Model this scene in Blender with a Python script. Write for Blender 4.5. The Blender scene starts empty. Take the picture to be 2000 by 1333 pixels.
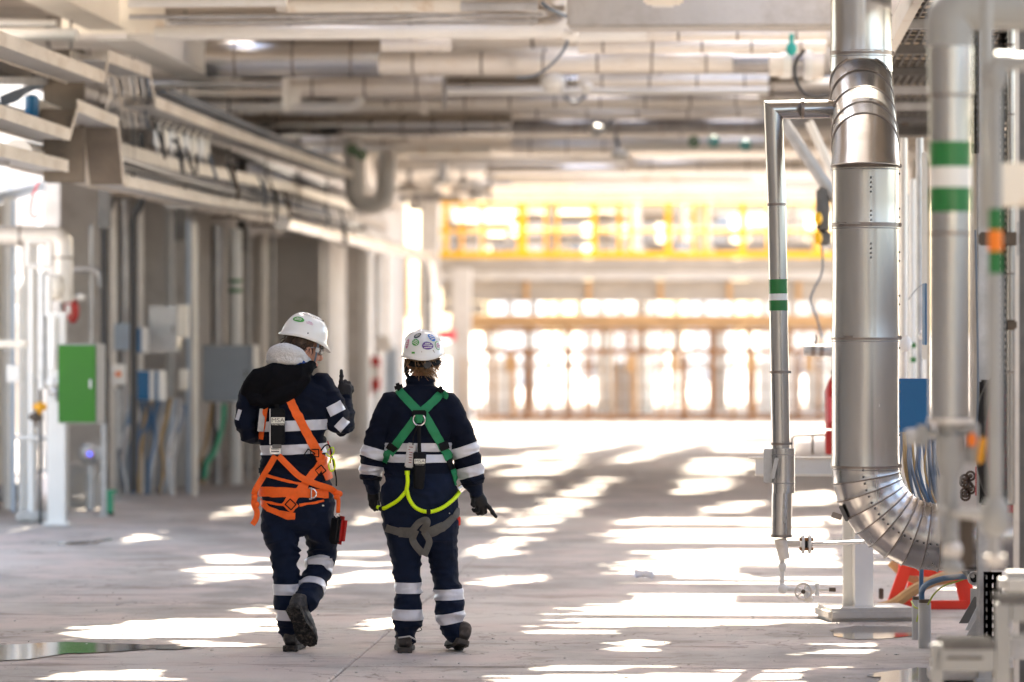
import bpy, bmesh, math, random
import numpy as np
from mathutils import Vector, Matrix, noise
random.seed(7)
D = bpy.data
SC = bpy.context.scene
COL = SC.collection
R = math.radians
# ------------------------------------------------------------------ camera
FP = 7500.0            # focal length in photo pixels (135 mm lens, photo 2000 px wide)
CAMH = 1.75
cam = D.cameras.new('camera'); camo = D.objects.new('camera', cam); COL.objects.link(camo)
camo.location = (0, 0, CAMH); camo.rotation_euler = (R(90), 0, 0)
cam.lens = 135; cam.sensor_width = 36; cam.shift_y = -0.00825
cam.clip_start = 0.3; cam.clip_end = 6000
cam.dof.use_dof = True; cam.dof.focus_distance = 21.05; cam.dof.aperture_fstop = 1.75
SC.camera = camo
# ------------------------------------------------------------------ light
SUN_AZ, SUN_EL = R(8), R(52)      # azimuth clockwise from +Y
w = D.worlds.new('World'); SC.world = w; w.use_nodes = True
nt = w.node_tree; bg = nt.nodes['Background']
sky = nt.nodes.new('ShaderNodeTexSky'); sky.sky_type = 'NISHITA'; sky.sun_disc = False
sky.sun_elevation = SUN_EL; sky.sun_rotation = SUN_AZ; sky.air_density = 1.0; sky.dust_density = 2.2; sky.ozone_density = 1.0
nt.links.new(sky.outputs[0], bg.inputs[0]); bg.inputs[1].default_value = 0.15
sl = D.lights.new('sun', 'SUN'); sl.energy = 4.5; sl.angle = R(0.75); sl.color = (1.0, 0.95, 0.87)
so = D.objects.new('sun', sl); COL.objects.link(so)
SDIR = Vector((math.sin(SUN_AZ)*math.cos(SUN_EL), math.cos(SUN_AZ)*math.cos(SUN_EL), math.sin(SUN_EL)))
so.rotation_euler = SDIR.to_track_quat('Z', 'Y').to_euler(); so.location = (0, 30, 40)
SC.view_settings.view_transform = 'Standard'; SC.view_settings.look = 'None'
SC.view_settings.exposure = 2.85; SC.view_settings.use_white_balance = True; SC.view_settings.white_balance_temperature = 7250; SC.view_settings.white_balance_tint = 10; SC.view_settings.gamma = 1.0; SC.view_settings.use_curve_mapping = False
SC.render.engine = 'CYCLES'
SC.cycles.use_denoising = True
SC.cycles.max_bounces = 8; SC.cycles.diffuse_bounces = 5; SC.cycles.glossy_bounces = 4
SC.cycles.sample_clamp_indirect = 6.0; SC.cycles.sample_clamp_direct = 40.0; SC.cycles.caustics_reflective = False
# ------------------------------------------------------------------ frames
PSI = math.atan(450/FP)
CU = Vector((math.sin(PSI), math.cos(PSI), 0)); CV = Vector((math.cos(PSI), -math.sin(PSI), 0))
def H(u, v, z): return CU*u + CV*v + Vector((0, 0, z))            # hall frame: along, across, up
def P(px, py, Y): return Vector(((px-1000)/FP*Y, Y, CAMH-(py-650)/FP*Y))
def LH(px, py, v):                                                 # point seen at px,py on the hall plane at offset v
    u = FP*v/(px-1450); return u, CAMH+(650-py)/FP*u
UP = Vector((0, 0, 1))
# ------------------------------------------------------------------ materials
def mat(name, col, rough=.6, metal=0.0, var=.12, vscale=3.0, bump=0.0, bscale=40.0, col2=None, thr=(.45, .65), trans=0, emit=None, coat=0, stretch=(1, 1, 1), spec=None, aniso=0):
    m = D.materials.new(name); m.use_nodes = True
    n = m.node_tree.nodes; l = m.node_tree.links; b = n['Principled BSDF']
    b.inputs['Roughness'].default_value = rough; b.inputs['Metallic'].default_value = metal
    if coat: b.inputs['Coat Weight'].default_value = coat; b.inputs['Coat Roughness'].default_value = .06
    if spec is not None: b.inputs['Specular IOR Level'].default_value = spec
    if trans: b.inputs['Transmission Weight'].default_value = trans
    if emit: b.inputs['Emission Color'].default_value = (*emit[0], 1); b.inputs['Emission Strength'].default_value = emit[1]
    tc = n.new('ShaderNodeTexCoord'); mp = n.new('ShaderNodeMapping'); l.new(tc.outputs['Object'], mp.inputs[0]); mp.inputs['Scale'].default_value = stretch
    nz = n.new('ShaderNodeTexNoise'); nz.inputs['Scale'].default_value = vscale; nz.inputs['Detail'].default_value = 6; nz.inputs['Roughness'].default_value = .62
    l.new(mp.outputs[0], nz.inputs['Vector'])
    rp = n.new('ShaderNodeValToRGB'); l.new(nz.outputs['Fac'], rp.inputs[0])
    c = Vector(col); lo = [max(0, x*(1-var)) for x in col]; hi = [min(1, x*(1+var)) for x in col]
    rp.color_ramp.elements[0].color = (*lo, 1); rp.color_ramp.elements[1].color = (*hi, 1)
    rp.color_ramp.elements[0].position = .3; rp.color_ramp.elements[1].position = .7
    out = rp.outputs[0]
    if col2:
        n2 = n.new('ShaderNodeTexNoise'); n2.inputs['Scale'].default_value = vscale*1.9; n2.inputs['Detail'].default_value = 8; n2.inputs['Roughness'].default_value = .7
        l.new(mp.outputs[0], n2.inputs['Vector'])
        r2 = n.new('ShaderNodeValToRGB'); r2.color_ramp.elements[0].position = thr[0]; r2.color_ramp.elements[1].position = thr[1]
        l.new(n2.outputs['Fac'], r2.inputs[0])
        mx = n.new('ShaderNodeMix'); mx.data_type = 'RGBA'; l.new(r2.outputs[0], mx.inputs[0]); l.new(out, mx.inputs[6]); mx.inputs[7].default_value = (*col2, 1)
        out = mx.outputs[2]
    l.new(out, b.inputs['Base Color'])
    mr = n.new('ShaderNodeMapRange'); mr.inputs[3].default_value = max(.02, rough*.8); mr.inputs[4].default_value = min(1, rough*1.25)
    l.new(nz.outputs['Fac'], mr.inputs[0]); l.new(mr.outputs[0], b.inputs['Roughness'])
    if bump:
        nb = n.new('ShaderNodeTexNoise'); nb.inputs['Scale'].default_value = bscale; nb.inputs['Detail'].default_value = 4
        l.new(mp.outputs[0], nb.inputs['Vector'])
        bp = n.new('ShaderNodeBump'); bp.inputs['Strength'].default_value = bump; bp.inputs['Distance'].default_value = .01
        l.new(nb.outputs['Fac'], bp.inputs['Height']); l.new(bp.outputs[0], b.inputs['Normal'])
    return m
M = {}
M['clad'] = mat('brushed_cladding', (.45, .44, .43), .25, 1.0, .1, 4, .28, 3.2, stretch=(1, 1, .12))
M['cladh'] = mat('brushed_cladding_level', (.60, .59, .58), .24, 1.0, .08, 4, .25, 3.0, stretch=(.15, 1, 1))
M['clad_old'] = mat('dull_cladding', (.70, .66, .61), .42, .35, .12, 2.2, .1, 14, col2=(.50, .41, .32), thr=(.55, .8), stretch=(.4, 1, 1))
M['tray'] = mat('weathered_tray', (.58, .53, .46), .5, .1, .16, 2.6, .1, 30, col2=(.36, .28, .20), thr=(.5, .78), stretch=(1, .5, 1))
M['baffle'] = mat('beige_baffle', (.42, .36, .29), .7, 0, .2, 1.5, .1, 20)
M['clad_dark'] = mat('dark_steel', (.32, .31, .31), .35, .9, .2, 5, .15, 12)  # darker grey steel with random tone variation
M['band'] = mat('steel_band', (.25, .215, .195), .42, .95, .15, 8)
M['galv'] = mat('galvanised_steel', (.46, .46, .46), .45, .7, .18, 9, .08, 60)
M['galvd'] = mat('dark_galvanised_steel', (.14, .135, .13), .55, .5, .25, 9, .1, 60)
M['white'] = mat('white_paint', (.76, .75, .72), .38, 0, .04, 2.5, .04, 30, col2=(.6, .55, .47), thr=(.62, .85))
M['farbeige'] = mat('far_beige_panel', (.37, .325, .275), .75, 0, .12, 2)
M['fargrey'] = mat('far_grey_panel', (.30, .29, .28), .7, 0, .2, 2)
M['dkpanel'] = mat('brown_grey_panel', (.15, .125, .10), .7, .1, .25, 6, .2, 40)
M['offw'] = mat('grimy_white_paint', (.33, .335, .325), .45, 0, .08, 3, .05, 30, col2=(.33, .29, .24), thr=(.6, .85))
M['cream'] = mat('cream_paint', (.80, .755, .67), .45, 0, .06, 2, .05, 25, col2=(.52, .33, .17), thr=(.56, .80))
M['greyp'] = mat('grey_paint', (.42, .42, .41), .5, 0, .1, 3, .05, 25)
M['cab'] = mat('cabinet_grey', (.23, .26, .29), .45, 0, .06, 3)
M['bluegrey'] = mat('blue_grey_paint', (.38, .46, .55), .5, 0, .1, 3)
M['conc'] = mat('concrete', (.49, .47, .445), .85, 0, .14, 1.4, .4, 18, col2=(.33, .295, .26), thr=(.5, .8))
M['concl'] = mat('pale_concrete', (.56, .53, .49), .8, 0, .1, 1.6, .3, 18, col2=(.42, .37, .31), thr=(.5, .8))
M['rust'] = mat('rusty_steel', (.33, .155, .06), .8, 0, .35, 5, .4, 40, col2=(.18, .08, .035), thr=(.4, .7))
M['rustl'] = mat('ochre_primer', (.50, .30, .14), .75, 0, .2, 3, .2, 30)
M['deck'] = mat('gobo_deck_underside', (.66, .59, .51), .75, 0, .2, 1.3, .2, 20, col2=(.30, .23, .17), thr=(.45, .75), stretch=(.3, 1.5, 1))
M['yellow'] = mat('yellow_paint', (.92, .50, .010), .5, 0, .06, 4)
M['green'] = mat('cabinet_green', (.022, .14, .010), .5, 0, .05, 3, spec=.25)
M['gtape'] = mat('green_tape', (.01, .16, .035), .3, 0, .08, 5)
M['wtape'] = mat('white_tape', (.72, .72, .70), .35, 0, .05, 5)
M['otape'] = mat('orange_tape', (.9, .22, .01), .4, 0, .05, 5)
M['bluep'] = mat('blue_paint', (.0, .125, .30), .4, 0, .07, 3)
M['red'] = mat('red_paint', (.42, .012, .010), .4, 0, .12, 5)
M['redb'] = mat('bright_red_paint', (.80, .045, .02), .5, 0, .1, 4, .08, 40)
M['dkred'] = mat('dark_red_paint', (.22, .008, .008), .4, 0, .1, 5)
M['black'] = mat('black_rubber', (.007, .007, .008), .5, 0, .2, 10, spec=.3)
M['blackc'] = mat('black_conduit', (.03, .03, .032), .45, 0, .2, 10)
M['bhose'] = mat('blue_hose', (.045, .115, .22), .45, 0, .1, 10)
M['gcable'] = mat('green_cable', (.03, .32, .17), .45, 0, .1, 10)
M['ycable'] = mat('yellow_green_wire', (.35, .42, .06), .5, 0, .2, 20)
M['cable'] = mat('grey_cable', (.10, .13, .17), .5, 0, .2, 10)
M['ocable'] = mat('tan_cable', (.38, .24, .09), .55, 0, .2, 10)
M['teal'] = mat('teal_handle', (.0, .32, .30), .4, 0, .1, 10)
M['orange'] = mat('orange_plastic', (.85, .20, .01), .45, 0, .05, 10)
M['amber'] = mat('amber_plastic', (.75, .35, .01), .45, 0, .05, 10)
M['brown'] = mat('brown_bracket', (.10, .075, .055), .6, .3, .2, 10)
M['pink'] = mat('red_sign', (.75, .10, .12), .5, 0, .05, 10)
M['grate'] = mat('beige_grating', (.58, .46, .33), .6, 0, .12, 6)
M['led'] = mat('blue_display', (.02, .05, .6), .3, 0, .1, 30, emit=((.03, .12, 1.0), .5))
M['plastic'] = mat('clear_plastic', (.85, .88, .95), .12, 0, .02, 10, trans=.6)
# floor
def floor_mat(name, c1, c2, c3):
    m = D.materials.new(name); m.use_nodes = True
    n = m.node_tree.nodes; l = m.node_tree.links; b = n['Principled BSDF']; b.inputs['Roughness'].default_value = .72
    b.inputs['Specular IOR Level'].default_value = .35
    g = n.new('ShaderNodeNewGeometry')
    def nz(sc, det, ro, st=(1, 1, 1)):
        mp = n.new('ShaderNodeMapping'); mp.inputs['Scale'].default_value = st; mp.inputs['Rotation'].default_value = (0, 0, -PSI)
        l.new(g.outputs['Position'], mp.inputs[0])
        t = n.new('ShaderNodeTexNoise'); t.inputs['Scale'].default_value = sc; t.inputs['Detail'].default_value = det; t.inputs['Roughness'].default_value = ro
        l.new(mp.outputs[0], t.inputs['Vector']); return t
    def ramp(src, a, bb):
        r = n.new('ShaderNodeValToRGB'); r.color_ramp.elements[0].position = a; r.color_ramp.elements[1].position = bb; l.new(src, r.inputs[0]); return r.outputs[0]
    def mix(f, a, bb, blend='MIX'):
        x = n.new('ShaderNodeMix'); x.data_type = 'RGBA'; x.blend_type = blend
        if isinstance(f, float): x.inputs[0].default_value = f
        else: l.new(f, x.inputs[0])
        for i, q in ((6, a), (7, bb)):
            if isinstance(q, tuple): x.inputs[i].default_value = (*q, 1)
            else: l.new(q, x.inputs[i])
        return x.outputs[2]
    base = mix(ramp(nz(.55, 7, .62, (1, .6, 1)).outputs['Fac'], .42, .60), c1, c2)
    base = mix(ramp(nz(1.3, 6, .6, (1, .8, 1)).outputs['Fac'], .45, .62), base, (c2[0]*1.02, c2[1]*.93, c2[2]*.92))
    base = mix(ramp(nz(1.7, 9, .72, (.5, 1.3, 1)).outputs['Fac'], .53, .66), base, c3)
    v = nz(3.4, 8, .75, (.35, 1.6, 1)); base = mix(ramp(v.outputs['Fac'], .66, .73), base, (c3[0]*.5, c3[1]*.47, c3[2]*.44))
    def crack(sc, wd, off):
        t = nz(sc, 5, .55, (1+off, 1, 1)); a = n.new('ShaderNodeMath'); a.operation = 'SUBTRACT'; l.new(t.outputs['Fac'], a.inputs[0]); a.inputs[1].default_value = .5+off*.1
        q = n.new('ShaderNodeMath'); q.operation = 'ABSOLUTE'; l.new(a.outputs[0], q.inputs[0]); r = n.new('ShaderNodeMapRange'); l.new(q.outputs[0], r.inputs[0]); r.inputs[1].default_value = 0; r.inputs[2].default_value = wd; r.inputs[3].default_value = .75; r.inputs[4].default_value = 0; return r.outputs[0]
    base = mix(crack(.45, .0028, 0), base, (c3[0]*.5, c3[1]*.45, c3[2]*.42)); base = mix(crack(.9, .0022, .4), base, (c3[0]*.6, c3[1]*.55, c3[2]*.5))
    f = nz(70, 4, .8); base = mix(.22, base, ramp(f.outputs['Fac'], .25, .75), 'MULTIPLY')
    s = nz(28, 3, .6, (.5, 1, 1)); base = mix(ramp(s.outputs['Fac'], .735, .76), base, (c3[0]*.22, c3[1]*.2, c3[2]*.19))
    l.new(base, b.inputs['Base Color'])
    mr = n.new('ShaderNodeMapRange'); l.new(nz(1.1, 6, .6).outputs['Fac'], mr.inputs[0]); mr.inputs[3].default_value = .5; mr.inputs[4].default_value = .9
    l.new(mr.outputs[0], b.inputs['Roughness'])
    bp = n.new('ShaderNodeBump'); bp.inputs['Strength'].default_value = .5; bp.inputs['Distance'].default_value = .012
    l.new(nz(9, 9, .75, (1, 1, 1)).outputs['Fac'], bp.inputs['Height']); l.new(bp.outputs[0], b.inputs['Normal'])
    return m
M['floor'] = floor_mat('worn_concrete_floor', (.34, .312, .285), (.54, .50, .462), (.24, .198, .17))
M['earth'] = floor_mat('pale_ground', (.55, .50, .45), (.62, .58, .53), (.45, .39, .33))
m = mat('puddle_water', (.16, .14, .125), .065, 0, .1, 3); M['water'] = m
m.node_tree.nodes['Principled BSDF'].inputs['Specular IOR Level'].default_value = .5
# people
M['navy'] = mat('navy_workwear', (.0038, .0064, .0165), .85, 0, .3, 8, .35, 260, spec=.14)
M['navyw'] = mat('washed_navy_workwear', (.0062, .0115, .029), .85, 0, .35, 8, .35, 260, spec=.16)
M['blackf'] = mat('black_fleece', (.006, .006, .0075), .95, 0, .3, 12, .4, 180, spec=.08)
M['refl'] = mat('reflective_tape', (.60, .61, .66), .42, .15, .05, 14, .12, 60)
M['ow'] = mat('orange_webbing', (.92, .13, .008), .6, 0, .07, 60, .3, 300)
M['gw'] = mat('green_webbing', (.0, .20, .07), .6, 0, .1, 60, .3, 300)
M['bw'] = mat('grey_webbing', (.10, .095, .085), .7, 0, .15, 60, .3, 300)
M['kw'] = mat('black_webbing', (.005, .005, .006), .7, 0, .15, 60, .3, 300, spec=.2)
M['lime'] = mat('lime_elastic', (.62, .85, .0), .5, 0, .06, 30, .2, 100)
M['hel'] = mat('white_helmet_shell', (.80, .79, .75), .22, 0, .02, 6, coat=.4)
M['skin'] = mat('skin', (.50, .25, .17), .5, 0, .1, 16, .15, 120)
M['hair_b'] = mat('brown_hair', (.065, .035, .02), .55, 0, .4, 60)
M['hair_y'] = mat('blond_hair', (.24, .135, .062), .5, 0, .35, 60)
M['fleece'] = mat('white_fleece', (.66, .655, .65), .95, 0, .07, 40, .9, 110, spec=.1)
M['bluef'] = mat('blue_fabric', (.01, .06, .26), .8, 0, .2, 20)
M['glove'] = mat('dark_glove', (.012, .011, .013), .7, 0, .5, 30, .3, 150)
M['metal'] = mat('bright_steel', (.72, .72, .72), .25, 1, .05, 10)
M['boot'] = mat('dusty_black_leather', (.020, .0195, .021), .6, 0, .3, 16, .3, 60, col2=(.11, .10, .088), thr=(.45, .8))
M['shoe'] = mat('grey_brown_suede', (.045, .038, .034), .75, 0, .3, 16, .3, 60, col2=(.12, .10, .085), thr=(.5, .75))
M['sole'] = mat('black_rubber_sole', (.008, .0075, .007), .85, 0, .3, 20, .3, 60, col2=(.13, .11, .09), thr=(.48, .75))
M['solel'] = mat('dusty_grey_sole', (.055, .048, .042), .85, 0, .3, 20, .3, 60)
M['lens'] = mat('clear_lens', (.8, .85, .85), .05, 0, .02, 10, trans=.75)
M['print_w'] = mat('cream_print', (.72, .71, .62), .6, 0, .03, 10)
M['tag'] = mat('grey_tag', (.50, .49, .48), .5, 0, .15, 30)
M['s_green'] = mat('green_sticker', (.05, .33, .04), .35, 0, .08, 30)
M['s_blue'] = mat('blue_sticker', (.01, .15, .55), .35, 0, .08, 30)
M['s_purple'] = mat('purple_sticker', (.13, .05, .26), .35, 0, .08, 30)
M['s_black'] = mat('charcoal_sticker', (.04, .04, .05), .35, 0, .08, 30)
M['s_white'] = mat('white_sticker', (.66, .70, .66), .35, 0, .05, 30)
M['s_pink'] = mat('pink_print', (.55, .20, .30), .4, 0, .05, 30)
# ------------------------------------------------------------------ mesh builder
class MB:
    def __init__(s): s.v = []; s.f = []
    def add(s, vs, fs):
        o = len(s.v); s.v += [Vector(a) for a in vs]; s.f += [tuple(i+o for i in f) for f in fs]; return s
    def box(s, c, size, rz=None, mtx=None):
        x, y, z = (a/2 for a in size)
        vs = [Vector((i*x, j*y, k*z)) for k in (-1, 1) for j in (-1, 1) for i in (-1, 1)]
        m = mtx if mtx is not None else (Matrix.Rotation(-PSI if rz is None else rz, 3, 'Z'))
        vs = [m @ a + Vector(c) for a in vs]
        return s.add(vs, [(0, 2, 3, 1), (4, 5, 7, 6), (0, 1, 5, 4), (2, 6, 7, 3), (0, 4, 6, 2), (1, 3, 7, 5)])
    def bbox(s, c, size, bev=.01, rz=None, mtx=None):         # box with chamfered edges
        x, y, z = (a/2 for a in size); b = min(bev, x*.9, y*.9, z*.9)
        m = mtx if mtx is not None else (Matrix.Rotation(-PSI if rz is None else rz, 3, 'Z'))
        bm = bmesh.new(); bmesh.ops.create_cube(bm, size=1)
        for q in bm.verts: q.co = Vector((q.co.x*2*x, q.co.y*2*y, q.co.z*2*z))
        bmesh.ops.bevel(bm, geom=bm.edges[:], offset=b, segments=2, affect='EDGES')
        vs = [m @ q.co + Vector(c) for q in bm.verts]; fs = [tuple(w.index for w in f.verts) for f in bm.faces]
        bm.free(); return s.add(vs, fs)
    def tube(s, pts, r, n=14, cap=True, r2=None, ref=None):   # r: number or list; r2: second radius (elliptic)
        pts = [Vector(p) for p in pts]; k = len(pts)
        rs = r if isinstance(r, (list, tuple)) else [r]*k
        rb = rs if r2 is None else (r2 if isinstance(r2, (list, tuple)) else [r2]*k)
        ts = []
        for i in range(k):
            a = pts[i]-pts[i-1] if i else pts[1]-pts[0]; b = pts[i+1]-pts[i] if i < k-1 else pts[i]-pts[i-1]
            t = a.normalized()+b.normalized(); ts.append(t.normalized() if t.length > 1e-6 else a.normalized())
        if ref is None:
            ref0 = Vector((0, 1, 0)) if abs(ts[0].y) < .9 else Vector((1, 0, 0))
        else: ref0 = Vector(ref)
        a = (ts[0].cross(ref0)).normalized(); vs = []
        for i in range(k):
            if ref is not None:
                a2 = ts[i].cross(ref0)
                a = a2.normalized() if a2.length > .15 else (a-ts[i]*a.dot(ts[i])).normalized()
            else: a = (a-ts[i]*a.dot(ts[i])).normalized()
            b = a.cross(ts[i])
            for j in range(n):
                q = 2*math.pi*j/n; vs.append(pts[i]+a*math.cos(q)*rs[i]+b*math.sin(q)*rb[i])
        fs = [(i*n+j, i*n+(j+1) % n, (i+1)*n+(j+1) % n, (i+1)*n+j) for i in range(k-1) for j in range(n)]
        if cap: fs += [tuple(range(n))[::-1], tuple(range((k-1)*n, k*n))]
        return s.add(vs, fs)
    def ell(s, c, r, m=None, n=16, k=10):
        vs = []; fs = []; m = m or Matrix.Identity(3)
        for i in range(1, k):
            for j in range(n):
                t = math.pi*i/k; q = 2*math.pi*j/n
                vs.append(Vector(c)+m @ Vector((r[0]*math.sin(t)*math.cos(q), r[1]*math.sin(t)*math.sin(q), r[2]*math.cos(t))))
        vs += [Vector(c)+m @ Vector((0, 0, r[2])), Vector(c)+m @ Vector((0, 0, -r[2]))]
        for i in range(k-2):
            for j in range(n): fs.append((i*n+j, (i+1)*n+j, (i+1)*n+(j+1) % n, i*n+(j+1) % n))
        T = (k-1)*n
        for j in range(n): fs.append((T, j, (j+1) % n)); fs.append((T+1, (k-2)*n+(j+1) % n, (k-2)*n+j))
        return s.add(vs, fs)
    def torus(s, c, Rr, r, axis='Y', n=24, k=8, a0=0, a1=2*math.pi, m=None):
        full = abs(a1-a0-2*math.pi) < 1e-6; cnt = n if full else n+1; pts = []
        for i in range(cnt):
            q = a0+(a1-a0)*i/n; x, y = math.cos(q)*Rr, math.sin(q)*Rr
            p = Vector((x, 0, y)) if axis == 'Y' else (Vector((x, y, 0)) if axis == 'Z' else Vector((0, x, y)))
            pts.append(Vector(c)+(m @ p if m else p))
        if full: pts.append(pts[0].copy()); pts.append(pts[1].copy())
        return s.tube(pts, r, k, cap=not full)
    def cyl(s, a, b, r, n=16): return s.tube([a, b], r, n)
    def build(s, name, m, parent=None, smooth=True, kind=None, origin=None, angle=40):
        me = D.meshes.new(name)
        if origin is None:
            if parent is not None: origin = parent_origin(parent)
            else:
                a = np.array([tuple(q) for q in s.v]); lo = a.min(0); hi = a.max(0); origin = Vector(((lo[0]+hi[0])/2, (lo[1]+hi[1])/2, lo[2]))
        me.from_pydata([tuple(q-origin) for q in s.v], [], s.f); me.update()
        o = D.objects.new(name, me); COL.objects.link(o)
        if isinstance(m, str): m = M[m]
        me.materials.append(m)
        if smooth: smooth_by_angle(me, angle)
        if parent is not None: o.parent = parent
        else: o.location = origin
        if kind: o['kind'] = kind
        ORI[o.name] = Vector(origin)
        return o
ORI = {}
def parent_origin(o): return ORI[o.name]
def smooth_by_angle(me, deg):
    bm = bmesh.new(); bm.from_mesh(me); bmesh.ops.recalc_face_normals(bm, faces=bm.faces[:]); lim = R(deg)
    for f in bm.faces: f.smooth = True
    for e in bm.edges:
        e.smooth = not (len(e.link_faces) == 2 and e.calc_face_angle(0) > lim)
    bm.to_mesh(me); bm.free()
def tag(o, label=None, cat=None, group=None, kind=None):
    if label: o['label'] = label
    if cat: o['category'] = cat
    if group: o['group'] = group
    if kind: o['kind'] = kind
    return o
def root(name, loc, label, cat, group=None):
    o = D.objects.new(name, None); COL.objects.link(o); o.location = Vector(loc); o.empty_display_size = .1
    ORI[o.name] = Vector(loc); return tag(o, label, cat, group)
def copy_tree(o, delta=None, parent=None):
    c = o.copy(); COL.objects.link(c)
    if parent is not None: c.parent = parent
    if delta is not None: c.location = c.location+Vector(delta); ORI[c.name] = ORI[o.name]+Vector(delta)
    else: ORI[c.name] = ORI[o.name]
    for ch in list(o.children): copy_tree(ch, None, c)
    return c
def fillet(pts, rad, n=6):
    pts = [Vector(p) for p in pts]; out = [pts[0]]
    for i in range(1, len(pts)-1):
        a = (pts[i-1]-pts[i]); b = (pts[i+1]-pts[i]); d = min(rad, a.length*.48, b.length*.48)
        a.normalize(); b.normalize(); s, e = pts[i]+a*d, pts[i]+b*d
        for j in range(n+1):
            t = j/n; out.append(s*(1-t)**2+pts[i]*2*t*(1-t)+e*t*t)
    out.append(pts[-1]); return out
def crom(pts, n=5):
    pts = [Vector(p) for p in pts]; q = [pts[0]*2-pts[1]]+pts+[pts[-1]*2-pts[-2]]; out = []
    for i in range(1, len(q)-2):
        for j in range(n):
            t = j/n; a, b, c, d = q[i-1], q[i], q[i+1], q[i+2]
            out.append(.5*((2*b)+(c-a)*t+(2*a-5*b+4*c-d)*t*t+(3*b-a-3*c+d)*t**3))
    out.append(pts[-1]); return out
def base_of(pts): return Vector((sum(p.x for p in pts)/len(pts), sum(p.y for p in pts)/len(pts), min(p.z for p in pts)))
def pipe(name, label, cat, pts, r, m, group=None, fil=None, bands=None, bandm='band', n=16, bw=.03, bname='seam_band', bscale=1.05):
    """a pipe that is a thing; bands are given as spacing in metres or a list of distances from the start"""
    pts = [Vector(p) for p in pts]; path = fillet(pts, fil or r*3, 6) if len(pts) > 2 else pts
    if not bands:
        o = MB().tube(path, r, n).build(name, m); return tag(o, label, cat, group)
    rt = root(name, base_of(pts), label, cat, group)
    MB().tube(path, r, n).build('pipe_run', m, rt)
    L = [0]
    for i in range(1, len(path)): L.append(L[-1]+(path[i]-path[i-1]).length)
    if not isinstance(bands, (list, tuple)):
        k = max(1, int(L[-1]/bands)); bands = [(i+.5)*L[-1]/k for i in range(k)]
    for d in bands:
        for i in range(1, len(path)):
            if L[i] >= d:
                t = (path[i]-path[i-1]).normalized(); c = path[i-1]+t*(d-L[i-1])
                MB().tube([c-t*bw/2, c+t*bw/2], r*bscale, n).build(bname, bandm, rt); break
    return rt
def boxthing(name, label, cat, c, size, m, group=None, bev=.008, rz=None):
    return tag(MB().bbox(c, size, bev, rz).build(name, m), label, cat, group)
# ================================================================== GROUND
def struct(name, mb, m, parent=None, **k):
    o = mb.build(name, m, parent, **k); o['kind'] = 'structure'; return o
g = MB(); g.add([(-1500, -300, -.04), (1500, -300, -.04), (1500, 3000, -.04), (-1500, 3000, -.04)], [(0, 1, 2, 3)])
struct('ground', g, 'earth', smooth=False)
floor = D.objects.new('floor', None); COL.objects.link(floor); floor['kind'] = 'structure'; ORI[floor.name] = Vector((0, 0, 0))
# cast slabs with recessed joints; one shared mesh
SW, SL = 4.6, 4.6; GAP = .007
def slab_mesh():
    bm = bmesh.new(); bmesh.ops.create_cube(bm, size=1)
    for v in bm.verts: v.co = Vector((v.co.x*(SW-GAP), v.co.y*(SL-GAP), v.co.z*.12-.06))
    bmesh.ops.bevel(bm, geom=[e for e in bm.edges if all(v.co.z > -.01 for v in e.verts)], offset=.008, segments=1, affect='EDGES')
    me = D.meshes.new('slab'); bm.to_mesh(me); bm.free(); me.materials.append(M['floor']); return me
sm_ = slab_mesh()
for iu in range(-3, 14):
    for iv in range(-3, 3):
        
        o = D.objects.new('slab', sm_); COL.objects.link(o); o.parent = floor
        o.location = H(20.05+SL*(iu-.5), -2.07+SW*(iv+.5), random.uniform(-.001, .001)); o.rotation_euler = (0, 0, -PSI)
def blob(name, pts, m, label=None, cat=None, kind=None, z=.005, jit=.12):
    """an irregular flat film on the floor, outline given by pixels of the photograph"""
    q = []
    for x, y in pts:
        Y = FP*CAMH/(y-650); q.append(P(x, y, Y))
    n = len(q); out = []
    for i in range(n):
        a, b = q[i], q[(i+1) % n]; k = max(2, int((b-a).length/.06))
        for j in range(k):
            p = a.lerp(b, j/k); s = noise.noise(p*4.0)*jit*.5+noise.noise(p*14)*jit*.25
            out.append(Vector((p.x+s, p.y+s*2.2, z)))
    f = MB(); f.add(out, [tuple(range(len(out)))[::-1]]); o = f.build(name, m, smooth=False)
    return tag(o, label, cat, None, kind)
blob('puddle', [(-40, 1262), (120, 1257), (250, 1260), (330, 1262), (400, 1266), (290, 1270), (225, 1276), (130, 1278), (60, 1289), (-40, 1295)], 'water', kind='structure')
blob('puddle', [(1618, 1232), (1680, 1222), (1790, 1224), (1830, 1240), (1740, 1248), (1650, 1252)], 'water', kind='structure')
blob('puddle', [(1700, 1318), (1780, 1308), (1990, 1306), (2010, 1345), (1730, 1345)], 'water', kind='structure')
blob('puddle', [(100, 1060), (215, 1055), (190, 1063), (120, 1066)], 'water', kind='structure', jit=.3)
gr = MB(); rr_ = random.Random(12)
for i in range(380):
    py = rr_.uniform(1090, 1335); Yd = FP*CAMH/(py-650); c = Vector(((rr_.uniform(-20, 2020)-1000)/FP*Yd, Yd, .0)); s = rr_.choice([.003, .004, .006, .009])*rr_.uniform(.6, 1.3)
    gr.ell(c+Vector((0, 0, s*.3)), (s*rr_.uniform(.8, 1.6), s, s*.5), n=5, k=4)
tag(gr.build('debris', 'conc', smooth=False), 'small chips of grit and debris strewn over the concrete floor', 'debris', None, 'stuff')
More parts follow.
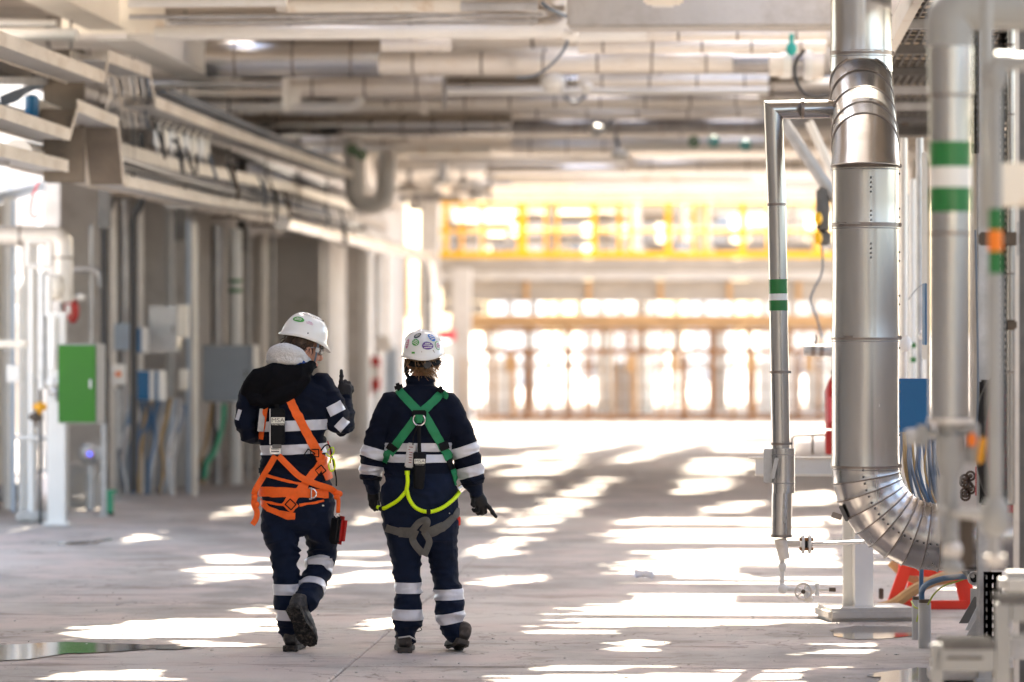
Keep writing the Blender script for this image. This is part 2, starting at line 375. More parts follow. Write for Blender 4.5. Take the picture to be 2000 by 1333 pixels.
# ================================================================== ROOF (invented deck, openings shaped to cast the sun patches)
SUNP = [  # sunlit places on the floor, as seen in the photograph
 [(870, 818), (1640, 818), (1640, 850), (1560, 862), (1330, 866), (1120, 862), (1000, 872), (870, 862)],
 [(1130, 868), (1225, 864), (1120, 893), (1000, 905), (960, 900)], [(1300, 862), (1380, 862), (1262, 897), (1180, 905)],
 [(870, 898), (1000, 898), (960, 912), (870, 914)], [(1040, 905), (1150, 898), (1100, 925), (960, 930)],
 [(1000, 940), (1062, 940), (1050, 962), (990, 962)], [(1150, 936), (1215, 936), (1170, 962), (1120, 962)],
 [(1095, 962), (1175, 958), (1120, 1010), (1040, 1040), (960, 1046), (1000, 1012)],
 [(1345, 900), (1430, 896), (1500, 905), (1440, 925), (1330, 925)], [(1330, 935), (1440, 932), (1430, 960), (1310, 965)],
 [(930, 1000), (990, 996), (960, 1024), (900, 1030)], [(955, 1050), (1040, 1046), (1010, 1084), (930, 1092)],
 [(1560, 962), (1640, 958), (1640, 985), (1540, 990)], [(1390, 985), (1500, 980), (1470, 1004), (1360, 1008)],
 [(1200, 1018), (1300, 1008), (1500, 1014), (1640, 1010), (1640, 1056), (1400, 1064), (1180, 1060)],
 [(1240, 1080), (1400, 1074), (1760, 1074), (1960, 1080), (1960, 1130), (1640, 1134), (1200, 1130), (1190, 1100)],
 [(1170, 1142), (1400, 1136), (1960, 1138), (1960, 1200), (1560, 1222), (1300, 1226), (1080, 1228), (1100, 1200), (1190, 1180)],
 [(1040, 1226), (1230, 1232), (1160, 1243), (1020, 1240)], [(1230, 1252), (1286, 1256), (1260, 1274), (1210, 1272)],
 [(1620, 1258), (1820, 1252), (1820, 1268), (1700, 1276), (1560, 1280)], [(1040, 1300), (1330, 1298), (1300, 1310), (1080, 1312)],
 [(1300, 1316), (1640, 1302), (1760, 1310), (1720, 1345), (1000, 1345), (1010, 1322)],
 [(414, 1086), (500, 1092), (496, 1104), (400, 1104)], [(380, 1112), (528, 1110), (520, 1122), (500, 1134), (380, 1146), (390, 1132)],
 [(656, 1082), (740, 1080), (720, 1104), (640, 1110)], [(740, 1102), (770, 1098), (768, 1120), (690, 1140), (660, 1136)],
 [(180, 1226), (300, 1214), (540, 1212), (560, 1234), (420, 1250), (120, 1256)], [(350, 1258), (470, 1260), (440, 1270), (310, 1270)],
 [(120, 1322), (250, 1316), (320, 1320), (280, 1345), (60, 1345)], [(620, 1130), (760, 1118), (750, 1140), (620, 1154)],
 [(250, 1044), (316, 1042), (292, 1062), (226, 1066)], [(-20, 1034), (60, 1030), (40, 1044), (-20, 1046)], [(150, 998), (215, 994), (206, 1012), (150, 1014)],
 [(420, 1000), (490, 992), (470, 1012), (400, 1016)], [(300, 1000), (370, 1000), (350, 1010), (290, 1012)],
 [(430, 925), (520, 918), (500, 934), (420, 938)], [(560, 905), (700, 890), (700, 905), (620, 920)], [(500, 1185), (560, 1190), (540, 1200), (460, 1204)],
 [(730, 1215), (780, 1208), (760, 1232), (710, 1236)], [(920, 1070), (990, 1064), (970, 1082), (900, 1090)], [(1380, 870), (1560, 868), (1560, 884), (1400, 886)],
 [(960, 1130), (1060, 1124), (1020, 1144), (920, 1150)], [(700, 1000), (740, 996), (730, 1020), (690, 1030)],
]
DZ = 5.0
PIPES = [(29.8, 4.56, .32, -1.35, 1.6), (31.0, 4.1, .16, .3, 1.6), (28.6, 4.2, .3, .2, 1.4), (31.0, 4.3, .2, -1, -.2), (31.4, 3.95, .35, .2, 1.7)]
jo = MB(); u = 36; rj = random.Random(4)  # added baffles, hiding bright sky behind the deck openings
while u < 100:
    hj = .30 if u < 70 else .34; jo.box(H(u, -1.4, DZ+.075+hj/2), (13.4, .06, hj)); u += rj.uniform(2.2, 2.9)
struct('sky_baffles', jo, 'baffle', smooth=False)
# ribs under the deck and concrete cross beams of the rack
def cross(u, v0, v1, z0, z1, d): return H(u, (v0+v1)/2, (z0+z1)/2), (v1-v0, d, z1-z0)
def lengthbeam(v, u0, u1, z0, z1, d): return H((u0+u1)/2, v, (z0+z1)/2), (d, u1-u0, z1-z0)
for i, (uu, lab) in enumerate([(29.8, 'broad grey concrete cross beam at the top edge right of centre'), (53.0, 'concrete cross beam in the middle of the pipe rack'), (66.5, 'concrete cross beam near the far end of the pipe rack'), (80, 'concrete cross beam beyond the yellow railing')]):
    v0, v1 = (-1.35, 1.6) if i == 0 else (-6.4, 3.2)
    z0 = 4.10 if i == 0 else 4.55
    c, s = cross(uu, v0, v1, z0, z0+.38, .5); boxthing('concrete_beam', lab, 'beam', c, s, 'conc', 'concrete cross beams overhead', .02)
c, s = lengthbeam(2.9, 14, 96, 4.5, 4.95, .35); boxthing('concrete_beam', 'long concrete edge beam above the right hand pipes', 'beam', c, s, 'conc', None, .02)
# ================================================================== CEILING PIPES
NCP = [0]
def crow(y1, y2, x1, x2, m, label, z0=4.2, bands=None, up=None, name='overhead_pipe', group='pipes crossing overhead', down=None, bm='band', cat='pipe', n=16, Y=None):
    Yc = Y or FP*(z0-CAMH)/(650-y2); r = (y2-y1)/2/FP*Yc; xm = (x1+x2)/2; Xm = (xm-1000)/FP*Yc; zc = CAMH+(650-(y1+y2)/2)/FP*Yc
    def q(x, z=zc): X = (x-1000)/FP*Yc; return Vector((X, Yc-(X-Xm)*math.tan(PSI), z))
    pts = [q(x1), q(x2)]
    if up == 'R': pts.append(q(x2, zc+1.2))
    if up == 'L': pts.insert(0, q(x1, zc+1.2))
    if down == 'L': pts.insert(0, q(x1, zc-.8))
    if down == 'R': pts.append(q(x2, zc-.8))
    ua = Vector((Xm, Yc, 0)).dot(CU); PIPES.append((ua, zc, r, Vector(q(x1)).dot(CV), Vector(q(x2)).dot(CV)))
    pipe(name, label, cat, pts, r, m, group, bands=bands, bandm=bm, n=n, fil=r*3.2, bw=.02, bscale=1.03)
crow(50, 77, 300, 1117, 'white', 'white pipe turning upward at its right end beside the concrete beam', up='R')
crow(27, 36, 250, 1060, 'galv', 'thin grey conduit above the white pipe, upper of two')
crow(38, 47, 330, 1050, 'galv', 'thin grey conduit above the white pipe, lower of two')
crow(0, 24, 560, 900, 'cream', 'cream channel at the top edge above the two conduits')
crow(-4, 14, 250, 560, 'white', 'pale pipe at the top edge between the beam and the channel')
crow(2, 22, 900, 1050, 'galv', 'short grey pipe at the top edge near the cable loop')
crow(78, 151, 404, 745, 'cladh', 'very wide silver clad pipe behind the end of the cream beam', bands=.42, n=28)
crow(78, 102, 745, 880, 'clad_old', 'pale clad pipe stub with sloping end beside the widest pipe')
crow(104, 146, 740, 1008, 'clad_old', 'cream clad pipe running right from the widest silver pipe', bands=.5)
crow(102, 143, 1008, 1432, 'clad_old', 'beige clad pipe ending at a dark flange', bands=.45)
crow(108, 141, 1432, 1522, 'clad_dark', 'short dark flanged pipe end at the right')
crow(57, 82, 1105, 1262, 'white', 'white pipe section with a bright tip below the concrete beam')
crow(58, 80, 1268, 1612, 'clad_old', 'upper beige clad pipe just under the concrete beam', bands=.42)
crow(80, 104, 1130, 1612, 'clad_old', 'second beige clad pipe under the concrete beam', bands=.42)
crow(150, 190, 560, 866, 'clad_old', 'dull clad pipe under the widest silver pipe', bands=.5)
crow(157, 172, 290, 560, 'galv', 'grey pipe left of the small hanging bracket')
crow(174, 190, 320, 556, 'clad_old', 'dull pipe below the grey one left of the hanging bracket')
crow(146, 171, 1130, 1500, 'clad_old', 'tan clad pipe above the thin white line', bands=.44)
crow(172, 186, 866, 1500, 'white', 'thin white line crossing below the tan clad pipe')
crow(188, 211, 864, 1480, 'clad_old', 'tan clad pipe directly below the thin white line', bands=.45)
crow(202, 220, 352, 706, 'white', 'white pipe bending upward left of the dark gap', up='R')
crow(222, 266, 452, 1000, 'cladh', 'second widest silver pipe crossing to the middle', bands=.36, n=24)
crow(214, 232, 1000, 1490, 'clad_old', 'pale brown pipe below the tan one', bands=.5)
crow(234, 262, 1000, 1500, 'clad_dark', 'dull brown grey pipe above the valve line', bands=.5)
crow(270, 287, 590, 800, 'clad_old', 'short beige pipe behind the upper tray end', bands=.5)
crow(288, 303, 580, 960, 'cream', 'beige pipe curving down at the left above the u bend')
crow(270, 303, 1000, 1215, 'clad_old', 'broad beige pipe left of the green valves', bands=.5)
crow(268, 298, 1215, 1495, 'white', 'white valve line with three small green handles')
crow(306, 318, 800, 1240, 'clad_old', 'far beige pipe above the hanging valves')
crow(312, 336, 1225, 1600, 'clad_old', 'far broad pipe below the valve line', bands=.6)
crow(322, 340, 950, 1500, 'cladh', 'far silver pipe above the yellow railing')
crow(343, 356, 960, 1470, 'cream', 'far cream pipe, second above the yellow railing')
crow(362, 372, 1120, 1600, 'white', 'far white pipe just above the yellow railing')
crow(352, 384, 1500, 1640, 'clad_old', 'far beige pipe at the right above the railing')
# second tier just under the deck
tier = [(38.5, .16, 'clad_old'), (41, .22, 'clad_old'), (44, .12, 'cream'), (46.5, .18, 'cladh'), (49, .14, 'clad_old'), (51, .1, 'white'), (55, .2, 'clad_old'), (57.5, .13, 'cladh'), (60, .2, 'clad_old'), (63, .15, 'cream'), (69, .2, 'clad_old'), (72, .14, 'cream'), (75, .16, 'clad_old'), (78, .2, 'clad_old'), (83, .16, 'white'), (87, .2, 'clad_old'), (91, .15, 'clad_old')]
nth = ['first', 'second', 'third', 'fourth', 'fifth', 'sixth', 'seventh', 'eighth', 'ninth', 'tenth', 'eleventh', 'twelfth', 'thirteenth', 'fourteenth', 'fifteenth', 'sixteenth', 'seventeenth', 'eighteenth', 'nineteenth', 'twentieth']
for i, (uu, r, mm) in enumerate(tier):
    zc = 4.93-r
    PIPES.append((uu, zc, r, -7.6, 3.4))
    pipe('upper_tier_pipe', 'upper tier pipe close under the deck, %s from the front' % nth[i], 'pipe', [H(uu, -7.6, zc), H(uu, 3.4, zc)], r, mm, 'upper tier pipes close under the deck', bands=(1.1 if uu < 60 else None))
DZ = 5.0
sh = SDIR*(DZ/SDIR.z); shu = sh.dot(CU); shv = sh.dot(CV)
rj2 = random.Random(77)
def lit_intervals(u):
    """openings of the deck at distance u: where the sun passing through lands on a sunlit place"""
    ug = u-shu; out = []
    if ug < 17:  # unseen openings at random, letting sun onto the floor around the camera
        for k in range(-3, 3):
            h = noise.noise(Vector((math.floor(u/1.6)*3.7, k*9.1, 2)))
            if h > .12: out.append((k*2.0+.4+h, k*2.0+1.5+h))
        return out
    py = 650+FP*CAMH/(ug*math.cos(PSI))
    for poly in SUNP:
        ys = [p[1] for p in poly]
        if not (min(ys) < py < max(ys)): continue
        xs = []
        for i in range(len(poly)):
            (x1, y1), (x2, y2) = poly[i], poly[(i+1) % len(poly)]
            if (y1 <= py) != (y2 <= py): xs.append(x1+(py-y1)/(y2-y1)*(x2-x1))
        xs.sort()
        for a, b in zip(xs[::2], xs[1::2]):
            ja = noise.noise(Vector((u*1.3, a*.01, 0)))*.09; jb = noise.noise(Vector((u*1.1, b*.01, 5)))*.12
            if b-a > 24 and ug < 60:
                ja += noise.noise(Vector((u*4.1, a*.03, 3)))*.22; jb += noise.noise(Vector((u*3.7, b*.03, 8)))*.3
                f_ = min(.2, (b-a)*ug/FP*.12); ja += rj2.uniform(-.3, 1)*f_; jb -= rj2.uniform(-.3, 1)*f_
            # some openings skipped at random to break up the sun patches
                if noise.noise(Vector((u*2.2, a*.01, 21))) > .34: continue
            out.append(((a-1450)*ug/FP+shv+ja, (b-1450)*ug/FP+shv+jb))
    return out
deck = MB(); rowh = .1  # invented roof, solid except where a sun patch needs an opening
u = -40.0
while u < 96:
    rowh = .8 if u < 5 else .1
    iv = lit_intervals(u)
    for (pu, pz, pr, va, vb) in (PIPES if u > 20 else []):  # deck stays closed where sun would strike an overhead pipe
        if abs(u+rowh/2-(DZ-pz)/DZ*shu-pu) < pr/math.sin(SUN_EL)*.9+.055:
            nv = []
            for a, b in iv:
                k = (DZ-pz)/DZ*shv
                if b < va+k or a > vb+k: nv.append((a, b)); continue
                if a < va+k: nv.append((a, va+k))
                if b > vb+k: nv.append((vb+k, b))
            iv = nv
    iv = sorted(iv); v = -8.2; segs = []
    # closed stretches between the openings made for the sun
    for a, b in iv:
        if a > v: segs.append((v, a))
        v = max(v, b)
    if v < 5.4: segs.append((v, 5.4))
    for a, b in segs:
        if b-a > .03: deck.box(H(u+rowh/2, (a+b)/2, DZ+.03+(.01 if int(u*10) % 2 else 0)), (b-a, rowh+.01, .05))
    u += rowh
struct('roof_gobo', deck, 'deck', smooth=False)
# hanging brackets between ceiling pipes
for x, y0, y1, Y, wd, lab in [(558, 150, 214, 37.5, .07, 'thin vertical hanger rod near the white elbow'), (576, 170, 205, 37.8, .11, 'pale rounded bracket beside the hanger rod'), (828, 195, 224, 42, .09, 'short hanger in the dark gap right of the white elbow'),
                              (868, 150, 215, 38, .04, 'slim dark hanger at the joint of the dull clad pipe'), (555, 0, 24, 29.5, .12, 'pale bracket at the top edge left of the cream channel'), (895, 0, 26, 29.5, .3, 'broad pale bracket at the right end of the cream channel')]:
    a, b = P(x, y0, Y), P(x, y1, Y); boxthing('pipe_hanger', lab, 'bracket', (a+b)/2, (wd, .05, (a-b).length), 'clad_old' if wd > .06 else 'clad_dark', 'hangers between the overhead pipes', .01)
# lamp panel and cables overhead
t = P(1297, 15, 28.6)
lamp = root('lamp_housing', t, 'cream rounded lamp housing hanging below the concrete beam', 'lamp')
mm_ = Matrix.Rotation(-.5, 3, 'X')
MB().bbox(t+Vector((0, 0, .12)), (.30, .34, .05), .03, mtx=mm_).build('lens_cover', 'cream', lamp)
MB().bbox(t+Vector((0, .06, .17)), (.22, .5, .10), .03, mtx=mm_).build('housing', 'white', lamp)
def cable(lab, pts, r, m, group='cables looping between pipes', name='cable', cat='cable', n=8):
    return tag(MB().tube(crom(pts, 6), r, n).build(name, m), lab, cat, group)
cable('dark cable hanging in a loop from the white pipe tip', [P(1112, 70, 32), P(1100, 100, 32), P(1075, 128, 32.3), P(1045, 148, 32.5), P(1010, 152, 33)], .012, 'cable')
cable('dark cable crossing behind the white elbow at top', [P(1058, 5, 30.4), P(1075, 18, 30.4), P(1110, 33, 30.8), P(1145, 32, 30.6), P(1165, 12, 30.3)], .016, 'cable')
cable('drooping cable below the thin white line', [P(1100, 182, 40), P(1108, 195, 40), P(1125, 200, 40), P(1140, 190, 40), P(1152, 178, 40)], .014, 'cable')
cable('dangling cable between tan pipes in the middle', [P(1162, 215, 44), P(1160, 245, 44), P(1165, 262, 44), P(1190, 240, 44), P(1205, 225, 44)], .012, 'cable')
cable('thin wire hanging to a small white fitting', [P(1202, 262, 46), P(1207, 285, 46), P(1211, 302, 46)], .02, 'cable')
# white fittings and small valves on the lines
for x, y, Y, s, m, lab in [(1112, 66, 30.9, .07, 'white', 'white rounded fitting at the tip of the white pipe'), (1080, 162, 38, .12, 'white', 'white tapered fitting on the thin white line'), (1145, 168, 38, .06, 'white', 'small white fitting right of the tapered one'),
                           (1165, 255, 45, .09, 'white', 'small white junction box on the dangling cable'), (1211, 303, 46, .1, 'white', 'small white fitting at the end of the thin wire')]:
    tag(MB().ell(P(x, y, Y), (s*1.1, s, s*.8)).build('pipe_fitting', m), lab, 'fitting', 'white fittings on the overhead lines')
for x, y, m, lab in [(1355, 277, 'gtape', 'green valve handle, leftmost on the white valve line'), (1394, 277, 'teal', 'teal valve handle, middle one on the white valve line'), (1456, 284, 'teal', 'small teal handle at the right of the white valve line'),
                     (688, 293, 'gtape', 'green valve handle above the u bend'), (706, 303, 'gtape', 'dark green valve handle right above the u bend')]:
    Y = 47.5; c = P(x, y, Y); b = MB(); b.torus(c, .055, .016, 'Y', 14, 6); b.ell(c, (.03, .03, .03)); b.cyl(c, c+Vector((0, .15, 0)), .016, 8)
    tag(b.build('hand_valve', m), lab, 'handle', 'small valve handles on overhead lines')
c = P(1546, 96, 31); b = MB(); b.ell(c, (.045, .03, .055)); b.cyl(c, c+Vector((0, 0, .12)), .02, 8); tag(b.build('hand_valve', 'teal'), 'teal knob on the flanged valves left of the big pipe', 'handle')
for i, (x, w_, h_) in enumerate([(1516, 26, 44), (1534, 20, 52), (1556, 26, 46), (1578, 14, 58), (1596, 22, 50)]):
    Y = 31+i*.15; c = P(x, 128, Y)
    b = MB(); b.tube([c-Vector((w_/FP*Y/2, 0, 0)), c+Vector((w_/FP*Y/2, 0, 0))], h_/2/FP*Y, 16)
    tag(b.build('valve_flange', ['clad_old', 'white', 'clad_dark', 'white', 'clad_old'][i]), '%s from the left of the flange row left of the big pipe' % nth[i], 'flange', 'flanges in a row left of the big pipe')
cable('black cable arching beside the flanges to the big pipe', [P(1572, 98, 30), P(1556, 118, 30), P(1553, 148, 30), P(1566, 178, 30), P(1590, 190, 30), P(1618, 186, 30)], .014, 'blackc')
# u bend loop and hanging valve cluster
pipe('expansion_loop', 'big pale u bend pipe hanging below the left trays', 'pipe', [P(688, 250, 50), P(692, 398, 50), P(752, 404, 50), P(755, 312, 50), P(757, 312, 51.5)], .125, 'white', fil=.26, n=20)
for i, (x, y, s) in enumerate([(862, 352, .16), (905, 356, .12), (955, 345, .07), (800, 365, .14), (848, 380, .12), (930, 382, .13), (812, 405, .12)]):
    Y = 60+i*.6; c = P(x, y, Y); b = MB(); b.cyl(c-Vector((s, 0, 0)), c+Vector((s, 0, 0)), s*.35, 10); b.cyl(c, c+Vector((0, 0, s*1.8)), s*.25, 8); b.ell(c, (s*.7, s*.5, s*.6)); b.torus(c+Vector((0, 0, s*1.8)), s*.5, s*.1, 'Z', 12, 5)
    b.cyl(c+Vector((-s*.9, 0, -s*.5)), c+Vector((-s*.9, 0, s*.5)), s*.14, 8); b.cyl(c+Vector((s*.9, 0, -s*.5)), c+Vector((s*.9, 0, s*.5)), s*.14, 8)
    tag(b.build('hanging_valve', ['white', 'galv', 'clad_dark', 'clad_dark', 'galv', 'galv', 'clad_dark'][i]), '%s valve of the cluster hanging right of the u bend' % nth[i], 'valve', 'valves hanging right of the u bend')
pipe('hanging_pipe', 'dark vertical pipe hanging left end of the yellow railing', 'pipe', [P(957, 320, 62), P(957, 395, 62)], .03, 'clad_dark')
pipe('hanging_pipe', 'bright white vertical pipe above the hanging valves', 'pipe', [P(864, 318, 56), P(864, 352, 56)], .07, 'white')
for i, (x0, x1, y, Y, m) in enumerate([(880, 960, 372, 64, 'clad_dark'), (780, 900, 388, 62, 'clad_dark'), (770, 850, 372, 61, 'clad_old'), (900, 1000, 360, 66, 'galv')]):
    pipe('hanging_pipe', ['dark pipe run behind the hanging valves', 'lower dark pipe run behind the hanging valves', 'dull pipe run just right of the u bend', 'grey pipe run above the left end of the railing'][i], 'pipe', [P(x0, y, Y), P(x1, y, Y)], .05, m)
# ================================================================== TOP LEFT BEAMS
def ibeam(lab, v, u0, u1, z0, h, wd, m, plates=True, rt=None, name='steel_beam'):
    rt = rt or root(name, H(u0, v, z0), lab, 'beam')
    t = .012
    for z in (z0+t/2, z0+h-t/2): c, s = lengthbeam(v, u0, u1, z-t/2, z+t/2, wd); MB().bbox(c, s, .003).build('flange', m, rt)
    c, s = lengthbeam(v+wd*.28, u0, u1, z0+t+.001, z0+h-t-.001, .012); MB().box(c, s).build('web', m, rt)
    if plates:
        c, s = cross(u1+.008, v-wd/2-.01, v+wd/2+.01, z0-.01, z0+h+.01, .014); e = MB().bbox(c, s, .003).build('end_plate', m, rt)
        c, s = cross(u1-.25, v+wd*.28+.008, v+wd/2-.01, z0+t+.002, z0+h-t-.002, .012); MB().box(c, s).build('stiffener', m, rt)
        for zz in (.08, h-.08):
            for uu in (u1-.27,): MB().cyl(H(uu-.02, v+wd*.4, z0+zz), H(uu, v+wd*.4, z0+zz), .018, 6).build('bolt', 'brown', e)
    return rt
v1 = -5.45
ibeam('long cream steel beam at top left ending in a bolted plate', v1, 33.2, 40.2, 4.30, .33, .34, 'white')
ibeam('nearer cream steel beam at the top left corner', v1-.02, 25, 32.9, 4.36, .33, .34, 'cream', plates=False)
c, s = cross(33.05, -5.9, -5.0, 4.34, 4.9, .03); boxthing('splice_plate', 'upright cream plate joining the two top left beams', 'plate', c, s, 'cream')
pipe('overhead_pipe', 'white pipe at the left edge under the nearer cream beam', 'pipe', [P(-60, 66, 31.5), P(150, 68, 31.3)], .05, 'white')
pipe('overhead_pipe', 'grey pipe at the left edge above the white one', 'pipe', [P(-60, 43, 32.3), P(110, 46, 32.2)], .03, 'greyp')
pipe('overhead_pipe', 'thin white rod behind the cream beam top', 'pipe', [P(245, 12, 34), P(262, 8, 34), P(262, -30, 34)], .04, 'white')
# ================================================================== LEFT CABLE TRAYS
def tray(lab, v, pix, m='tray', h=.12, wd=.30, seg=3.0, name='cable_tray', legs=()):
    H0 = h; pts = [LH(x, y, v) for x, y in pix]; pts.insert(0, (pts[0][0]-12, pts[0][1])); rt = root(name, H(pts[0][0], v, pts[0][1]), lab, 'cable tray')
    k = 0
    for (ua, za), (ub, zb) in zip(pts, pts[1:]):
        h = H0 if abs(zb-za) < abs(ub-ua)*.4 else .035
        L = math.hypot(ub-ua, zb-za); n = max(1, round(L/seg))
        for i in range(n):
            a, b = i/n, (i+1)/n; d = Vector((ub-ua, zb-za)).normalized(); e = .004 if i < n-1 else 0
            for side, ww, oo in ((1, .012, wd/2), (-1, .012, -wd/2)):
                q = MB(); A = (ua+(ub-ua)*a, za+(zb-za)*a); B = (ua+(ub-ua)*b-d.x*e, za+(zb-za)*b-d.y*e); nx, nz_ = -d.y*h, d.x*h
                vs = []
                for vv in (v+oo-ww/2, v+oo+ww/2):
                    for (uu, zz) in ((A[0], A[1]), (B[0], B[1]), (B[0]+nx, B[1]+nz_), (A[0]+nx, A[1]+nz_)): vs.append(H(uu, vv, zz))
                q.add(vs, [(0, 1, 2, 3), (7, 6, 5, 4), (0, 4, 5, 1), (1, 5, 6, 2), (2, 6, 7, 3), (3, 7, 4, 0)])
                lip = MB()
                q.build('side_rail', m, rt, smooth=False)
            q = MB(); vs = [H(A[0], v-wd/2+.01, A[1]+.012), H(B[0], v-wd/2+.01, B[1]+.012), H(B[0], v+wd/2-.01, B[1]+.012), H(A[0], v+wd/2-.01, A[1]+.012)]
            vs += [p+Vector((0, 0, .008)) for p in vs]; q.add(vs, [(0, 1, 2, 3), (7, 6, 5, 4), (0, 4, 5, 1), (1, 5, 6, 2), (2, 6, 7, 3), (3, 7, 4, 0)])
            if h == H0 or v == -5.35: q.build('tray_floor', 'galv' if h == H0 else 'dkpanel', rt, smooth=False)
    return rt
tray('uppermost cable tray at left, stepping up over a gap and running far back', -5.2, [(-60, 82), (158, 160), (166, 118), (252, 148), (264, 208), (420, 268), (670, 350)], h=.10)
tray('middle cable tray at left, stepping down before the black conduits', -5.35, [(-60, 225), (88, 272), (104, 214), (188, 248), (200, 362), (380, 400), (540, 422)], h=.095)
tray('lower cable tray at the left edge below the blue canister', -5.5, [(-60, 300), (86, 334)], h=.095)
tray('short tray rail at the left edge above the dark cables', -5.9, [(-60, 160), (110, 162)], 'galv', h=.06)
tray('inner cable tray between the two long ones', -5.75, [(205, 305), (300, 330), (530, 372), (700, 420)], 'clad_old', h=.12)
# pipe that follows the trays and turns down at the far end
u1, z1 = LH(548, 432, -5.3); u2, z2 = LH(838, 492, -5.3); z2 = z1
pipe('rack_pipe', 'long silver pipe under the trays turning down at the far column', 'pipe', [H(u1, -5.3, z1), H(u2, -5.3, z2), H(u2, -5.3, 1.2)], .10, 'cladh', bands=2.2, fil=.5, n=20)
u0, _ = LH(300, 378, -5.55)
pipe('rack_pipe', 'brown shaded pipe behind the middle tray', 'pipe', [H(31, -5.9, 3.2), H(64, -5.9, 3.2)], .13, 'clad_old', bands=3)
pipe('rack_pipe', 'dark pipe between middle and upper trays', 'pipe', [H(30, -6.0, 3.52), H(64, -6.0, 3.52)], .09, 'clad_dark')
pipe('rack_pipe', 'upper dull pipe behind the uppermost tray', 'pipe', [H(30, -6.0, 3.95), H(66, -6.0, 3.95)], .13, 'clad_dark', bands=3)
# tray posts (flat galvanised supports) and steel frame around the step
for i, (uu, vv, lab) in enumerate([(31.6, -5.62, 'broad ribbed support post behind the stepped tray'), (36.5, -6.1, 'dark tray support behind the insulator row'), (41.5, -6.1, 'tray support post behind the grey cabinet'), (47, -6.15, 'tray support post near the white banded pipe'), (54, -6.2, 'tray support post before the concrete pillars')]):
    c, s = H(uu, vv, 3.55), (.34 if i == 0 else .12, .10, 1.1 if i == 0 else 1.6)
    boxthing('tray_support', lab, 'support', c, s, 'dkpanel' if i == 0 else 'galvd', 'supports holding the left trays', .006)
# short insulators hanging in a row
for i, x in enumerate([308, 322, 336, 350, 364, 378, 392, 403]):
    Y = 34.5+i*.35; c = P(x, 268+i*3.6, Y); b = MB(); b.tube([c+Vector((0, 0, .09)), c+Vector((0, 0, .05)), c-Vector((0, 0, .05)), c-Vector((0, 0, .09))], [.02, .034, .034, .02], 10)
    b.cyl(c+Vector((0, 0, .09)), c+Vector((.05, 0, .17)), .006, 6); b.cyl(c-Vector((0, 0, .09)), c-Vector((0, 0, .16)), .008, 6)
    tag(b.build('cable_gland', 'white' if i % 2 == 0 else 'cream'), '%s from the left of the white glands hanging below the upper tray' % nth[i], 'cable gland', 'white cable glands under the upper tray')
pipe('gland_rail', 'dark angle rail carrying the white cable glands', 'rail', [P(296, 232, 34.4), P(412, 268, 37.3)], .018, 'galvd')
# threaded hanger rods and brackets along the trays
for i in range(9):
    uu = 28.5+i*3.3; vv = -5.6
    rd = root('tray_hanger', H(uu, vv, 3.0), '%s threaded hanger rod carrying the left trays' % nth[i], 'hanger', 'hanger rods carrying the left trays')
    MB().cyl(H(uu, vv, 3.0), H(uu, vv, 5.0), .011, 6).build('rod', 'galvd', rd); c, s = cross(uu, vv-.2, vv+.12, 3.0, 3.035, .035); MB().bbox(c, s, .004).build('bracket_arm', 'brown' if i % 3 else 'galv', rd)
for j, (vv, zz, lab) in enumerate([(-5.78, 3.38, 'inner tray'), (-5.4, 3.2, 'middle tray')]):
    for i in range(8):
        cable('%s cable laid along the %s' % (nth[i], lab), [H(32.5+k*3.4, vv-.1+i*.03+random.uniform(-.02, .02), zz+random.uniform(0, .05)) for k in range(7)], .013, random.choice(['cable', 'blackc', 'galv', 'bhose', 'white']), 'cables laid along the '+lab)
for i in range(12):
    x = 300+i*34+random.uniform(-24, 24); u_, z_ = LH(x, 290+i*16, -5.1)
    cable('%s dark cable drooping between the left trays' % nth[i], [H(u_, -5.1, z_+random.uniform(.15, .3)), H(u_+.15, -5.05, z_+random.uniform(-.05, .1)), H(u_+random.uniform(.3, .6), -5.08, z_-random.uniform(0, .15)), H(u_+random.uniform(.6, 1.1), -5.15, z_+random.uniform(.0, .25))], .014, random.choice(['blackc', 'cable', 'brown']), 'dark cables drooping between the left trays')
# dark cables and blue canister at left edge
b = MB(); c = P(62, 212, 30); b.tube([c-Vector((0, 0, .1)), c-Vector((0, 0, .085)), c+Vector((0, 0, .09)), c+Vector((0, 0, .11))], [.045, .055, .055, .02], 18)
tag(b.build('canister', 'bluep'), 'dark blue canister on the tray at the left edge', 'canister')
for i in range(6):
    cable('%s dark cable of the bundle sagging over the blue canister' % nth[i], [P(0, 205-i*3, 29.6-i*.02), P(30, 198-i*4, 29.7-i*.02), P(55, 180-i*2, 29.8-i*.02), P(86, 168, 29.9)], .008, 'cable', 'dark cables over the blue canister')
for i in range(9):
    x = 212+i*9+random.uniform(-2, 2); cable('%s of the thin cables hanging in the gap beside the stepped tray' % nth[i], [P(x, 150, 33.5), P(x+6, 185+random.uniform(-10, 10), 33.5), P(x-2, 215, 33.6), P(x+4, 250, 33.7)], .009, random.choice(['cable', 'galv', 'blackc', 'clad_old']), 'thin cables in the gap of the stepped tray')
# crowded cable bundles lying in the trays
for i in range(7):
    vv = -5.3+i*.035; zz = 3.86+random.uniform(0, .05)
    cable('%s cable of those laid along the uppermost tray' % nth[i], [H(34+k*3, vv+random.uniform(-.02, .02), zz+random.uniform(-.01, .02)) for k in range(6)], .014, random.choice(['cable', 'blackc', 'galv']), 'cables laid along the uppermost tray')
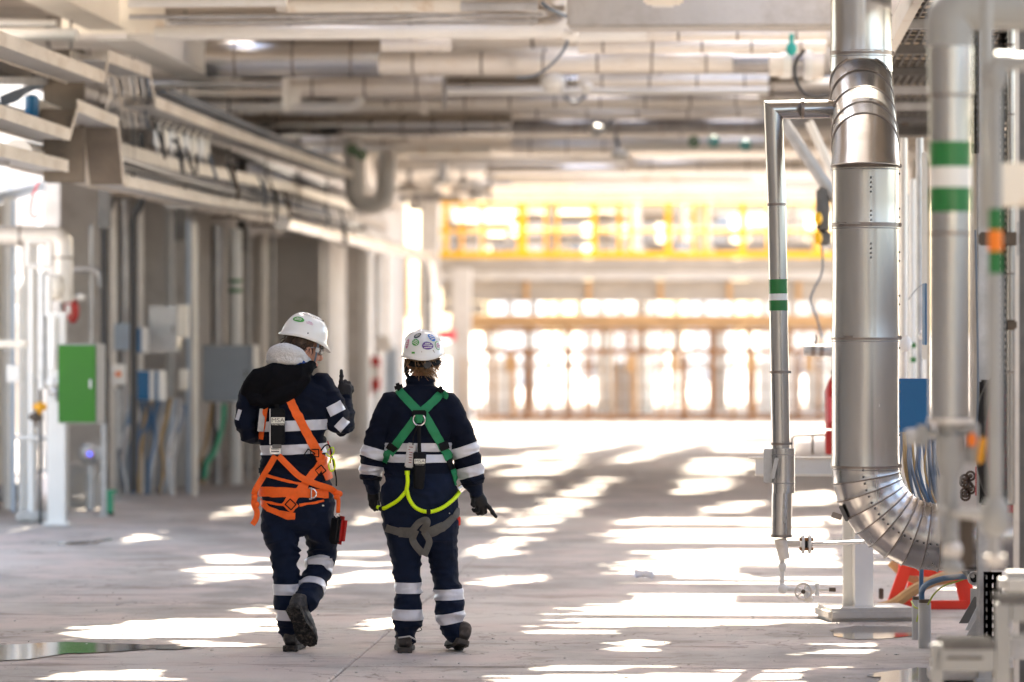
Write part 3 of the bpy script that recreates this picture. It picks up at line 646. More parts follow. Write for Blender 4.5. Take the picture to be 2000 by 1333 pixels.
# ================================================================== LEFT WALL AND EQUIPMENT
def wallbox(lab, u0, u1, v, z1, m='conc', name='wall', d=.25, z0=0):
    c, s = lengthbeam(v, u0, u1, z0, z1, d); return tag(MB().bbox(c, s, .01).build(name, m), lab, 'wall')
wallbox('plain concrete wall behind the grey cabinet', 43.5, 75.5, -6.75, 4.9, 'conc')
wallbox('grey concrete wall section behind the green cabinet', 41.6, 43.3, -7.1, 4.9, 'conc', d=.3)
c, s = cross(49.5, -6.6, -5.45, 0, 3.0, .2); tag(MB().bbox(c, s, .01).build('wall', 'conc'), 'low brown concrete return wall beside the grey cabinet', 'wall')
c, s = cross(49.38, -6.6, -5.45, 0, .75, .04); 
for i, (uu, vv, wd, z1, lab) in enumerate([(56.5, -6.35, .48, 4.9, 'wide concrete pillar left of centre, nearest of three'), (61.5, -6.2, .30, 4.9, 'slender concrete pillar, middle of three'), (70.5, -5.75, .34, 4.9, 'far pale concrete pillar beside the gate opening'), (74.5, -5.45, .36, 3.0, 'pale square pillar under the left end of the walkway')]):
    c, s = cross(uu, vv-wd/2, vv+wd/2, 0, z1, wd); boxthing('concrete_pillar', lab, 'pillar', c, s, 'conc' if i < 2 else 'concl', 'concrete pillars along the left side', .02)
c, s = cross(43.3, -7.3, -6.2, 0, 4.9, .35); boxthing('concrete_pillar', 'broad concrete pillar behind the blue boxes', 'pillar', c, s, 'conc', None, .02)
c, s = cross(41.2, -7.35, -6.85, 0, 4.9, .35); boxthing('concrete_pillar', 'broad grey concrete pillar behind the green cabinet', 'pillar', c, s, 'conc', None, .02)
def vpipe(lab, x, y0, y1, Y, wpx, m, name='vertical_pipe', cat='pipe', bands=None, group=None, top=None, n=14, bname='seam_band', bandm='band'):
    """upright pipe; y1 None = down to the floor"""
    a = P(x, y0, Y); b = P(x, y1, Y) if y1 is not None else Vector((a.x, a.y, 0))
    return pipe(name, lab, cat, [a, b], wpx/2/FP*Y, m, group, bands=bands, n=n, bname=bname, bandm=bandm)
def vpost(lab, x, y0, Y, wpx, m, y1=None, d=None, cat='post', name='steel_post'):
    wd = wpx/FP*Y; a = P(x, y0, Y); zb = 0 if y1 is None else P(x, y1, Y).z
    d = d or wd; rt = root(name, (a.x, a.y, zb), lab, cat); t = .012; hh = a.z-zb; zc = (a.z+zb)/2
    # H section: two flanges and a web
    MB().bbox((a.x, a.y-d/2, zc), (wd, t, hh), .003, rz=0).build('flange', m, rt); MB().bbox((a.x, a.y+d/2, zc), (wd, t, hh), .003, rz=0).build('flange', m, rt)
    MB().box((a.x, a.y, zc), (t, d-t-.004, hh), rz=0).build('web', m, rt)
    if y1 is None: MB().bbox((a.x, a.y, .012), (wd*1.5, d*1.5, .024), .004, rz=0).build('base_plate', m, rt)
    return rt
vpost('white steel post standing at the left below the clad elbow', 112, 610, 35.0, 34, 'white')
vpost('shorter grey steel post behind the white one', 60, 470, 37.5, 26, 'white')
# clad pipe coming in from the left edge with a mitred elbow
e = root('mitred_pipe', P(125, 460, 36), 'wide pale clad pipe at the left edge with a mitred elbow down', 'pipe')
MB().tube([P(-80, 461, 36), P(108, 461, 36), P(122, 475, 36), P(122, 590, 36)], .098, 20).build('pipe_run', 'clad_old', e)
for x in (40,): MB().tube([P(x-2, 461, 36), P(x+2, 461, 36)], .102, 20).build('seam_band', 'band', e)
MB().tube([P(122, 502, 36), P(122, 506, 36)], .102, 20).build('seam_band', 'band', e)
MB().ell(P(108, 562, 35.9), (.09, .09, .12)).build('valve_body', 'cream', e)
# square bracket frame and hanging lines
b = MB(); f0, f1, g0, g1 = 55, 97, 472, 520
pts = [P(f0, g0, 35), P(f1, g0, 35), P(f1, g1, 35), P(f0, g1, 35)]
for i in range(4): b.tube([pts[i], pts[(i+1) % 4]], .022, 8)
tag(b.build('square_bracket', 'white'), 'white square bracket frame under the clad pipe at left', 'bracket')
for a in [('thin white pipe below the left side of the square bracket', 62, 520, None, 35.4, 12, 'white'), ('galvanised pipe hanging below the square bracket', 84, 532, 760, 35.1, 22, 'galv'), ('bright white pipe length beside the green cabinet', 95, 538, 618, 35.0, 13, 'white'),
          ('second bright white pipe length left of the green cabinet', 104, 620, 720, 34.9, 14, 'white'), ('white pipe at the far left edge', 18, 385, None, 38, 26, 'white'), ('pale blue pipe at the left edge', 26, 390, 1000, 36.5, 8, 'bluegrey'),
          ('white pipe standing second from the left edge', 42, 560, None, 37, 14, 'white'), ('cream pipe at the left edge behind the others', 5, 400, None, 40, 30, 'cream'), ('black pipe standing close to the white steel post', 79, 730, None, 35.2, 7, 'blackc'),
          ('grey pipe standing left of the white steel post', 66, 740, None, 35.6, 16, 'galv'), ('white pipe below the green cabinet', 128, 825, None, 38, 12, 'white'), ('pale pipe left of the black conduit behind the green cabinet', 178, 440, 670, 38, 8, 'galv'),
          ('cream flat pipe right beside the first black conduit', 222, 395, None, 40.5, 12, 'clad_old'), ('grey pipe below the red switch', 231, 760, None, 40.0, 15, 'galv'), ('dull pipe behind the two black conduits', 243, 390, None, 41.5, 22, 'clad_dark'),
          ('cream pipe right of the second black conduit', 276, 400, None, 41.8, 9, 'clad_old'), ('blue grey pipe behind the small cabinets', 332, 415, None, 42.5, 18, 'greyp'), ('cream pipe left of the grey cabinet', 380, 435, None, 41.0, 13, 'cream'),
          ('slim grey pipe left of the grey cabinet', 368, 430, None, 41.6, 8, 'bluegrey'), ('pipe with bright lower end below the brown cabinet', 337, 790, None, 41.2, 10, 'white'), ('dark pipe behind the grey cabinet', 424, 440, None, 44, 24, 'clad_dark'),
          ('dull pipe just left of the white banded pipe', 438, 445, 670, 45, 9, 'clad_old'), ('dull pipe just right of the white banded pipe', 485, 445, None, 45.5, 9, 'galv'), ('pale pipe between cabinet and man', 512, 455, None, 47, 22, 'clad_old'),
          ('slim pipe on the concrete wall behind the man', 533, 450, 800, 48, 8, 'galv'), ('pipe with a small cap on the wall behind the man', 623, 475, None, 56, 15, 'clad_old'), ('cream pipe fixed to the nearest concrete pillar', 714, 490, None, 60, 20, 'white'),
          ('grey pipe between the pillars', 737, 495, None, 63, 13, 'galv'), ('slim pipe beyond the pillars', 756, 500, None, 66, 8, 'clad_old')]:
    vpipe(*a, group='upright pipes along the left wall')
# white banded pipe
w_ = vpipe('white pipe with green and white bands at left of centre', 460, 447, None, 44.3, 25, 'white', bands=[.7], bname='green_band', bandm='gtape')
Yb = 44.3
for y0, y1, mm in [(546, 553, 'gtape'), (564, 572, 'gtape')]:
    MB().tube([P(460, y0, Yb), P(460, y1, Yb)], 12.5/FP*Yb*1.04, 18).build('green_band', mm, w_)
for o in list(w_.children):
    if o.name.startswith('green_band') and len(o.data.vertices) < 30: D.objects.remove(o)
# black bent conduits
for lab, xs in [('black bent conduit falling to the floor, left of two', [(218, 372), (218, 402), (203, 425), (204, 950)]), ('black bent conduit falling to the floor, right of two', [(277, 260), (277, 400), (260, 424), (262, 960)])]:
    Y = 37.6 if xs[0][0] == 218 else 38.0
    pipe('bent_conduit', lab, 'conduit', [P(x, y, Y) for x, y in xs], .036, 'blackc', 'black bent conduits on the left', fil=.1)
# boxes
def cabinet(name, lab, x0, y0, x1, y1, Y, d, m, cat='cabinet', side=None, rot=None, door=True, handle=False, hm='brown'):
    a, b = P(x0, y0, Y), P(x1, y1, Y); c = (a+b)/2+Vector((0, d/2, 0)); W, Hh = b.x-a.x, a.z-b.z
    rt = root(name, (c.x, c.y, b.z), lab, cat); rz = -PSI if rot is None else rot
    mt = Matrix.Rotation(rz, 3, 'Z')
    MB().bbox(c, (W, d, Hh), .006, rz).build('housing', side or m, rt)
    if door: MB().bbox(c+mt @ Vector((0, -d/2-.008, 0)), (W*.97, .014, Hh*.97), .004, rz).build('door', m, rt)
    if handle: MB().bbox(c+mt @ Vector((W*.36, -d/2-.022, 0)), (.02, .014, .08), .004, rz).build('handle', hm, rt)
    return rt
g1 = cabinet('green_cabinet', 'tall bright green cabinet mounted between two posts at left', 117, 672, 196, 828, 34.4, .26, 'green', side='offw', rot=-.2, handle=True, hm='galv')
vpost('steel post to the right of the green cabinet', 203, 828, 36.5, 10, 'galv')
r1 = root('fire_call_point', P(140, 608, 37.6), 'red fire call bell on the grey pillar above the green cabinet', 'fire bell')
MB().ell(P(142, 608, 37.5), (.065, .06, .12)).build('bell', 'red', r1); MB().bbox(P(133, 604, 37.2), (.04, .02, .10), .008).build('white_label', 'wtape', r1)
MB().bbox(P(133, 608, 37.3), (.07, .06, .16), .01).build('junction_box', 'red', r1); MB().ell(P(137, 580, 37.4), (.04, .04, .04)).build('lamp_cap', 'white', r1)
MB().ell(P(157, 581, 37.4), (.05, .05, .035)).build('lamp_cap', 'white', r1)
pipe('wall_rail', 'pale horizontal rail on the grey pillar above the fire bell', 'rail', [P(132, 526, 37.8), P(192, 526, 37.8), P(198, 560, 37.8)], .035, 'galv')
s1 = root('isolator_switch', P(231, 732, 39.6), 'white isolator switch with a red knob beside the black conduit', 'switch')
MB().bbox(P(231, 732, 39.5), (.15, .1, .21), .015).build('housing', 'white', s1); MB().bbox(P(231, 731, 39.42), (.055, .05, .05), .01).build('knob', 'otape', s1)
cabinet('instrument_box', 'dull blue box above the red switch, uppermost blue one', 224, 632, 252, 684, 40.2, .14, 'bluep', 'box', side='bluegrey', door=False)
cabinet('instrument_box', 'small blue and white box beside the second conduit', 267, 640, 284, 690, 40.0, .14, 'bluep', 'box', side='white', rot=-.5)
bb = cabinet('instrument_box', 'blue box with two white stripes below the others', 267, 724, 319, 783, 39.8, .18, 'bluep', 'box', side='white', rot=-.2)
for x in (297, 313): MB().bbox(P(x, 753, 39.75), (.05, .02, .30), .004, -.2).build('white_strip', 'wtape', bb)
cabinet('control_cabinet', 'brown grey cabinet between blue boxes and grey cabinet', 292, 598, 348, 690, 41, .25, 'clad_dark', handle=True)
cabinet('control_cabinet', 'large slate grey cabinet left of the man', 397, 674, 500, 786, 42.2, .3, 'cab', side='greyp', rot=-.15, handle=True)
boxthing('bracket_box', 'cream upright box beside the brown grey cabinet', 'box', P(358, 628, 40.5), (.11, .1, .35), 'cream')
boxthing('bracket_box', 'pale upright box under the cream one', 'box', P(359, 742, 40.5), (.09, .1, .22), 'cream')
boxthing('small_box', 'grey small box under the left edge beam', 'box', P(28, 730, 36), (.13, .1, .16), 'white')
boxthing('edge_beam', 'pale horizontal beam end at the left edge', 'beam', P(10, 672, 36), (.42, .1, .07), 'cream')
for i, (x, y) in enumerate([(36, 610), (37, 480), (38, 505), (38, 555), (36, 625)]):
    tag(MB().ell(P(x, y, 48), (.07, .07, .09)).build('far_fitting', 'white'), '%s bright white fitting seen between the left edge pipes' % nth[i], 'fitting', 'white fittings outside between the left edge pipes')
# display instrument
d1 = root('display_gauge', P(176, 885, 38), 'round grey instrument with a lit blue display near the floor', 'gauge')
c = P(176, 887, 37.8); MB().tube([c+Vector((0, .12, 0)), c, c-Vector((0, .03, 0))], [.10, .115, .07], 20).build('gauge_body', 'galv', d1)
MB().tube([c-Vector((0, .032, 0)), c-Vector((0, .04, 0))], .036, 16).build('display_ring', 'pink', d1); MB().tube([c-Vector((0, .041, 0)), c-Vector((0, .046, 0))], .022, 12).build('display', 'led', d1)
MB().tube([c+Vector((0, .05, -.1)), Vector((c.x, c.y+.05, 0))], .05, 12).build('stand_pipe', 'galv', d1)
b = MB(); c = P(150, 940, 38.2); b.torus(c, .17, .02, 'Y', 26, 8); tag(b.build('coiled_hose', 'galv'), 'coiled grey hose below the blue display gauge', 'hose')
boxthing('pump_housing', 'grey pump housing on the floor behind the green standpipe', 'pump', P(160, 955, 38.6), (.36, .3, .5), 'greyp', bev=.08)
# green stand pipe
Yg = FP*CAMH/(1007-650); gx = P(214, 1007, Yg); gs = root('standpipe', (gx.x, gx.y, 0), 'short green standpipe with a flanged top on the floor', 'standpipe')
MB().tube([(gx.x, gx.y, 0), (gx.x, gx.y, .21)], .038, 16).build('body', 'gcable', gs); MB().tube([(gx.x, gx.y, .211), (gx.x, gx.y, .245)], .066, 18).build('flange', 'gcable', gs); MB().tube([(gx.x, gx.y, .001), (gx.x, gx.y, .03)], .045, 16).build('foot', 'black', gs)
boxthing('kerb_block', 'low dark block at the foot of the white steel post', 'block', P(72, 1012, FP*CAMH/(1020-650))+Vector((0, 0, .02)), (.35, .3, .09), 'conc', bev=.02)
# hanging hoses/cables below cabinets
cable('green hose hanging from the slate grey cabinet to the floor', [P(437, 790, 42), P(436, 820, 42), P(430, 850, 42), P(418, 885, 41.8), P(404, 905, 41.6), P(400, 935, 41.5)], .028, 'gcable', 'hoses hanging below the slate grey cabinet')
cable('dark hose hanging from the slate grey cabinet', [P(420, 788, 42), P(418, 820, 42), P(422, 850, 42), P(412, 885, 41.8), P(398, 905, 41.6), P(392, 940, 41.5)], .022, 'blackc', 'hoses hanging below the slate grey cabinet')
cable('olive hose behind the green one', [P(415, 788, 42.2), P(408, 830, 42.2), P(402, 870, 42.2), P(392, 900, 41.8), P(395, 945, 41.5)], .018, 'ocable', 'hoses hanging below the slate grey cabinet')
for i in range(14):
    x = 240+i*8+random.uniform(-3, 3); m_ = random.choice(['bhose', 'cable', 'cable', 'galv', 'ocable', 'bluegrey', 'clad_dark'])
    cable('%s from the left of the hoses tangled below the blue boxes' % nth[i], [P(x+14, 780, 40.2), P(x+random.uniform(0, 20), 820, 40.1), P(x+random.uniform(-12, 8), 865, 40.0), P(x+random.uniform(-14, 4), 910, 39.9), P(x-6+random.uniform(-8, 8), 965, 39.9)], random.uniform(.012, .028), m_, 'hoses tangled below the blue boxes')
cable('blue hose in front of the right blue box', [P(258, 770, 39.6), P(256, 800, 39.6), P(250, 830, 39.6)], .028, 'bhose')
cable('blue hose end beside the slate grey cabinet', [P(358, 790, 41), P(356, 815, 41), P(347, 845, 41)], .035, 'bhose')
cable('pinkish cord hanging at the top of the left edge', [P(76, 355, 34), P(64, 385, 34), P(60, 418, 34), P(72, 424, 34), P(80, 410, 34)], .01, 'pink')
# fittings on left pipes
for i, (x, y, Y, m_) in enumerate([(102, 748, 34.9, 'white'), (108, 765, 34.9, 'galv'), (78, 795, 35, 'amber'), (70, 815, 35, 'brown'), (90, 740, 35.2, 'white')]):
    b = MB(); c = P(x, y, Y); b.cyl(c-Vector((.06, 0, 0)), c+Vector((.06, 0, 0)), .03, 10); b.ell(c, (.045, .04, .05)); b.cyl(c, c-Vector((0, 0, .09)), .02, 8)
    tag(b.build('small_valve', m_), ['white upper', 'grey', 'amber', 'brown lowest', 'white inner'][i]+' small valve on the lines left of the green cabinet', 'valve', 'small valves left of the green cabinet')
pipe('cross_pipe', 'thin pale cross pipe below the small valves at left', 'pipe', [P(30, 855, 35.3), P(92, 857, 35.3)], .02, 'white')
pipe('cross_pipe', 'thick grey pipe lying low at the left edge', 'pipe', [P(-60, 965, 38.5), P(50, 962, 38.3)], .09, 'galv')
# red hose box beyond pillars, white box
hb = root('hose_reel_box', P(731, 735, 62), 'red fire hose cabinet beyond the pillars with a white panel', 'hose cabinet')
MB().bbox(P(731, 730, 62), (.2, .2, .55), .02).build('box', 'red', hb); MB().bbox(P(733, 728, 61.88), (.15, .03, .2), .01).build('panel', 'wtape', hb); MB().bbox(P(722, 765, 61.9), (.1, .06, .16), .02).build('nozzle_pocket', 'red', hb)
boxthing('wall_box', 'pale box fixed above the red hose cabinet', 'box', P(748, 672, 63), (.28, .2, .26), 'white', bev=.04)
boxthing('wall_box', 'grey panel beyond the pale wall box', 'box', P(764, 730, 64), (.2, .1, .9), 'bluegrey')
boxthing('warning_sign', 'pink and white sign board on the far pale pillar', 'sign', P(872, 655, 73.5), (.36, .03, .2), 'pink')
boxthing('warning_sign', 'white lower half of the sign on the far pillar', 'sign', P(870, 685, 73.5), (.32, .03, .3), 'wtape')
wallbox('unseen grey side wall added at the left to cut daylight', 35, 41, -8.3, 4.9, 'conc')  # out of view, added to block daylight from the left
wallbox('grey side wall continuing at far left', 47.5, 60, -8.6, 4.9, 'conc')
# outdoors left: bright wall and pipes beyond the rack
wallbox('pale outdoor wall seen through the left edge', 60, 100, -12.5, 7.5, 'concl')
for i, (uu, vv, m_) in enumerate([(50, -10.2, 'white'), (52, -10.1, 'bluegrey'), (49, -9.6, 'white'), (54, -9.8, 'cream'), (47, -9.4, 'white'), (58, -10.6, 'white')]):
    pipe('outdoor_pipe', '%s tall outdoor pipe beyond the left edge of the rack' % nth[i], 'pipe', [H(uu, vv, 0), H(uu, vv, 3.9)], .13, m_, 'outdoor pipes beyond the left edge')
pipe('outdoor_pipe', 'pale sloping outdoor pipe at upper left edge', 'pipe', [P(-40, 395, 40), P(80, 365, 43)], .06, 'bluegrey')
# ================================================================== FAR END: WALKWAY, RAILING, GATE FRAME
YF = 76.0
def F(x, y, dY=0): return P(x, y, YF+dY)
def fbox(name, lab, x0, y0, x1, y1, d, m, cat, dY=0, group=None, bev=.01, parent=None, kind=None):
    a, b = F(x0, y0, dY), F(x1, y1, dY); c = (a+b)/2+Vector((0, d/2, 0)); q = MB().bbox(c, (b.x-a.x, d, a.z-b.z), bev, 0)
    o = q.build(name, m, parent)
    return tag(o, lab, cat, group, kind) if parent is None else o
wk = root('walkway', F(1240, 545), 'white far walkway slab carrying the yellow railing', 'walkway')
fbox('deck_slab', None, 852, 506, 1660, 528, 1.6, 'farbeige', None, parent=wk); fbox('edge_beam', None, 852, 529, 1660, 546, .5, 'concl', None, dY=.05, parent=wk)
fbox('fascia_panel', None, 862, 548, 1660, 590, .18, 'farbeige', None, dY=.25, parent=wk)
for x in (1028, 1150, 1290, 1425, 1560): fbox('fascia_rib', None, x-5, 549, x+5, 589, .07, 'rustl', None, dY=.17, parent=wk)
fbox('lower_beam', None, 880, 615, 1660, 642, .3, 'rustl', None, dY=.2, parent=wk)
x = 948
k = 0
while x < 1640:
    wd = random.uniform(4, 16); fbox('slot_post', None, x, 591, x+wd, 614, .12, 'farbeige', None, dY=.25, parent=wk); x += wd+random.uniform(12, 34)
fbox('slot_post', None, 862, 591, 946, 614, .12, 'farbeige', None, dY=.25, parent=wk)
# yellow railing
rl = root('yellow_railing', F(1230, 500), 'yellow guard railing along the far walkway', 'railing')
for y0, y1 in ((394, 400), (447, 453)): MB().tube([F(828, (y0+y1)/2, .1), F(1660, (y0+y1)/2, .1)], (y1-y0)/2/FP*YF, 10).build('rail', 'yellow', rl)
fbox('toe_board', None, 828, 491, 1660, 505, .02, 'yellow', None, dY=.05, parent=rl)
for x in (870, 942, 1016, 1088, 1160, 1232, 1305, 1378, 1450, 1522, 1596): MB().bbox(F(x, 449, .15), (.12 if x in (870, 1016, 1160, 1305, 1450, 1596) else .065, .05, 1.1), .006, 0).build('post', 'yellow', rl)
rl2 = root('yellow_railing', F(1230, 500, 1.5), 'second yellow railing on the rear edge of the far walkway', 'railing')
for y0, y1 in ((450, 454),): MB().tube([F(850, (y0+y1)/2, 1.5), F(1660, (y0+y1)/2, 1.5)], 2.6/FP*YF, 10).build('rail', 'yellow', rl2)
for x in (902, 1026, 1066, 1210, 1356, 1500, 1640): MB().bbox(F(x, 450, 1.5), (.06, .05, 1.05), .006, 0).build('post', 'yellow', rl2)
tag(MB().bbox(F(838, 442, -1), (.13, .2, .25), .03, 0).build('yellow_lamp', 'yellow'), 'yellow box lamp left of the railing end', 'lamp')
yl = root('yellow_ladder', F(808, 620, -4), 'pale yellow access ladder beside the far pillar', 'ladder')
for x in (796, 820): MB().tube([P(x, 500, 71), P(x, 620, 71)], .03, 8).build('stile', 'yellow', yl)
for y in range(510, 620, 18): MB().tube([P(796, y, 71), P(820, y, 71)], .015, 6).build('rung', 'yellow', yl)
# open frame below the walkway
gt = root('rusty_frame', F(1240, 820), 'rusty steel frame closing the far end below the walkway', 'frame')
fbox('sill_beam', None, 930, 811, 1640, 822, .25, 'rust', None, parent=gt); fbox('middle_beam', None, 938, 681, 1640, 692, .2, 'rust', None, parent=gt)
fbox('head_beam', None, 895, 643, 1640, 650, .2, 'rust', None, parent=gt)
for x, wd in [(898, 14), (1002, 7), (1030, 12), (1072, 10), (1112, 11), (1152, 8), (1198, 6), (1240, 7), (1292, 6), (1337, 14), (1392, 13), (1432, 7), (1468, 10), (1560, 10), (1600, 8)]:
    fbox('upright', None, x-wd/2, 693, x+wd/2, 810, .12, 'rust' if wd > 7 else 'rustl', None, dY=.06, parent=gt)
for x, wd in [(1095, 8), (1155, 6), (1230, 12), (1300, 8), (1330, 10), (1390, 9), (1465, 8), (1545, 10)]:
    fbox('upright', None, x-wd/2, 651, x+wd/2, 680, .12, 'rust', None, dY=.05, parent=gt)
rf = random.Random(21)
for k in range(34):
    x = 945+k*20.5+rf.uniform(-6, 6); wd = rf.uniform(2.5, 5); fbox('lattice_bar', None, x-wd/2, 693, x+wd/2, 811, .04, rf.choice(['rustl', 'farbeige', 'concl']), None, dY=.9, bev=.002, parent=gt)
for y in (722, 756, 788): fbox('lattice_rail', None, 940, y-1.5, 1640, y+1.5, .04, 'farbeige', None, dY=.95, bev=.002, parent=gt)
for k in range(20):
    x = 945+k*35+rf.uniform(-8, 8); wd = rf.uniform(3, 6); fbox('lattice_bar', None, x-wd/2, 650, x+wd/2, 681, .04, rf.choice(['rustl', 'rust']), None, dY=.9, bev=.002, parent=gt)
for x in (994, 1231, 1318, 1465, 1580): fbox('gusset', None, x-9, 693, x+9, 727, .06, 'rustl', None, dY=-.08, parent=gt)
for i, x in enumerate([905, 930, 952, 968]): pipe('far_rail_post', '%s thin post at the left end of the rusty frame' % nth[i], 'post', [F(x, 700, -2), F(x, 828, -2)], .02, 'rustl', 'thin posts left of the rusty frame')
boxthing('ramp_block', 'low grey kerb block on the floor behind the woman', 'block', P(930, 861, 63)+Vector((0, 0, .0)), (1.0, .8, .1), 'conc')
# background plant beyond: bright white vessels, pipes, walls
rb = random.Random(5)
for i in range(11):
    x = 890+i*72+rb.uniform(-8, 8); Y = rb.uniform(84, 96); r = rb.uniform(.07, .22); m_ = rb.choice(['white', 'clad', 'white', 'concl', 'galv'])
    pipe('far_pipe', '%s from the left of the upright pipes beyond the rusty frame' % nth[i], 'pipe', [Vector((P(x, 650, Y).x, Y, 0)), Vector((P(x, 650, Y).x, Y, rb.uniform(2.0, 2.5)))], r, m_, 'upright pipes beyond the rusty frame')
for i, (y, Y, m_) in enumerate([(712, 86, 'white'), (798, 90, 'concl')]):
    pipe('far_pipe', '%s from the top of the level pipes beyond the rusty frame' % nth[i], 'pipe', [P(880, y, Y), P(1680, y, Y)], .06, m_, 'level pipes beyond the rusty frame')
for i in range(18):
    x = 850+i*44+rb.uniform(-12, 12); Y = rb.uniform(82, 94); r = rb.uniform(.04, .16); m_ = rb.choice(['clad', 'white', 'galv', 'clad_dark', 'clad_old'])
    z1_ = rb.uniform(3.7, 4.8); X = P(x, 650, Y).x
    b = MB(); b.tube([(X, Y, 3.25), (X, Y, z1_)], r, 12); b.tube([(X, Y, z1_-.12), (X, Y, z1_-.04)], r*1.5, 12); b.ell((X, Y, 3.5), (r*1.6, r*1.6, r*1.6), n=12, k=8)
    tag(b.build('far_equipment', m_), '%s from the left of the fittings behind the yellow railing' % nth[i], 'fitting', 'fittings behind the yellow railing')
for i, (y, x0, x1, Y, m_, r) in enumerate([(470, 880, 1200, 86, 'clad', .1), (428, 1000, 1400, 88, 'clad', .12), (484, 1200, 1660, 85, 'clad_dark', .12), (410, 1250, 1660, 90, 'white', .14), (458, 1380, 1660, 92, 'clad', .09), (440, 850, 1000, 84, 'clad_dark', .08)]):
    pipe('far_pipe', '%s level pipe behind the yellow railing' % nth[i], 'pipe', [P(x0, y, Y), P(x1, y, Y)], r, m_, 'level pipes behind the yellow railing')
for i, (x0, x1, y0, Y, m_) in enumerate([(960, 1060, 560, 130, 'white'), (1130, 1300, 600, 150, 'concl'), (1340, 1430, 540, 140, 'white'), (1480, 1640, 590, 160, 'concl')]):
    a, b_ = P(x0, y0, Y), P(x1, y0, Y); tag(MB().tube([((a.x+b_.x)/2, Y, -.04), ((a.x+b_.x)/2, Y, a.z), ((a.x+b_.x)/2, Y, a.z+.6)], [(b_.x-a.x)/2, (b_.x-a.x)/2, (b_.x-a.x)/4], 28).build('storage_tank', m_), '%s pale storage tank far beyond the frame' % nth[i], 'tank', 'pale tanks beyond the far frame')

# ================================================================== THE HALL BEHIND THE CAMERA
wallbox('concrete wall along the left behind the camera', -38, 26, -7.2, 4.9, 'conc', z0=0)
for i in range(8): c, s = cross(-30+i*7.5, 3.6, 4.1, 0, 4.9, .5); boxthing('concrete_pillar', '%s pillar of the right row beside and behind the camera' % nth[i], 'pillar', c, s, 'conc', 'pillars beside and behind the camera', .02)
c, s = cross(-39, -7.2, 5.4, 0, 3.4, .4); tag(MB().bbox(c, s, .01).build('wall', 'conc'), 'concrete end wall behind the camera', 'wall')
wallbox('low concrete wall along the right side', -38, 30, 5.6, 2.6, 'conc')
for i, (vv, zz, r) in enumerate([(4.4, 3.0, .2), (4.5, 2.3, .12), (4.3, 3.7, .15)]): pipe('side_pipe', '%s long pipe running along the right side behind the camera' % nth[i], 'pipe', [H(-38, vv, zz), H(20, vv, zz)], r, 'clad_old', 'long pipes along the right side')

# grey buildings and plant far behind the railing, with gaps of sky between
rg = random.Random(11); X = -2.2; i = 0
while X < 8.5 and i < 20:
    wd = rg.uniform(.35, 1.1); Y = rg.uniform(97, 104); zt = rg.uniform(4.2, 5.3); zb = 0 if i % 4 else 3.3
    boxthing('far_building', '%s from the left of the grey blocks glimpsed behind the yellow railing' % nth[i], 'building', (X+wd/2, Y, (zt+2.9)/2), (wd, 1.5, zt-2.9), ['fargrey', 'farbeige', 'fargrey', 'conc', 'cab'][i % 5], 'grey blocks glimpsed behind the railing', .02)
    X += wd+rg.uniform(.03, .22); i += 1
# unseen upright pipes, added to put streaks into the cladding reflections
ro = random.Random(9)
for i in range(16):
    side = 1 if i % 2 else -1; vv = side*ro.uniform(2.3, 3.4) if i < 8 else side*ro.uniform(.8, 3.4); uu = ro.uniform(2, 12) if i < 8 else ro.uniform(-20, -4)
    pipe('reflection_pipe', '%s unseen upright pipe added for reflections beside or behind the camera' % nth[i], 'pipe', [H(uu, vv, 0), H(uu, vv, 4.9)], ro.uniform(.06, .2), ro.choice(['white', 'blackc', 'clad_old', 'galvd', 'white', 'bluegrey']), 'upright pipes added for reflections beside and behind the camera')

for i, (x0, x1, y0, Y, m_) in enumerate([(950, 1010, 700, 87, 'white'), (1170, 1260, 715, 86.5, 'concl'), (1480, 1560, 705, 86, 'white'), (1575, 1640, 670, 89, 'concl')]):
    a, b_ = P(x0, y0, Y), P(x1, 800, Y); boxthing('far_housing', '%s from the left of the pale housings beyond the rusty frame' % nth[i], 'housing', ((a.x+b_.x)/2, Y, a.z/2), (b_.x-a.x, 1.0, a.z), m_, 'pale housings beyond the rusty frame', .04)
# ================================================================== RIGHT SIDE
YB = 20.5; ppm = FP/YB
def XZ(px, py, Y): return P(px, py, Y)
# --- the big clad pipe -------------------------------------------------
bp = root('clad_pipe', P(1690, 1116, YB), 'large shiny clad pipe coming down and turning right in a segmented elbow', 'pipe')
rB = .178
def wob(seed, amp=.0018):
    return lambda ang, s: amp*(noise.noise(Vector((math.cos(ang)*1.6, math.sin(ang)*1.6, s*2.2+seed)))+.4*noise.noise(Vector((math.cos(ang)*5, math.sin(ang)*5, s*1.2+seed))))
def clad(path, r, n=72, w=None, flare=.004, step=.06):
    """cladding shell section; slightly dented, lower lip a touch wider"""
    q = MB(); pts = []
    for a, b in zip(path, path[1:]):
        k = max(1, int((b-a).length/step))
        for i in range(k): pts.append(a.lerp(b, i/k))
    pts.append(path[-1]); q.tube(pts, r, n, cap=False, ref=(0, 1, 0)); m = len(pts)
    if w:
        for i in range(m):
            for j in range(n):
                idx = i*n+j; d = (q.v[idx]-pts[i]); ang = 2*math.pi*j/n
                q.v[idx] = pts[i]+d.normalized()*(d.length+w(ang, i*step)+(flare if i == m-1 else 0))
    return q
top = [P(1682, -60, 22.35), P(1682, 104, 22.35)]
clad(top, rB, w=wob(1)).build('cladding_section', 'clad', bp, angle=60)
clad([P(1682, 105, 22.35), P(1682, 141, 22.35)], rB*1.004, w=wob(2)).build('cladding_section', 'clad', bp, angle=60)
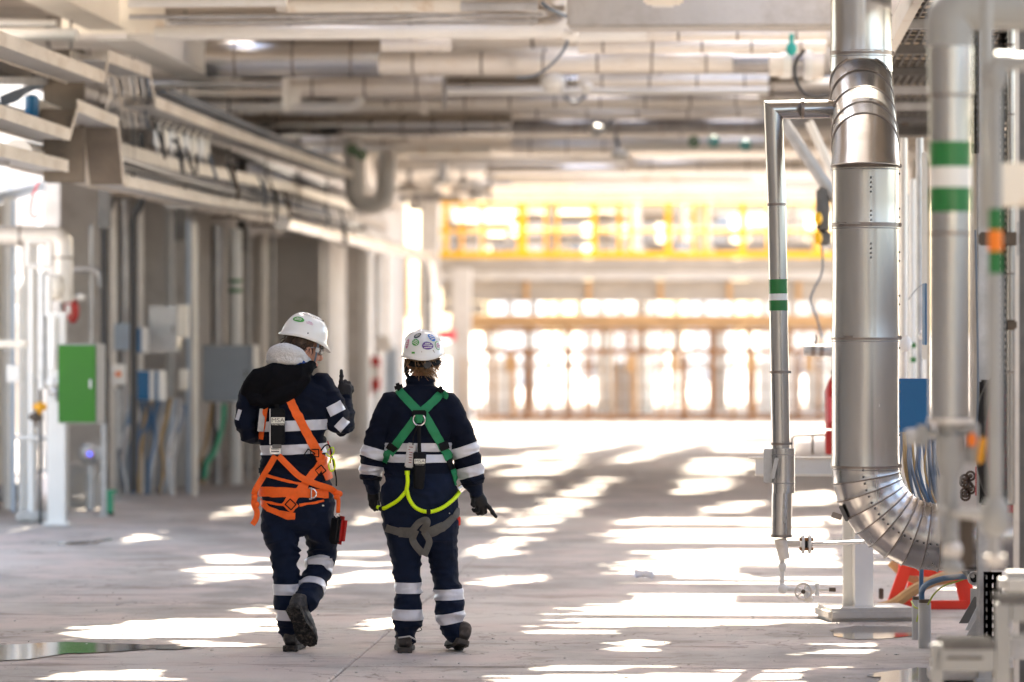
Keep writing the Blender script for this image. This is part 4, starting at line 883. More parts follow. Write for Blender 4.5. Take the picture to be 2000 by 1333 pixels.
# S-bend made of mitred rings
def seg(c0, c1, n0, n1, r, m='clad', n=72, parent=bp, nm='cladding_section', rows=3, flare=.004, refa=Vector((1, 0, 0)), wf=None):
    """ring between two oblique planes (centre, normal); the section is circular about the axis c0->c1"""
    ax = (c1-c0).normalized(); a = refa-ax*refa.dot(ax); a.normalize(); b = ax.cross(a); q = MB(); vs = []
    for i in range(rows+1):
        t = i/rows
        for j in range(n):
            g = 2*math.pi*j/n; rr = r+(flare*(t**6))+(wf(g, t) if wf else 0); d = a*math.cos(g)*rr+b*math.sin(g)*rr
            p0 = c0+d-ax*((d.dot(n0))/ax.dot(n0)); p1 = c1+d-ax*((d.dot(n1))/ax.dot(n1)); vs.append(p0.lerp(p1, t))
    q.add(vs, [(i*n+j, i*n+(j+1) % n, (i+1)*n+(j+1) % n, (i+1)*n+j) for i in range(rows) for j in range(n)])
    o = q.build(nm, m, parent, angle=60); return vs[-n:]
def bead(ring, r, m, parent, nm='seam_bead', k=6):
    q = MB(); pts = list(ring)+[ring[0], ring[1]]; q.tube(pts, r, k, cap=False); q.build(nm, m, parent)
sb = [(P(1682, 141, 22.35), 0), (P(1682, 166, 22.28), 18), (P(1684, 196, 22.05), 38), (P(1687, 230, 21.65), 50), (P(1689, 262, 21.2), 42), (P(1690, 285, 20.75), 20), (P(1690, 325, 20.5), 0)]
nrm = []
for i in range(len(sb)):
    a = sb[max(0, i-1)][0]; b = sb[min(len(sb)-1, i+1)][0]; t = (b-a).normalized()
    if i in (0, len(sb)-1): t = Vector((0, 0, -1))
    nrm.append(t)
for i in range(len(sb)-1):
    ring = seg(sb[i][0], sb[i+1][0], nrm[i], nrm[i+1], rB*(1.0+.004*(i % 2)), wf=lambda g, t, s=i: .0015*noise.noise(Vector((math.cos(g)*2, math.sin(g)*2, s*3+t))))
    bead(ring, .0035, 'band', bp)
ys = [325, 440, 660, 910]
for i, (a, b) in enumerate(zip(ys, ys[1:])):
    clad([P(1690, a+.5, YB), P(1690, b-.5, YB)], rB*(1+.003*i), w=wob(10+i*3, .0022)).build('cladding_section', 'clad', bp, angle=60)
for y in (105, 325, 440, 660, 910):
    x_, Y_ = (1682, 22.35) if y == 105 else (1690, YB)
    MB().tube([P(x_, y-4, Y_), P(x_, y+4, Y_)], rB*1.022, 72, cap=True).build('strap_band', 'band', bp)
    c_ = P(x_+66 if y != 105 else x_+60, y, Y_)
    MB().bbox(c_+Vector((0, -.02, 0)), (.02, .05, .022), .003, 0).build('strap_buckle', 'band', bp)
    rg = [P(x_, y+7, Y_)+Vector((math.cos(t_*math.pi/36), math.sin(t_*math.pi/36), 0))*rB*1.01 for t_ in range(72)]; bead(rg, .003, 'clad_dark', bp)
# elbow
cx = 1830; RB = 140/ppm; cen = P(cx, 910, YB); K = 9
def ec(a): return cen+Vector((-math.cos(a)*RB, 0, -math.sin(a)*RB))
for i in range(K):
    a0, a1 = i*R(90)/K, (i+1)*R(90)/K
    n0 = Vector((math.sin(a0), 0, -math.cos(a0))); n1 = Vector((math.sin(a1), 0, -math.cos(a1)))
    ring = seg(ec(a0), ec(a1), n0, n1, rB*(1.0+.003*(i % 2)), rows=4, refa=Vector((0, 1, 0)), wf=lambda g, t, s=i: .0012*noise.noise(Vector((math.cos(g)*2, math.sin(g)*2, s*3+40+t))))
    bead(ring, .0042, 'band', bp)
    # rivets along the near side of every gore
    for k in (.25, .75):
        aa = a0+(a1-a0)*k; pt = cen+Vector((-math.cos(aa)*RB, 0, -math.sin(aa)*RB))+Vector((-math.cos(aa), 0, -math.sin(aa)))*rB*.16+Vector((0, -rB*.992, 0))
        MB().ell(pt, (.007, .005, .007), n=8, k=6).build('rivet', 'galvd', bp)
clad([ec(R(90)), ec(R(90))+Vector((1.1, 0, 0))], rB*1.003, w=wob(50)).build('cladding_section', 'clad', bp, angle=60)
for i in range(12):
    MB().ell(P(1695, 350+i*9+(i//4)*28, YB)+Vector((0, -rB*1.0, 0)), (.006, .005, .006), n=8, k=6).build('rivet', 'galvd', bp)
for y in [i*16+30 for i in range(5)]+[i*17+340 for i in range(33)]:
    if abs(y-660) < 8 or abs(y-440) < 8: continue
    x_ = 1757 if y > 300 else 1742; Y_ = YB if y > 300 else 22.35
    if (y*7) % 5 < 2: MB().ell(P(x_-.5, y, Y_)+Vector((0, -.01, 0)), (.005, .005, .006), n=8, k=6).build('rivet', 'galvd', bp)
c_ = P(1634, 1008, YB-.03); mt = Matrix.Rotation(R(18), 3, 'Y')
MB().bbox(c_, (.055, .03, .03), .003, mtx=mt).build('latch_tab', 'band', bp); MB().bbox(P(1648, 1003, YB-.06), (.02, .03, .09), .004, mtx=Matrix.Rotation(R(-25), 3, 'Y')).build('latch_plate', 'galvd', bp)
# --- thin clad pipe ----------------------------------------------------
YT = 21.6; q5 = FP/YT
tp = root('clad_pipe', P(1522, 1050, YT), 'slim shiny clad pipe beside the large one, with green and white bands', 'pipe')
rT = 18.3/q5
# mitred top corner
n_ = Vector((1, 0, -1)).normalized()
cA, cB, cC = P(1530, 700, YT), P(1510, 215, YT), P(1628, 213, YT+.1)
up_ = Vector((0, 0, 1))
def straight(a, b, r, m='clad', nm='cladding_section', parent=None, n=40): return MB().tube([a, a.lerp(b, .33), a.lerp(b, .66), b], r, n, cap=False).build(nm, m, parent, angle=60)
dn = (P(1517, 400, YT)-cB).normalized()
seg(cC, cB, Vector((-1, 0, 0)), (Vector((-1, 0, 0))+dn).normalized(), rT, parent=tp, refa=Vector((0, 1, 0)), flare=0, n=40)
ring = seg(cB, P(1517, 400, YT), (Vector((-1, 0, 0))+dn).normalized(), dn, rT, parent=tp, refa=Vector((0, 1, 0)), flare=0, n=40)
prev = P(1517, 400, YT)
for y0, y1 in [(400, 546), (607, 727), (727, 867), (867, 905)]:
    f = lambda y: P(1517+(y-400)*.0165, y, YT); straight(f(y0), f(y1), rT, parent=tp)
f = lambda y: P(1517+(y-400)*.0165, y, YT)
for y0, y1, mm in [(546, 574, 'gtape'), (574, 587, 'wtape'), (587, 607, 'gtape')]: MB().tube([f(y0), f(y1)], rT*1.012, 40, cap=False).build('colour_band', mm, tp)
for y in (400, 727, 867): MB().tube([f(y-2.5), f(y+2.5)], rT*1.06, 40).build('strap_band', 'band', tp)
for y in (727, 867): MB().bbox(f(y)+Vector((rT*1.1, 0, 0)), (.014, .02, .014), .002, 0).build('strap_buckle', 'galvd', tp)
MB().tube([P(1565, 213, YT), P(1570, 213, YT)], rT*1.06, 40).build('strap_band', 'band', tp)
g_ = lambda y: P(1530+(y-874)*.0, y, YT-.05)
MB().tube([g_(876), g_(963)], rT*1.22, 40).build('sleeve', 'clad', tp)
for y in (888, 944): MB().tube([g_(y-1), g_(y+1)], rT*1.25, 40).build('strap_band', 'clad_dark', tp)
MB().tube([P(1527, 963, YT-.03), P(1526, 1050, YT-.03)], rT*1.1, 40).build('cladding_section', 'clad', tp)
MB().tube([P(1526, 1044, YT-.03), P(1526, 1049, YT-.03)], rT*1.15, 40).build('strap_band', 'band', tp)
MB().bbox(P(1500, 910, YT-.05), (.05, .02, .19), .004, 0).build('clamp_plate', 'galv', tp); MB().bbox(P(1513, 915, YT-.15), (.02, .03, .12), .004, mtx=Matrix.Rotation(R(12), 3, 'Y')).build('clamp_plate', 'galv', tp)
MB().tube([P(1524, 1053, YT-.03), P(1532, 1092, YT-.03)], [.036, .030], 24).build('end_cap', 'clad_old', tp)
# drain line and valve under it
dr = root('drain_line', P(1530, 1160, YT), 'white drain pipe with a small handwheel valve below the slim clad pipe', 'valve')
MB().tube(fillet([P(1528, 1092, YT), P(1527, 1150, YT), P(1565, 1152, YT)], .03), .0125, 12).build('pipe_run', 'white', dr)
MB().ell(P(1528, 1107, YT), (.022, .022, .03)).build('coupling', 'white', dr); MB().ell(P(1529, 1150, YT), (.028, .028, .028)).build('coupling', 'white', dr)
MB().ell(P(1583, 1152, YT), (.032, .026, .028)).build('valve_body', 'white', dr); MB().tube([P(1583, 1152, YT), P(1628, 1152, YT)], .009, 10).build('pipe_run', 'white', dr)
MB().tube([P(1578, 1160, YT-.02), P(1579, 1172, YT-.05)], .024, 14).build('valve_bonnet', 'white', dr)
hw = MB(); hc = P(1569, 1156, YT-.12); hw.torus(hc, .045, .0055, 'Y', 28, 8)
for k in range(5): a = k*2*math.pi/5; hw.cyl(hc, hc+Vector((math.cos(a)*.045, 0, math.sin(a)*.045)), .004, 6)
h_o = hw.build('handwheel', 'clad_old', dr); MB().ell(hc, (.013, .012, .013)).build('hub', 'brown', h_o); MB().cyl(hc, P(1578, 1154, YT), .007, 8).build('stem', 'clad_old', h_o)
MB().cyl(P(1619, 1152, YT), P(1632, 1152, YT), .012, 12).build('thread_end', 'brown', dr)
MB().tube([P(1596, 1140, YT), P(1596, 1164, YT)], .012, 8).build('valve_body', 'white', dr)
fl = root('flanged_line', P(1575, 1080, YT), 'thin steel pipe with a rusty bolted flange running behind the large elbow', 'pipe')
MB().tube([P(1536, 1062, YT), P(1563, 1062, YT)], .017, 14).build('pipe_run', 'clad_old', fl); MB().tube([P(1584, 1063, YT), P(1690, 1059, YT)], .0115, 14).build('pipe_run', 'metal', fl)
for x in (1568, 1581): MB().tube([P(x-2.5, 1063, YT), P(x+2.5, 1063, YT)], .052, 22).build('flange', 'white', fl)
MB().tube([P(1572, 1063, YT), P(1577, 1063, YT)], .036, 22).build('gasket', 'black', fl)
for k in range(4):
    a = math.pi/4+k*math.pi/2; o_ = Vector((0, math.cos(a)*.038, math.sin(a)*.038)); MB().tube([P(1562, 1063, YT)+o_, P(1588, 1063, YT)+o_], .0085, 6).build('bolt', 'rust', fl)
# --- support beam and post ---------------------------------------------
st = root('pipe_support', P(1688, 1185, 24), 'cream steel post with a base plate carrying a level cream beam', 'support')
YP = 23.4
a, b = P(1462, 893, YP), P(1700, 930, YP); zc = (a.z+b.z)/2; hh = a.z-b.z
MB().bbox(((a.x+b.x)/2, YP, a.z-.006), (b.x-a.x, .12, .012), .002, 0).build('flange', 'cream', st); MB().bbox(((a.x+b.x)/2+.02, YP, b.z+.006), (b.x-a.x-.04, .12, .012), .002, 0).build('flange', 'cream', st)
MB().box(((a.x+b.x)/2+.02, YP-.04, zc), (b.x-a.x-.04, .008, hh-.026), rz=0).build('web', 'white', st)
pc = P(1687, 1185, YP); MB().bbox((pc.x, YP, (b.z+.06)/2), (.135, .012, b.z-.062), .003, R(28)).build('flange', 'white', st)
mt = Matrix.Rotation(R(28), 3, 'Z'); o1 = mt @ Vector((0, .13, 0)); MB().bbox((pc.x+o1.x, YP+o1.y, (b.z+.06)/2), (.135, .012, b.z-.062), .003, R(28)).build('flange', 'white', st)
o2 = mt @ Vector((0, .065, 0)); MB().box((pc.x+o2.x, YP+o2.y, (b.z+.06)/2), (.01, .116, b.z-.062), rz=R(28)).build('web', 'white', st)
pd = P(1692, 1200, YP); MB().bbox((pd.x, YP+.05, .042), (.55, .42, .08), .02, R(8)).build('footing', 'concl', st)
# --- blue panel, cables, red stand etc. --------------------------------
cabinet('junction_panel', 'blue electrical panel between the large pipe and the foreground pipe', 1752, 740, 1817, 846, 22.6, .18, 'bluep', 'panel')
tag(MB().bbox(P(1806, 614, 22.4), (.012, .16, .36), .003, 0).build('thin_panel', 'bluep'), 'thin blue panel seen edge on above the blue electrical panel', 'panel')
rc = random.Random(3)
for i in range(16):
    x0 = 1760+i*4.6; x1 = 1775+i*4.2+rc.uniform(-6, 6); xm = (x0+x1)/2-10+i*.6+rc.uniform(-6, 6)
    cable('%s cable from the left in the bundle below the blue panel' % nth[i], [P(x0, 846, 22.4), P(x0+rc.uniform(-3, 5), 880, 22.2), P(xm, 920+rc.uniform(-8, 8), 22.0), P(x1, 965, 21.9), P(x1+14, 995, 21.9)], rc.uniform(.006, .011), rc.choice(['cable', 'cable', 'bhose', 'cable', 'blackc', 'ocable', 'cable']), 'cables in a bundle below the blue panel')
YR = 24.35
rs = root('red_stand', P(1815, 1190, YR), 'bright red steel trestle behind the large elbow', 'trestle')
def rbar(nm, a, b, wd, m='redb', par=rs, d=.05):
    a, b = P(*a), P(*b); L = (b-a).length; mid = (a+b)/2; q = (b-a).to_track_quat('Z', 'Y').to_matrix(); return MB().bbox(mid, (d, wd, L), .004, mtx=q).build(nm, m, par)
rbar('leg', (1772, 1100, YR), (1741, 1188, YR), .075); rbar('leg', (1872, 1110, YR), (1890, 1190, YR), .08)
rbar('cross_bar', (1748, 1182, YR-.06), (1888, 1182, YR-.06), .055); rbar('top_plate', (1755, 1108, YR+.02), (1890, 1120, YR+.02), .09)
rbar('leg', (1790, 1110, YR+.5), (1775, 1180, YR+.5), .07); rbar('leg', (1880, 1110, YR+.5), (1895, 1175, YR+.5), .07)
MB().bbox(P(1808, 985, 23.2), (.28, .10, .05), .01, 0).build('upper_edge', 'redb', rs)
cable('rusty brown hose lying across the red trestle', [P(1710, 1190, YR-.3), P(1745, 1180, YR-.3), P(1790, 1150, YR-.3), P(1850, 1125, YR-.2), P(1900, 1112, YR)], .035, 'rustl')
cable('orange brown hose passing behind the large elbow', [P(1740, 1098, 24.6), P(1765, 1120, 24.6), P(1800, 1135, 24.6), P(1850, 1133, 24.6), P(1880, 1125, 24.6)], .03, 'rustl')
tag(MB().bbox(P(1721, 1160, 25), (.03, .03, .07), .004, 0).build('floor_peg', 'brown'), 'small brown peg on the floor right of the cream post', 'peg')
# conduit stubs with hoses
for x, y0, y1, Y, w_, lab in [(1806, 1178, 1240, 21.3, 25, 'grey conduit stub rising from the floor, front one'), (1792, 1172, 1232, 21.9, 22, 'grey conduit stub rising from the floor, rear one')]:
    a = P(x, y0, Y); sr = root('conduit_stub', (a.x, a.y, 0), lab, 'conduit', 'conduit stubs below the large elbow')
    q = MB(); q.tube([(a.x, a.y, 0), (a.x, a.y, a.z)], w_/2/FP*Y, 22).build('stub', 'greyp', sr); MB().tube([(a.x, a.y, a.z+.001), (a.x, a.y, a.z+.02)], w_/2/FP*Y*.92, 20).build('sealing_plug', 'brown', sr)
cable('blue flexible hose curving from the stub to the open conduit end', [P(1801, 1180, 21.3), P(1801, 1155, 21.3), P(1812, 1141, 21.2), P(1840, 1131, 21.1), P(1870, 1127, 21.0), P(1898, 1126, 20.9)], .016, 'bhose', n=14)
cable('blue hose running straight up behind the large elbow', [P(1798, 1176, 21.9), P(1799, 1150, 22), P(1800, 1110, 22), P(1803, 1050, 22)], .013, 'bhose', n=12)
cable('yellow green earth wire arching out of the stub', [P(1812, 1182, 21.2), P(1825, 1160, 21.2), P(1845, 1144, 21.1), P(1875, 1134, 21), P(1910, 1120, 20.9)], .005, 'ycable')
cable('short earth wire hanging on the rear stub', [P(1780, 1175, 21.8), P(1786, 1186, 21.7), P(1795, 1192, 21.7), P(1790, 1215, 21.7)], .005, 'ycable')
oc = root('open_conduit', P(1903, 1145, 20.7), 'open grey conduit end facing the camera below the foreground pipes', 'conduit')
c_ = P(1903, 1130, 20.6); MB().torus(c_, .030, .008, 'Y', 26, 8).build('ring', 'galv', oc); MB().tube([c_+Vector((0, .01, 0)), c_+Vector((0, .4, .03))], .028, 20).build('tube_body', 'black', oc); MB().cyl(c_+Vector((-.01, -.01, .012)), c_+Vector((0, .15, .01)), .011, 12).build('inner_rod', 'galv', oc)
vpost('grey strut standing under the open conduit end', 1903, 1150, 20.7, 14, 'galv', d=.04)
# gussets and anchor plates
for i, (x0, x1, y0, y1, Y, m_) in enumerate([(1903, 1873, 1166, 1218, 20.6, 'galvd'), (1912, 1885, 1178, 1232, 19.9, 'greyp'), (1918, 1887, 1190, 1243, 19.3, 'greyp')]):
    A, B, C_ = P(x0, y0, Y), P(x1, y1, Y), P(1921, y1, Y); q = MB(); vs = [A, B, C_, Vector((C_.x, C_.y, A.z))]; vs += [p+Vector((0, .012, 0)) for p in vs]
    q.add(vs, [(0, 1, 2, 3), (7, 6, 5, 4), (0, 4, 5, 1), (1, 5, 6, 2), (2, 6, 7, 3), (3, 7, 4, 0)]); tag(q.build('gusset_plate', m_, smooth=False), ['dark rear gusset plate at the foot of the perforated column', 'middle grey gusset plate at the foot of the perforated column', 'front grey gusset plate at the foot of the perforated column'][i], 'plate')
    pb = P(1875-i*3, y1+3, Y); boxthing('anchor_plate', ['rear', 'middle', 'front'][i]+' anchor plate bolted to the floor by the gussets', 'plate', (pb.x, pb.y-.02, .03+.005*i), (.30, .18, .05), 'concl', bev=.006)
    an = root('anchor_bolt', (pb.x+.05, pb.y-.06, .06), ['rear', 'middle', 'front'][i]+' anchor bolt with nut on the gusset foot', 'bolt'); MB().cyl((pb.x+.05, pb.y-.06, .055), (pb.x+.05, pb.y-.06, .105), .008, 8).build('stud', 'galv', an); MB().cyl((pb.x+.05, pb.y-.06, .058), (pb.x+.05, pb.y-.06, .078), .016, 6).build('nut', 'galv', an)
# perforated uprights (cable ladder channel)
def perforated(lab, x0, x1, y0, y1, Y, m, cols, pitch=.05, hole=(.010, .03)):
    """plate with rows of real slots"""
    a, b = P(x0, y0, Y), P(x1, y1, Y); W = b.x-a.x; z0, z1 = max(0, b.z), a.z; q = MB(); nz_ = int((z1-z0)/pitch); cw = W/cols
    xs = [0]
    for c in range(cols): xs += [cw*c+(cw-hole[0])/2, cw*c+(cw+hole[0])/2]
    xs.append(W)
    zs = [0]
    for k in range(nz_): zs += [k*pitch+(pitch-hole[1])/2, k*pitch+(pitch+hole[1])/2]
    zs.append(z1-z0)
    vs = []; fs = []; nx = len(xs)
    for z in zs:
        for x in xs: vs.append(Vector((a.x+x, Y, z0+z)))
    for j in range(len(zs)-1):
        for i in range(nx-1):
            if i % 2 == 1 and j % 2 == 1: continue
            fs.append((j*nx+i, j*nx+i+1, (j+1)*nx+i+1, (j+1)*nx+i))
    bm = bmesh.new(); bv = [bm.verts.new(v-Vector((a.x, Y, z0))) for v in vs]
    for f in fs: bm.faces.new([bv[i] for i in f])
    bmesh.ops.solidify(bm, geom=bm.faces[:], thickness=.004); me = D.meshes.new('perforated_channel'); bm.to_mesh(me); bm.free(); me.materials.append(M[m])
    o = D.objects.new('perforated_channel', me); COL.objects.link(o); o.location = (a.x, Y, z0); ORI[o.name] = Vector(o.location); return tag(o, lab, 'channel')
perforated('dark slotted channel foot between gussets and the white frame', 1921, 1957, 1117, 1262, 19.0, 'galvd', 3, .04, (.006, .020))
perforated('tall dark slotted channel at the right side', 1951, 1968, 20, 1000, 17.5, 'galvd', 2, .032, (.005, .016))
boxthing('cable_channel', 'beige upright cable channel left of the foreground clad pipe', 'channel', P(1806, 500, 24.5), (.035, .05, 1.32), 'cream', bev=.004)
perforated('second slotted channel behind the foreground pipes', 1898, 1912, 60, 300, 19, 'clad_old', 2, .035, (.006, .018))
vpost('grey steel column at the right edge', 1985, -40, 17.7, 10, 'clad_old')
vpost('dark green grey column at the very right edge', 2000, -40, 18.0, 22, 'galvd')
vpost('mottled galvanised column behind the white foreground pipe', 1922, -40, 19.2, 26, 'galv')
sp = pipe('clad_pipe', 'narrow shiny clad pipe near the right edge', 'pipe', [P(1975, -40, 17.6), P(1975, 985, 17.6)], .0165, 'clad', bands=[.3, .62, .95, 1.35, 1.8], bw=.008)
for i, (y, h_) in enumerate([(467, 26), (635, 20)]): boxthing('pipe_clamp', ['upper', 'lower'][i]+' dark clamp bracket across the narrow clad pipe', 'clamp', P(1952 if i == 0 else 1975, y, 17.52), (.19 if i == 0 else .05, .05, h_/FP*17.5), 'brown')
boxthing('small_bracket', 'thin slotted bracket beside the right edge column', 'bracket', P(1988, 467, 17.3), (.01, .03, .16), 'galv')
# hose reel
hr = root('hose_reel', P(1960, 985, 18.9), 'dark red hose reel with black hose at the right edge', 'hose reel')
cR = P(1950, 858, 18.9); q = MB(); q.tube([cR+Vector((math.cos(a)*.098, -.06, math.sin(a)*.30)) for a in [i*math.pi/20 for i in range(42)]], .026, 10, cap=False); q.build('hose_coil', 'black', hr)
MB().ell(cR+Vector((0, .05, 0)), (.095, .06, .29)).build('reel_disc', 'dkred', hr); MB().bbox(cR+Vector((.02, .12, -.02)), (.20, .06, .62), .01, 0).build('back_plate', 'black', hr)
MB().tube(crom([P(1972, 740, 18.5), P(1984, 770, 18.45), P(1986, 820, 18.4), P(1980, 850, 18.4)], 5), .022, 12).build('hose_end', 'black', hr)
MB().tube([P(1979, 850, 18.4), P(1978, 872, 18.4)], .018, 14).build('coupling', 'metal', hr); MB().tube([P(1977, 873, 18.4), P(1974, 935, 18.4)], .016, 12).build('nozzle', 'galv', hr)
boxthing('red_cabinet_edge', 'dark red cabinet edge under the hose reel nozzle', 'cabinet', P(1975, 958, 19.5), (.11, .2, .22), 'red')
boxthing('red_strip', 'narrow red upright strip beside the mottled column', 'strip', P(1909, 940, 19.3), (.02, .06, .16), 'red')
for i in range(7):
    c_ = P(1884+rc.uniform(-4, 12), 930+i*6.5, 19.6); b = MB(); b.torus(c_, .022, .006, 'Y', 14, 6); b.ell(c_, (.012, .03, .012)); tag(b.build('black_knob', 'brown'), '%s black knob down the manifold behind the foreground pipes' % nth[i], 'knob', 'black knobs on the manifold')
boxthing('manifold_plate', 'pale mounting plate behind the black knobs', 'plate', P(1886, 945, 20.2), (.16, .02, .36), 'concl')
cable('thin grey cable running down behind the foreground clad pipe', [P(1905, 450, 18.8), P(1908, 600, 18.7), P(1910, 760, 18.6), P(1905, 880, 18.6)], .005, 'cable')
# --- foreground clad pipe ----------------------------------------------
YG = 13.6
fg = root('clad_pipe', P(1857, 860, YG), 'blurred foreground clad pipe with broad green and white bands', 'pipe')
rG = 41/FP*YG; f = lambda y, x=1856: P(x, y, YG)
for y0, y1 in [(70, 185), (185, 278), (415, 455), (455, 825)]: MB().tube([f(y0), f(y0+(y1-y0)*.5), f(y1)], rG*(1.0 if y0 > 100 else 1.05), 48, cap=False).build('cladding_section', 'clad', fg, angle=60)
for y0, y1, mm in [(278, 327, 'gtape'), (327, 367, 'wtape'), (367, 415, 'gtape')]: MB().tube([f(y0), f(y1)], rG*1.012, 48, cap=False).build('colour_band', mm, fg)
for y in (188, 457): MB().tube([f(y-3), f(y+3)], rG*1.03, 48).build('strap_band', 'band', fg)
MB().tube([f(818), f(828)], rG*1.08, 48).build('end_collar', 'clad_old', fg)
wp = root('white_pipe', P(1920, 50, YG), 'thick white pipe turning right at the top right corner', 'pipe')
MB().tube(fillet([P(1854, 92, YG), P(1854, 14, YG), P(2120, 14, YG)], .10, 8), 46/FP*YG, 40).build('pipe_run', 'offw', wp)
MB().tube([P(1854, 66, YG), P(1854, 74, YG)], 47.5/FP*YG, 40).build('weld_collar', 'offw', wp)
# white vertical pipe with orange and green bands
YW = 12.4
wv = root('white_pipe', P(1944, 1100, YW), 'blurred white vertical pipe with green and orange bands at right', 'pipe')
f = lambda y: P(1944, y, YW); rW = 13.5/FP*YW
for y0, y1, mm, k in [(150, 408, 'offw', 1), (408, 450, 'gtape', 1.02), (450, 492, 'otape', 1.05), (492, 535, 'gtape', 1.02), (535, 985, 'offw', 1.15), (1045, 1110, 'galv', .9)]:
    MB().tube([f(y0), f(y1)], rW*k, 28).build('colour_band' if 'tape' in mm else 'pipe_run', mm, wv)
MB().tube([f(118), f(138), f(158), f(178)], [rW*1.1, rW*1.7, rW*1.7, rW*1.1], 28).build('tee_fitting', 'offw', wv); MB().tube([P(1944, 122, YW), P(1975, 122, YW)], rW*1.5, 24).build('tee_fitting', 'offw', wv); MB().tube([P(1970, 122, YW), P(2080, 122, YW)], rW*1.25, 24).build('pipe_run', 'offw', wv)
MB().tube([f(975), f(990), f(1030), f(1045)], [rW*1.3, rW*2.0, rW*2.0, rW*1.3], 28).build('union_fitting', 'offw', wv); MB().tube([f(1085), f(1104)], rW*1.5, 28).build('union_fitting', 'clad_old', wv)
pipe('white_pipe', 'pale vertical pipe left of the banded white one', 'pipe', [P(1926, -40, 12.9), P(1926, 448, 12.9)], .020, 'offw')
boxthing('side_beam_stub', 'blurred cream beam end at the right edge', 'beam', P(1990, 362, 12.8), (.14, .12, .145), 'cream', bev=.01)
boxthing('green_tool', 'dark green and red handle hanging behind the white pipe', 'handle', P(1921, 262, 13.6), (.022, .03, .13), 'gtape', bev=.01)
boxthing('green_tool', 'small red tip below the dark green handle', 'handle', P(1920, 296, 13.6), (.022, .03, .03), 'red', bev=.01)
# valve cluster under the foreground pipe
vc = root('valve_assembly', P(1860, 1110, YG), 'blurred white valve assembly below the foreground clad pipe', 'valve')
MB().tube([P(1857, 828, YG), P(1857, 850, YG), P(1857, 851, YG), P(1857, 905, YG), P(1857, 940, YG), P(1857, 985, YG)], [.035, .035, .05, .05, .028, .028], 24).build('valve_body', 'offw', vc)
MB().tube([P(1857, 985, YG), P(1857, 1112, YG)], [.024, .028], 20).build('pipe_run', 'offw', vc)
MB().tube([P(1835, 848, YG), P(1790, 848, YG)], .018, 14).build('side_pipe', 'offw', vc); MB().tube([P(1802, 830, YG), P(1802, 872, YG)], .02, 14).build('side_fitting', 'offw', vc); MB().tube([P(1770, 855, YG), P(1790, 852, YG)], .028, 16).build('side_fitting', 'greyp', vc)
MB().tube([P(1870, 838, YG), P(1905, 838, YG)], .026, 16).build('side_fitting', 'offw', vc); MB().tube([P(1900, 830, YG), P(1900, 905, YG)], .024, 16).build('side_fitting', 'offw', vc)
MB().bbox(P(1898, 860, YG-.06), (.03, .03, .05), .008, 0).build('orange_handle', 'orange', vc); MB().bbox(P(1917, 880, YG-.04), (.022, .03, .10), .008, mtx=Matrix.Rotation(R(8), 3, 'Y')).build('amber_handle', 'amber', vc)
MB().tube([P(1834, 990, YG), P(1860, 1000, YG), P(1945, 1008, YG-.6)], .022, 14).build('link_pipe', 'greyp', vc)
MB().tube([P(1838, 930, YG), P(1832, 1060, YG)], .012, 12).build('pipe_run', 'greyp', vc); MB().ell(P(1860, 1075, YG), (.036, .036, .04)).build('coupling', 'clad_old', vc); MB().ell(P(1860, 1108, YG), (.04, .04, .03)).build('coupling', 'offw', vc)
MB().bbox(P(1888, 1050, YG+.1), (.05, .05, .22), .01, 0).build('dark_bracket', 'brown', vc)
# foreground step frame
YS = 14.4
sf = root('step_frame', P(1900, 1333, YS), 'pale blurred steel step frame with serrated treads at lower right', 'step')
def sbox(nm, x0, y0, x1, y1, Y, d, m='cream'):
    a, b = P(x0, y0, Y), P(x1, y1, Y); return MB().bbox(((a.x+b.x)/2, Y+d/2, (a.z+b.z)/2), (b.x-a.x, d, a.z-b.z), .004, 0).build(nm, m, sf)
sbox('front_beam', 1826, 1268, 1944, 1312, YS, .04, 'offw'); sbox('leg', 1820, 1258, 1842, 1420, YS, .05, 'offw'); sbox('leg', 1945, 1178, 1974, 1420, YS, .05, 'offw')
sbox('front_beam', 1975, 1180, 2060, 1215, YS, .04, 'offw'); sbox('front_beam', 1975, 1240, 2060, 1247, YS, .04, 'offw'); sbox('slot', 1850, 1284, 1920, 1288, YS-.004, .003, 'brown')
def serr(x0, x1, y, Y, dpt, nbar):
    q = MB(); a, b = P(x0, y, Y), P(x1, y, Y)
    for k in range(nbar):
        yy = Y+dpt*k/(nbar-1); n_ = 22; vs = []
        for i in range(n_+1):
            xx = a.x+(b.x-a.x)*i/n_; vs += [Vector((xx, yy, a.z-.03)), Vector((xx, yy, a.z+(.008 if i % 2 else 0)))]
        vs2 = [v+Vector((0, .005, 0)) for v in vs]; N = len(vs); fs = []
        for i in range(n_): fs += [(2*i, 2*i+2, 2*i+3, 2*i+1), (N+2*i+1, N+2*i+3, N+2*i+2, N+2*i), (2*i+1, 2*i+3, N+2*i+3, N+2*i+1)]
        q.add(vs+vs2, fs)
    for i in range(8): xx = a.x+(b.x-a.x)*(i+.5)/8; q.box((xx, Y+dpt/2, a.z-.012), (.005, dpt, .02), rz=0)
    return q
o = serr(1843, 1944, 1254, YS, .22, 7).build('serrated_tread', 'galvd', sf, smooth=False); o = serr(1952, 2060, 1166, YS, .22, 7).build('serrated_tread', 'galvd', sf, smooth=False)
boxthing('grey_drum', 'grey round sleeve on the upper step at the right edge', 'sleeve', P(1990, 1140, 15.2), (.16, .16, .10), 'greyp', bev=.03)
boxthing('ribbed_block', 'grey ribbed block seen under the upper step', 'block', P(1992, 1265, 17), (.09, .12, .10), 'galv', bev=.01)
